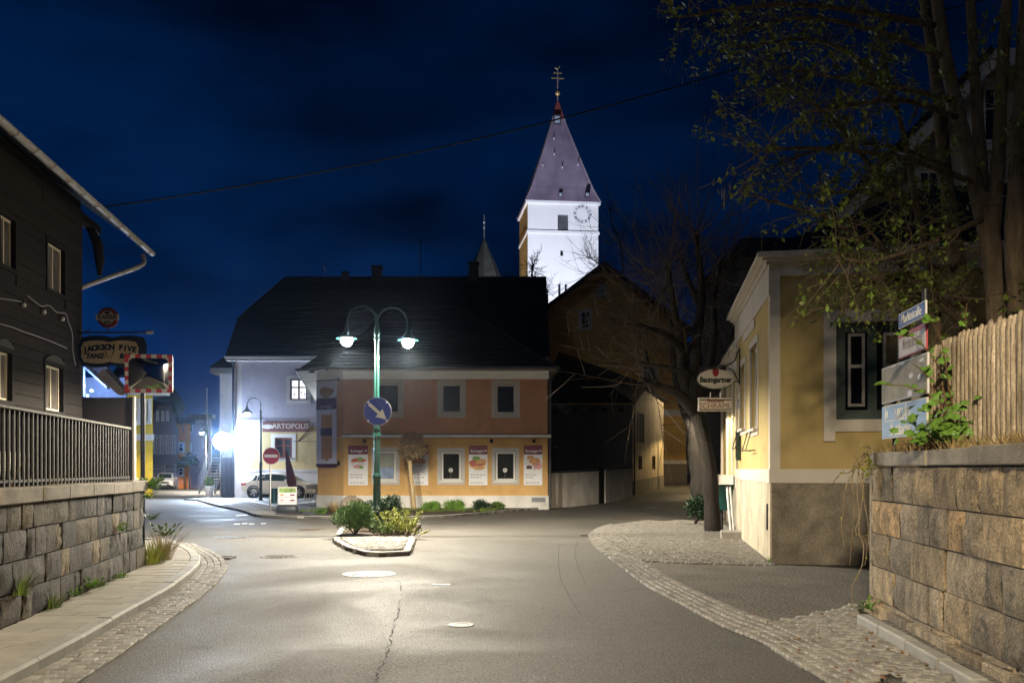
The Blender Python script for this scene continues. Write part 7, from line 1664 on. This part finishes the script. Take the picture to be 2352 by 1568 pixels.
# pollard ball tree before the bakery
pb0 = at(951, 1172, 35.0); t = thing('pollard_tree', (pb0.x, 35, .08), 'small pollard tree with pale trunk and clipped brown ball crown', 'tree'); r = random.Random(41)
top = at(941, 1062, 35.0); MB().tube(smooth_line([Vector((pb0.x, 35, .05)), at(947, 1120, 35), top, top + Z * .35], 3), [.105, .1, .095, .09, .088, .085, .09, .1, .11, .1], 10).build('trunk', mat('pale_trunk', (.36, .27, .15), .9, .3, 5, .8, 22, stretch=(2, 2, .5)), t, smooth=True)
cc = at(946, 1028, 35.0); mb = MB(); lm = MB()
for i in range(420):
    v = rv(r); v.z = v.z if v.z > -.55 else -v.z; e = cc + Vector((v.x * .58, v.y * .55, v.z * .62)) * r.uniform(.6, 1.05); b_ = top + Vector((v.x * .12, v.y * .12, .15 + v.z * .1)); m_ = b_.lerp(e, .55) + rv(r) * .07
    mb.tube([b_, m_, e], [.014, .01, .005], 4)
    for j in range(3): d = (v * .5 + rv(r) + Z * .1); leaf(lm, b_.lerp(e, r.uniform(.55, 1.0)), d, rv(r), .17 * r.uniform(.6, 1.2), .022)
cr = mb.build('crown', mat('pollard_twig', (.20, .14, .08), .85, .3, 5), t); lm.build('dry_leaves', mat('dry_leaf', (.24, .17, .095), .85, .4, 5), cr)

# leafy maple over the right wall
T = Tree(61); LM, CK = [MB(), MB()], MB()
stems = [([(2320, 1020, 11.6), (2300, 860, 11.6), (2292, 720, 11.6), (2275, 560, 11.7), (2240, 420, 11.8), (2205, 280, 12), (2170, 120, 12.2), (2140, -90, 12.4)], .2, .085),
         ([(2345, 1010, 11.2), (2338, 800, 11.2), (2330, 520, 11.2), (2342, 250, 11.3), (2360, -80, 11.5)], .16, .09),
         ([(2232, 1000, 13), (2215, 760, 13), (2192, 560, 13), (2170, 380, 13.1), (2150, 180, 13.2), (2110, -80, 13.4)], .17, .08),
         ([(2170, 980, 12.4), (2150, 700, 12.4), (2110, 500, 12.3), (2085, 350, 12.2), (2060, 250, 12.1), (2010, 60, 12)], .07, .03),
         ([(2275, 560, 11.7), (2292, 380, 11.6), (2300, 200, 11.5), (2318, -80, 11.4)], .13, .07),
         ([(2268, 520, 12.6), (2250, 330, 12.8), (2236, 120, 13), (2225, -80, 13)], .12, .07)]
SP = [T.limb([at(*p) for p in pts], r0 * .82, r1 * .75, 12) for pts, r0, r1 in stems]
def leafy(tip, d, n, dens, low):
    for i in range(n):
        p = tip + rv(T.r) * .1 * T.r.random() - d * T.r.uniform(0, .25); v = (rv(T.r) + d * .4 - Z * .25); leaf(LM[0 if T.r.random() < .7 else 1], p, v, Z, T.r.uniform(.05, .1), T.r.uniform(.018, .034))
    if not low:
        for i in range(dens): p = tip + rv(T.r) * .09; CK.tube([p, p - Z * T.r.uniform(.03, .11) + Vector((T.r.uniform(-.015, .015), 0, 0))], [.0015, .003], 3, cap=False)
# long boughs reaching left, in photo order from top to bottom
boughs = [[(2150, 60, 12.3), (2000, 30, 11.4), (1830, 10, 10.8), (1680, 20, 10.4), (1560, 40, 10.2)], [(2165, 130, 12.2), (2010, 70, 11.6), (1850, 40, 11.4), (1700, 70, 11)], [(2190, 230, 12), (2060, 200, 11.2), (1930, 180, 10.6), (1780, 150, 10)],
          [(2200, 270, 12), (2080, 230, 11), (1960, 240, 10), (1840, 260, 9.6)], [(2240, 420, 11.8), (2100, 370, 11.2), (1960, 345, 10.8), (1820, 340, 10.4), (1730, 350, 10)], [(2170, 380, 13), (2060, 340, 12.6), (1940, 330, 12), (1800, 370, 11.6)],
          [(2185, 520, 13), (2080, 470, 12.4), (1980, 440, 12), (1860, 450, 11.6)], [(2260, 500, 11.7), (2130, 560, 11), (2000, 600, 10.6), (1920, 590, 10.2)], [(2200, 620, 13), (2100, 600, 12.4), (2000, 560, 12), (1900, 500, 11.6), (1800, 470, 11.2), (1700, 440, 11)],
          [(2215, 700, 12.9), (2110, 690, 12.2), (2010, 660, 11.8), (1880, 650, 11.4)], [(2100, 470, 12.3), (2000, 380, 11.8), (1900, 260, 11.4), (1800, 200, 11.2)], [(2150, 700, 12.4), (2080, 650, 11.8), (2000, 640, 11.4), (1930, 700, 11)], [(2230, 760, 12.8), (2160, 700, 12), (2060, 600, 11.6), (1990, 520, 11.4)], [(2060, 250, 12.1), (1960, 130, 12), (1850, 90, 11.8), (1720, 110, 11.6)]]
for bi_, b_ in enumerate(boughs):
    P_ = T.limb([at(*p) for p in b_], .042, .012, 6); low = b_[0][1] > 480
    for i in range(30):
        k = T.r.uniform(.15, 1); p = P_[min(len(P_) - 1, int(k * len(P_)))]; d0_ = (P_[-1] - P_[0]).normalized(); d_ = d0_ * T.r.uniform(.2, .9) + rv(T.r) * .75 + Z * T.r.uniform(-.2, .25)
        pts = T.shoot(p, d_, T.r.uniform(.35, .95), .0085, 0, .16, 4, 1, .12)
        if T.r.random() < (.9 if k > .3 else .6): leafy(pts[-1], d_.normalized(), T.r.randrange(6, 14), T.r.randrange(2, 8), low)
        if T.r.random() < .5: leafy(pts[3], d_.normalized(), 5, 2, low)
for S_ in SP:                                       # short shoots on the stems
    for i in range(16): p = S_[T.r.randrange(2, len(S_))]; d_ = rv(T.r) + Z * .3 + Vector((-.3, -.3, 0)); pts = T.shoot(p, d_, T.r.uniform(.4, 1.0), .009, .05, .15, 4, 1); leafy(pts[-1], d_.normalized(), 9, 2, p.z < 5)
for i in range(40):                                 # low leafy sprays in front of the inn corner
    p = at(T.r.uniform(1960, 2260), T.r.uniform(470, 690), T.r.uniform(10.8, 12.6)); d_ = rv(T.r) + Vector((-.4, -.2, .1)); pts = T.shoot(p, d_, T.r.uniform(.3, .8), .008, 0, .15, 4, 1); leafy(pts[-1], d_.normalized(), 12, 0, True)
mt = thing('maple_tree', at(2290, 1020, 11.8), 'large many stemmed tree with young green leaves over the right wall', 'tree'); T.big.build('trunk', mat('maple_bark', (.12, .088, .054), .9, .45, 6, 3.0, 16, stretch=(2, 2, .5)), mt, smooth=True); cr = T.tw.build('crown', mat('maple_twig', (.09, .07, .04), .85), mt)
LM[0].build('leaves', mat('maple_leaf', (.10, .135, .02), .55, .3, 5, c2=(.11, .14, .03)), cr); LM[1].build('leaves', mat('maple_leaf_bright', (.14, .22, .035), .55, .3, 5), cr); CK.build('catkins', mat('catkin', (.20, .155, .04), .8), cr)  # leaves in two greens, mixed at random

# brambles with broad leaves on the right wall
r = random.Random(81); vine = thing('bramble', frR.p(.8, 1.78, -.15), 'leafy currant bramble growing over the tan wall below the signs', 'plant'); canes = MB(); leaves_at = []
zs3 = zoomed(2060, 680, 3.136)
def cane(px, d0_, d1_, w_=.008, n=8):
    P_ = smooth_line([at(*zs3(x, y), d0_ + (d1_ - d0_) * i / (len(px) - 1)) for i, (x, y) in enumerate(px)], 5); canes.tube(P_, [w_ * (1 - .6 * i / len(P_)) for i in range(len(P_))], 5)
    for i in range(n): leaves_at.append(P_[r.randrange(len(P_) // 6, len(P_))])
for px in ([(1010, 1180), (940, 1090), (880, 960), (830, 860), (800, 800), (720, 730), (690, 720)], [(1000, 1180), (960, 1040), (900, 760), (830, 640), (760, 560), (660, 490), (600, 500)], [(1010, 1170), (900, 1020), (780, 940), (640, 890), (500, 880), (430, 870)], [(1200, 1240), (1260, 1100), (1330, 900), (1250, 860), (1180, 890)],
           [(1180, 1240), (1300, 850), (1430, 720), (1568, 600)], [(1120, 1200), (1120, 800), (1130, 560), (1110, 380), (1120, 240)], [(1000, 1200), (950, 700), (900, 480), (830, 380)], [(960, 1260), (800, 1250), (680, 1180), (620, 1180)], [(1000, 1300), (850, 1330), (720, 1340), (560, 1350)], [(1050, 1250), (980, 900), (940, 620)], [(1300, 1280), (1400, 1190), (1500, 1100), (1560, 1080)], [(1100, 1260), (1180, 1000), (1200, 900)]):
    cane(px, 9.35, 9.0, .008, 9)
for i in range(210): x = r.gauss(990, 170); leaves_at.append(at(*zs3(x, 1345 - abs(r.gauss(0, 130)) - max(0, 620 - x) * .1), r.uniform(8.5, 9.4)))
canes.build('canes', mat('cane_brown', (.17, .10, .05), .7, .3, 6), vine)
def lobed(k):
    rr_ = random.Random(k); mb = MB(); pts = []
    for i in range(12):
        a = 2 * math.pi * i / 12; q = (.5 if i % 2 else .38) * (1.1 if i in (3, 9) else 1) * rr_.uniform(.85, 1.1); pts.append(Vector((math.sin(a) * q, -math.cos(a) * q * .95 + .4, -.12 * abs(math.sin(a)) + rr_.uniform(-.04, .04))))
    mb.v = [Vector((0, .35, .05))] + pts; mb.f = [(0, i + 1, (i + 1) % 12 + 1) for i in range(12)]
    me = bpy.data.meshes.new('leaf'); me.from_pydata(mb.v, [], mb.f); me.materials.append(LEAFB); return me
LMS = [lobed(i) for i in range(5)]
for p in leaves_at:
    o = link('leaf', r.choice(LMS), LEAFB, vine, p); s_ = r.uniform(.06, .12); o.scale = (s_, s_, s_); o.rotation_euler = (r.uniform(.2, 1.2), r.uniform(-.6, .6), r.uniform(-1.8, .6))
# dry hanging vines at the wall end
hv = thing('hanging_vine', frR.p(0, 1.7, .05), 'bare brown vines hanging over the left end of the tan wall', 'vine'); mb = MB(); lf = MB(); zc4 = zoomed(2040, 1107, 2.613)
for px in ([(330, 60), (260, 120), (235, 250), (250, 400), (235, 620), (220, 800)], [(330, 40), (280, 170), (270, 340), (285, 470), (260, 580), (330, 640), (320, 790)], [(350, 30), (240, 200), (190, 300), (180, 440), (165, 540), (185, 670)], [(360, 60), (300, 220), (320, 400), (340, 520), (345, 640), (360, 720)], [(340, 50), (230, 180), (160, 200), (110, 260)], [(370, 30), (280, 30), (250, 100), (240, 180)], [(300, 80), (310, 300), (280, 560), (310, 660), (300, 800), (240, 930), (240, 1050)], [(390, 20), (310, 60), (270, 120), (290, 260), (270, 420)]):
    P_ = smooth_line([at(*zc4(x, y), 10.55 + r.uniform(-.08, .08)) for x, y in px], 5); mb.tube(P_, [.008 * (1 - .5 * i / len(P_)) for i in range(len(P_))], 5)
    for i in range(5): leaf(lf, P_[r.randrange(len(P_))], rv(r), Z, .04, .014)
for i in range(60): leaf(lf, at(*zc4(r.gauss(345, 22), r.gauss(150, 35)), 10.5), rv(r), Z, .06, .02)
mb.build('stems', mat('dry_vine', (.22, .165, .10), .8, .3, 8), hv); lf.build('leaves', LEAFY, hv)
tufts('wall_top_litter', 'dry leaves and stalks along the top of the tan wall', [tuple(frR.p(r.uniform(.1, 5), 1.76, r.uniform(-.35, -.05))) for _ in range(110)], .16, STRAW, 82, 9, .12, .006)
# fallen leaves on the verge
fl_ = MB()
for i in range(70):
    k = r.random(); p = Vector((KR[0].x - r.uniform(.03, 1.2), r.uniform(5.5, 10.5), .045)); leaf(fl_, p, Vector((r.uniform(-1, 1), r.uniform(-1, 1), .15)), Z, .05, .02)
tag(fl_.build('fallen_leaves', mat('fallen_leaf', (.22, .11, .05), .8, .4, 3)), 'scattered brown fallen leaves on the setts by the tan wall', kind='stuff')
# far left street plants
for (u, v, d, rx, rz, m_, lab) in ((z4(455, 0)[0], 0, 92, .9, 1.5, LEAFD, 'dark round topiary far down the left street'), (z4(625, 0)[0], 0, 58, .3, .55, LEAFG, 'small potted green plant before the outside stair')):
    p = at(u, 0, d); g = gz(p.x, d)
    b_ = bush('potted_plant' if d < 60 else 'topiary_tree', lab, (p.x, d, g + (1.9 if d > 60 else .65)), (rx, rx, rz), 900, m_, .2 if d > 60 else .1, .07 if d > 60 else .03, int(d), 12, .5, cat='plant', stem=False)
    if d > 60: MB().tube([(p.x, d, g), (p.x, d, g + 2.2)], .09, 7).build('trunk', BARKD, b_)
    else: MB().lathe([(.16, 0), (.2, .1), (.27, .68), (.25, .7)], (p.x, d, g), 14).build('pot', mat('stone_pot', (.4, .38, .36), .7), b_, smooth=40)

# ================================================================ added haze box: faint forward scattering imitates lens bloom round the lamps
hz = MB().box(-452, 452, -152, 602, -2.6, 52).build('glow_haze', None, kind='stuff'); hz['label'] = 'thin added haze over everything giving the lamps a bloom'
hm = bpy.data.materials.new('glow_haze_air'); hm.use_nodes = True; hn = hm.node_tree.nodes; hn.clear()
ho = hn.new('ShaderNodeOutputMaterial'); pv_ = hn.new('ShaderNodeVolumePrincipled'); pv_.inputs['Density'].default_value = .00028; pv_.inputs['Color'].default_value = (.6, .76, 1, 1); pv_.inputs['Anisotropy'].default_value = .955
hm.node_tree.links.new(pv_.outputs[0], ho.inputs['Volume']); hz.data.materials.append(hm)
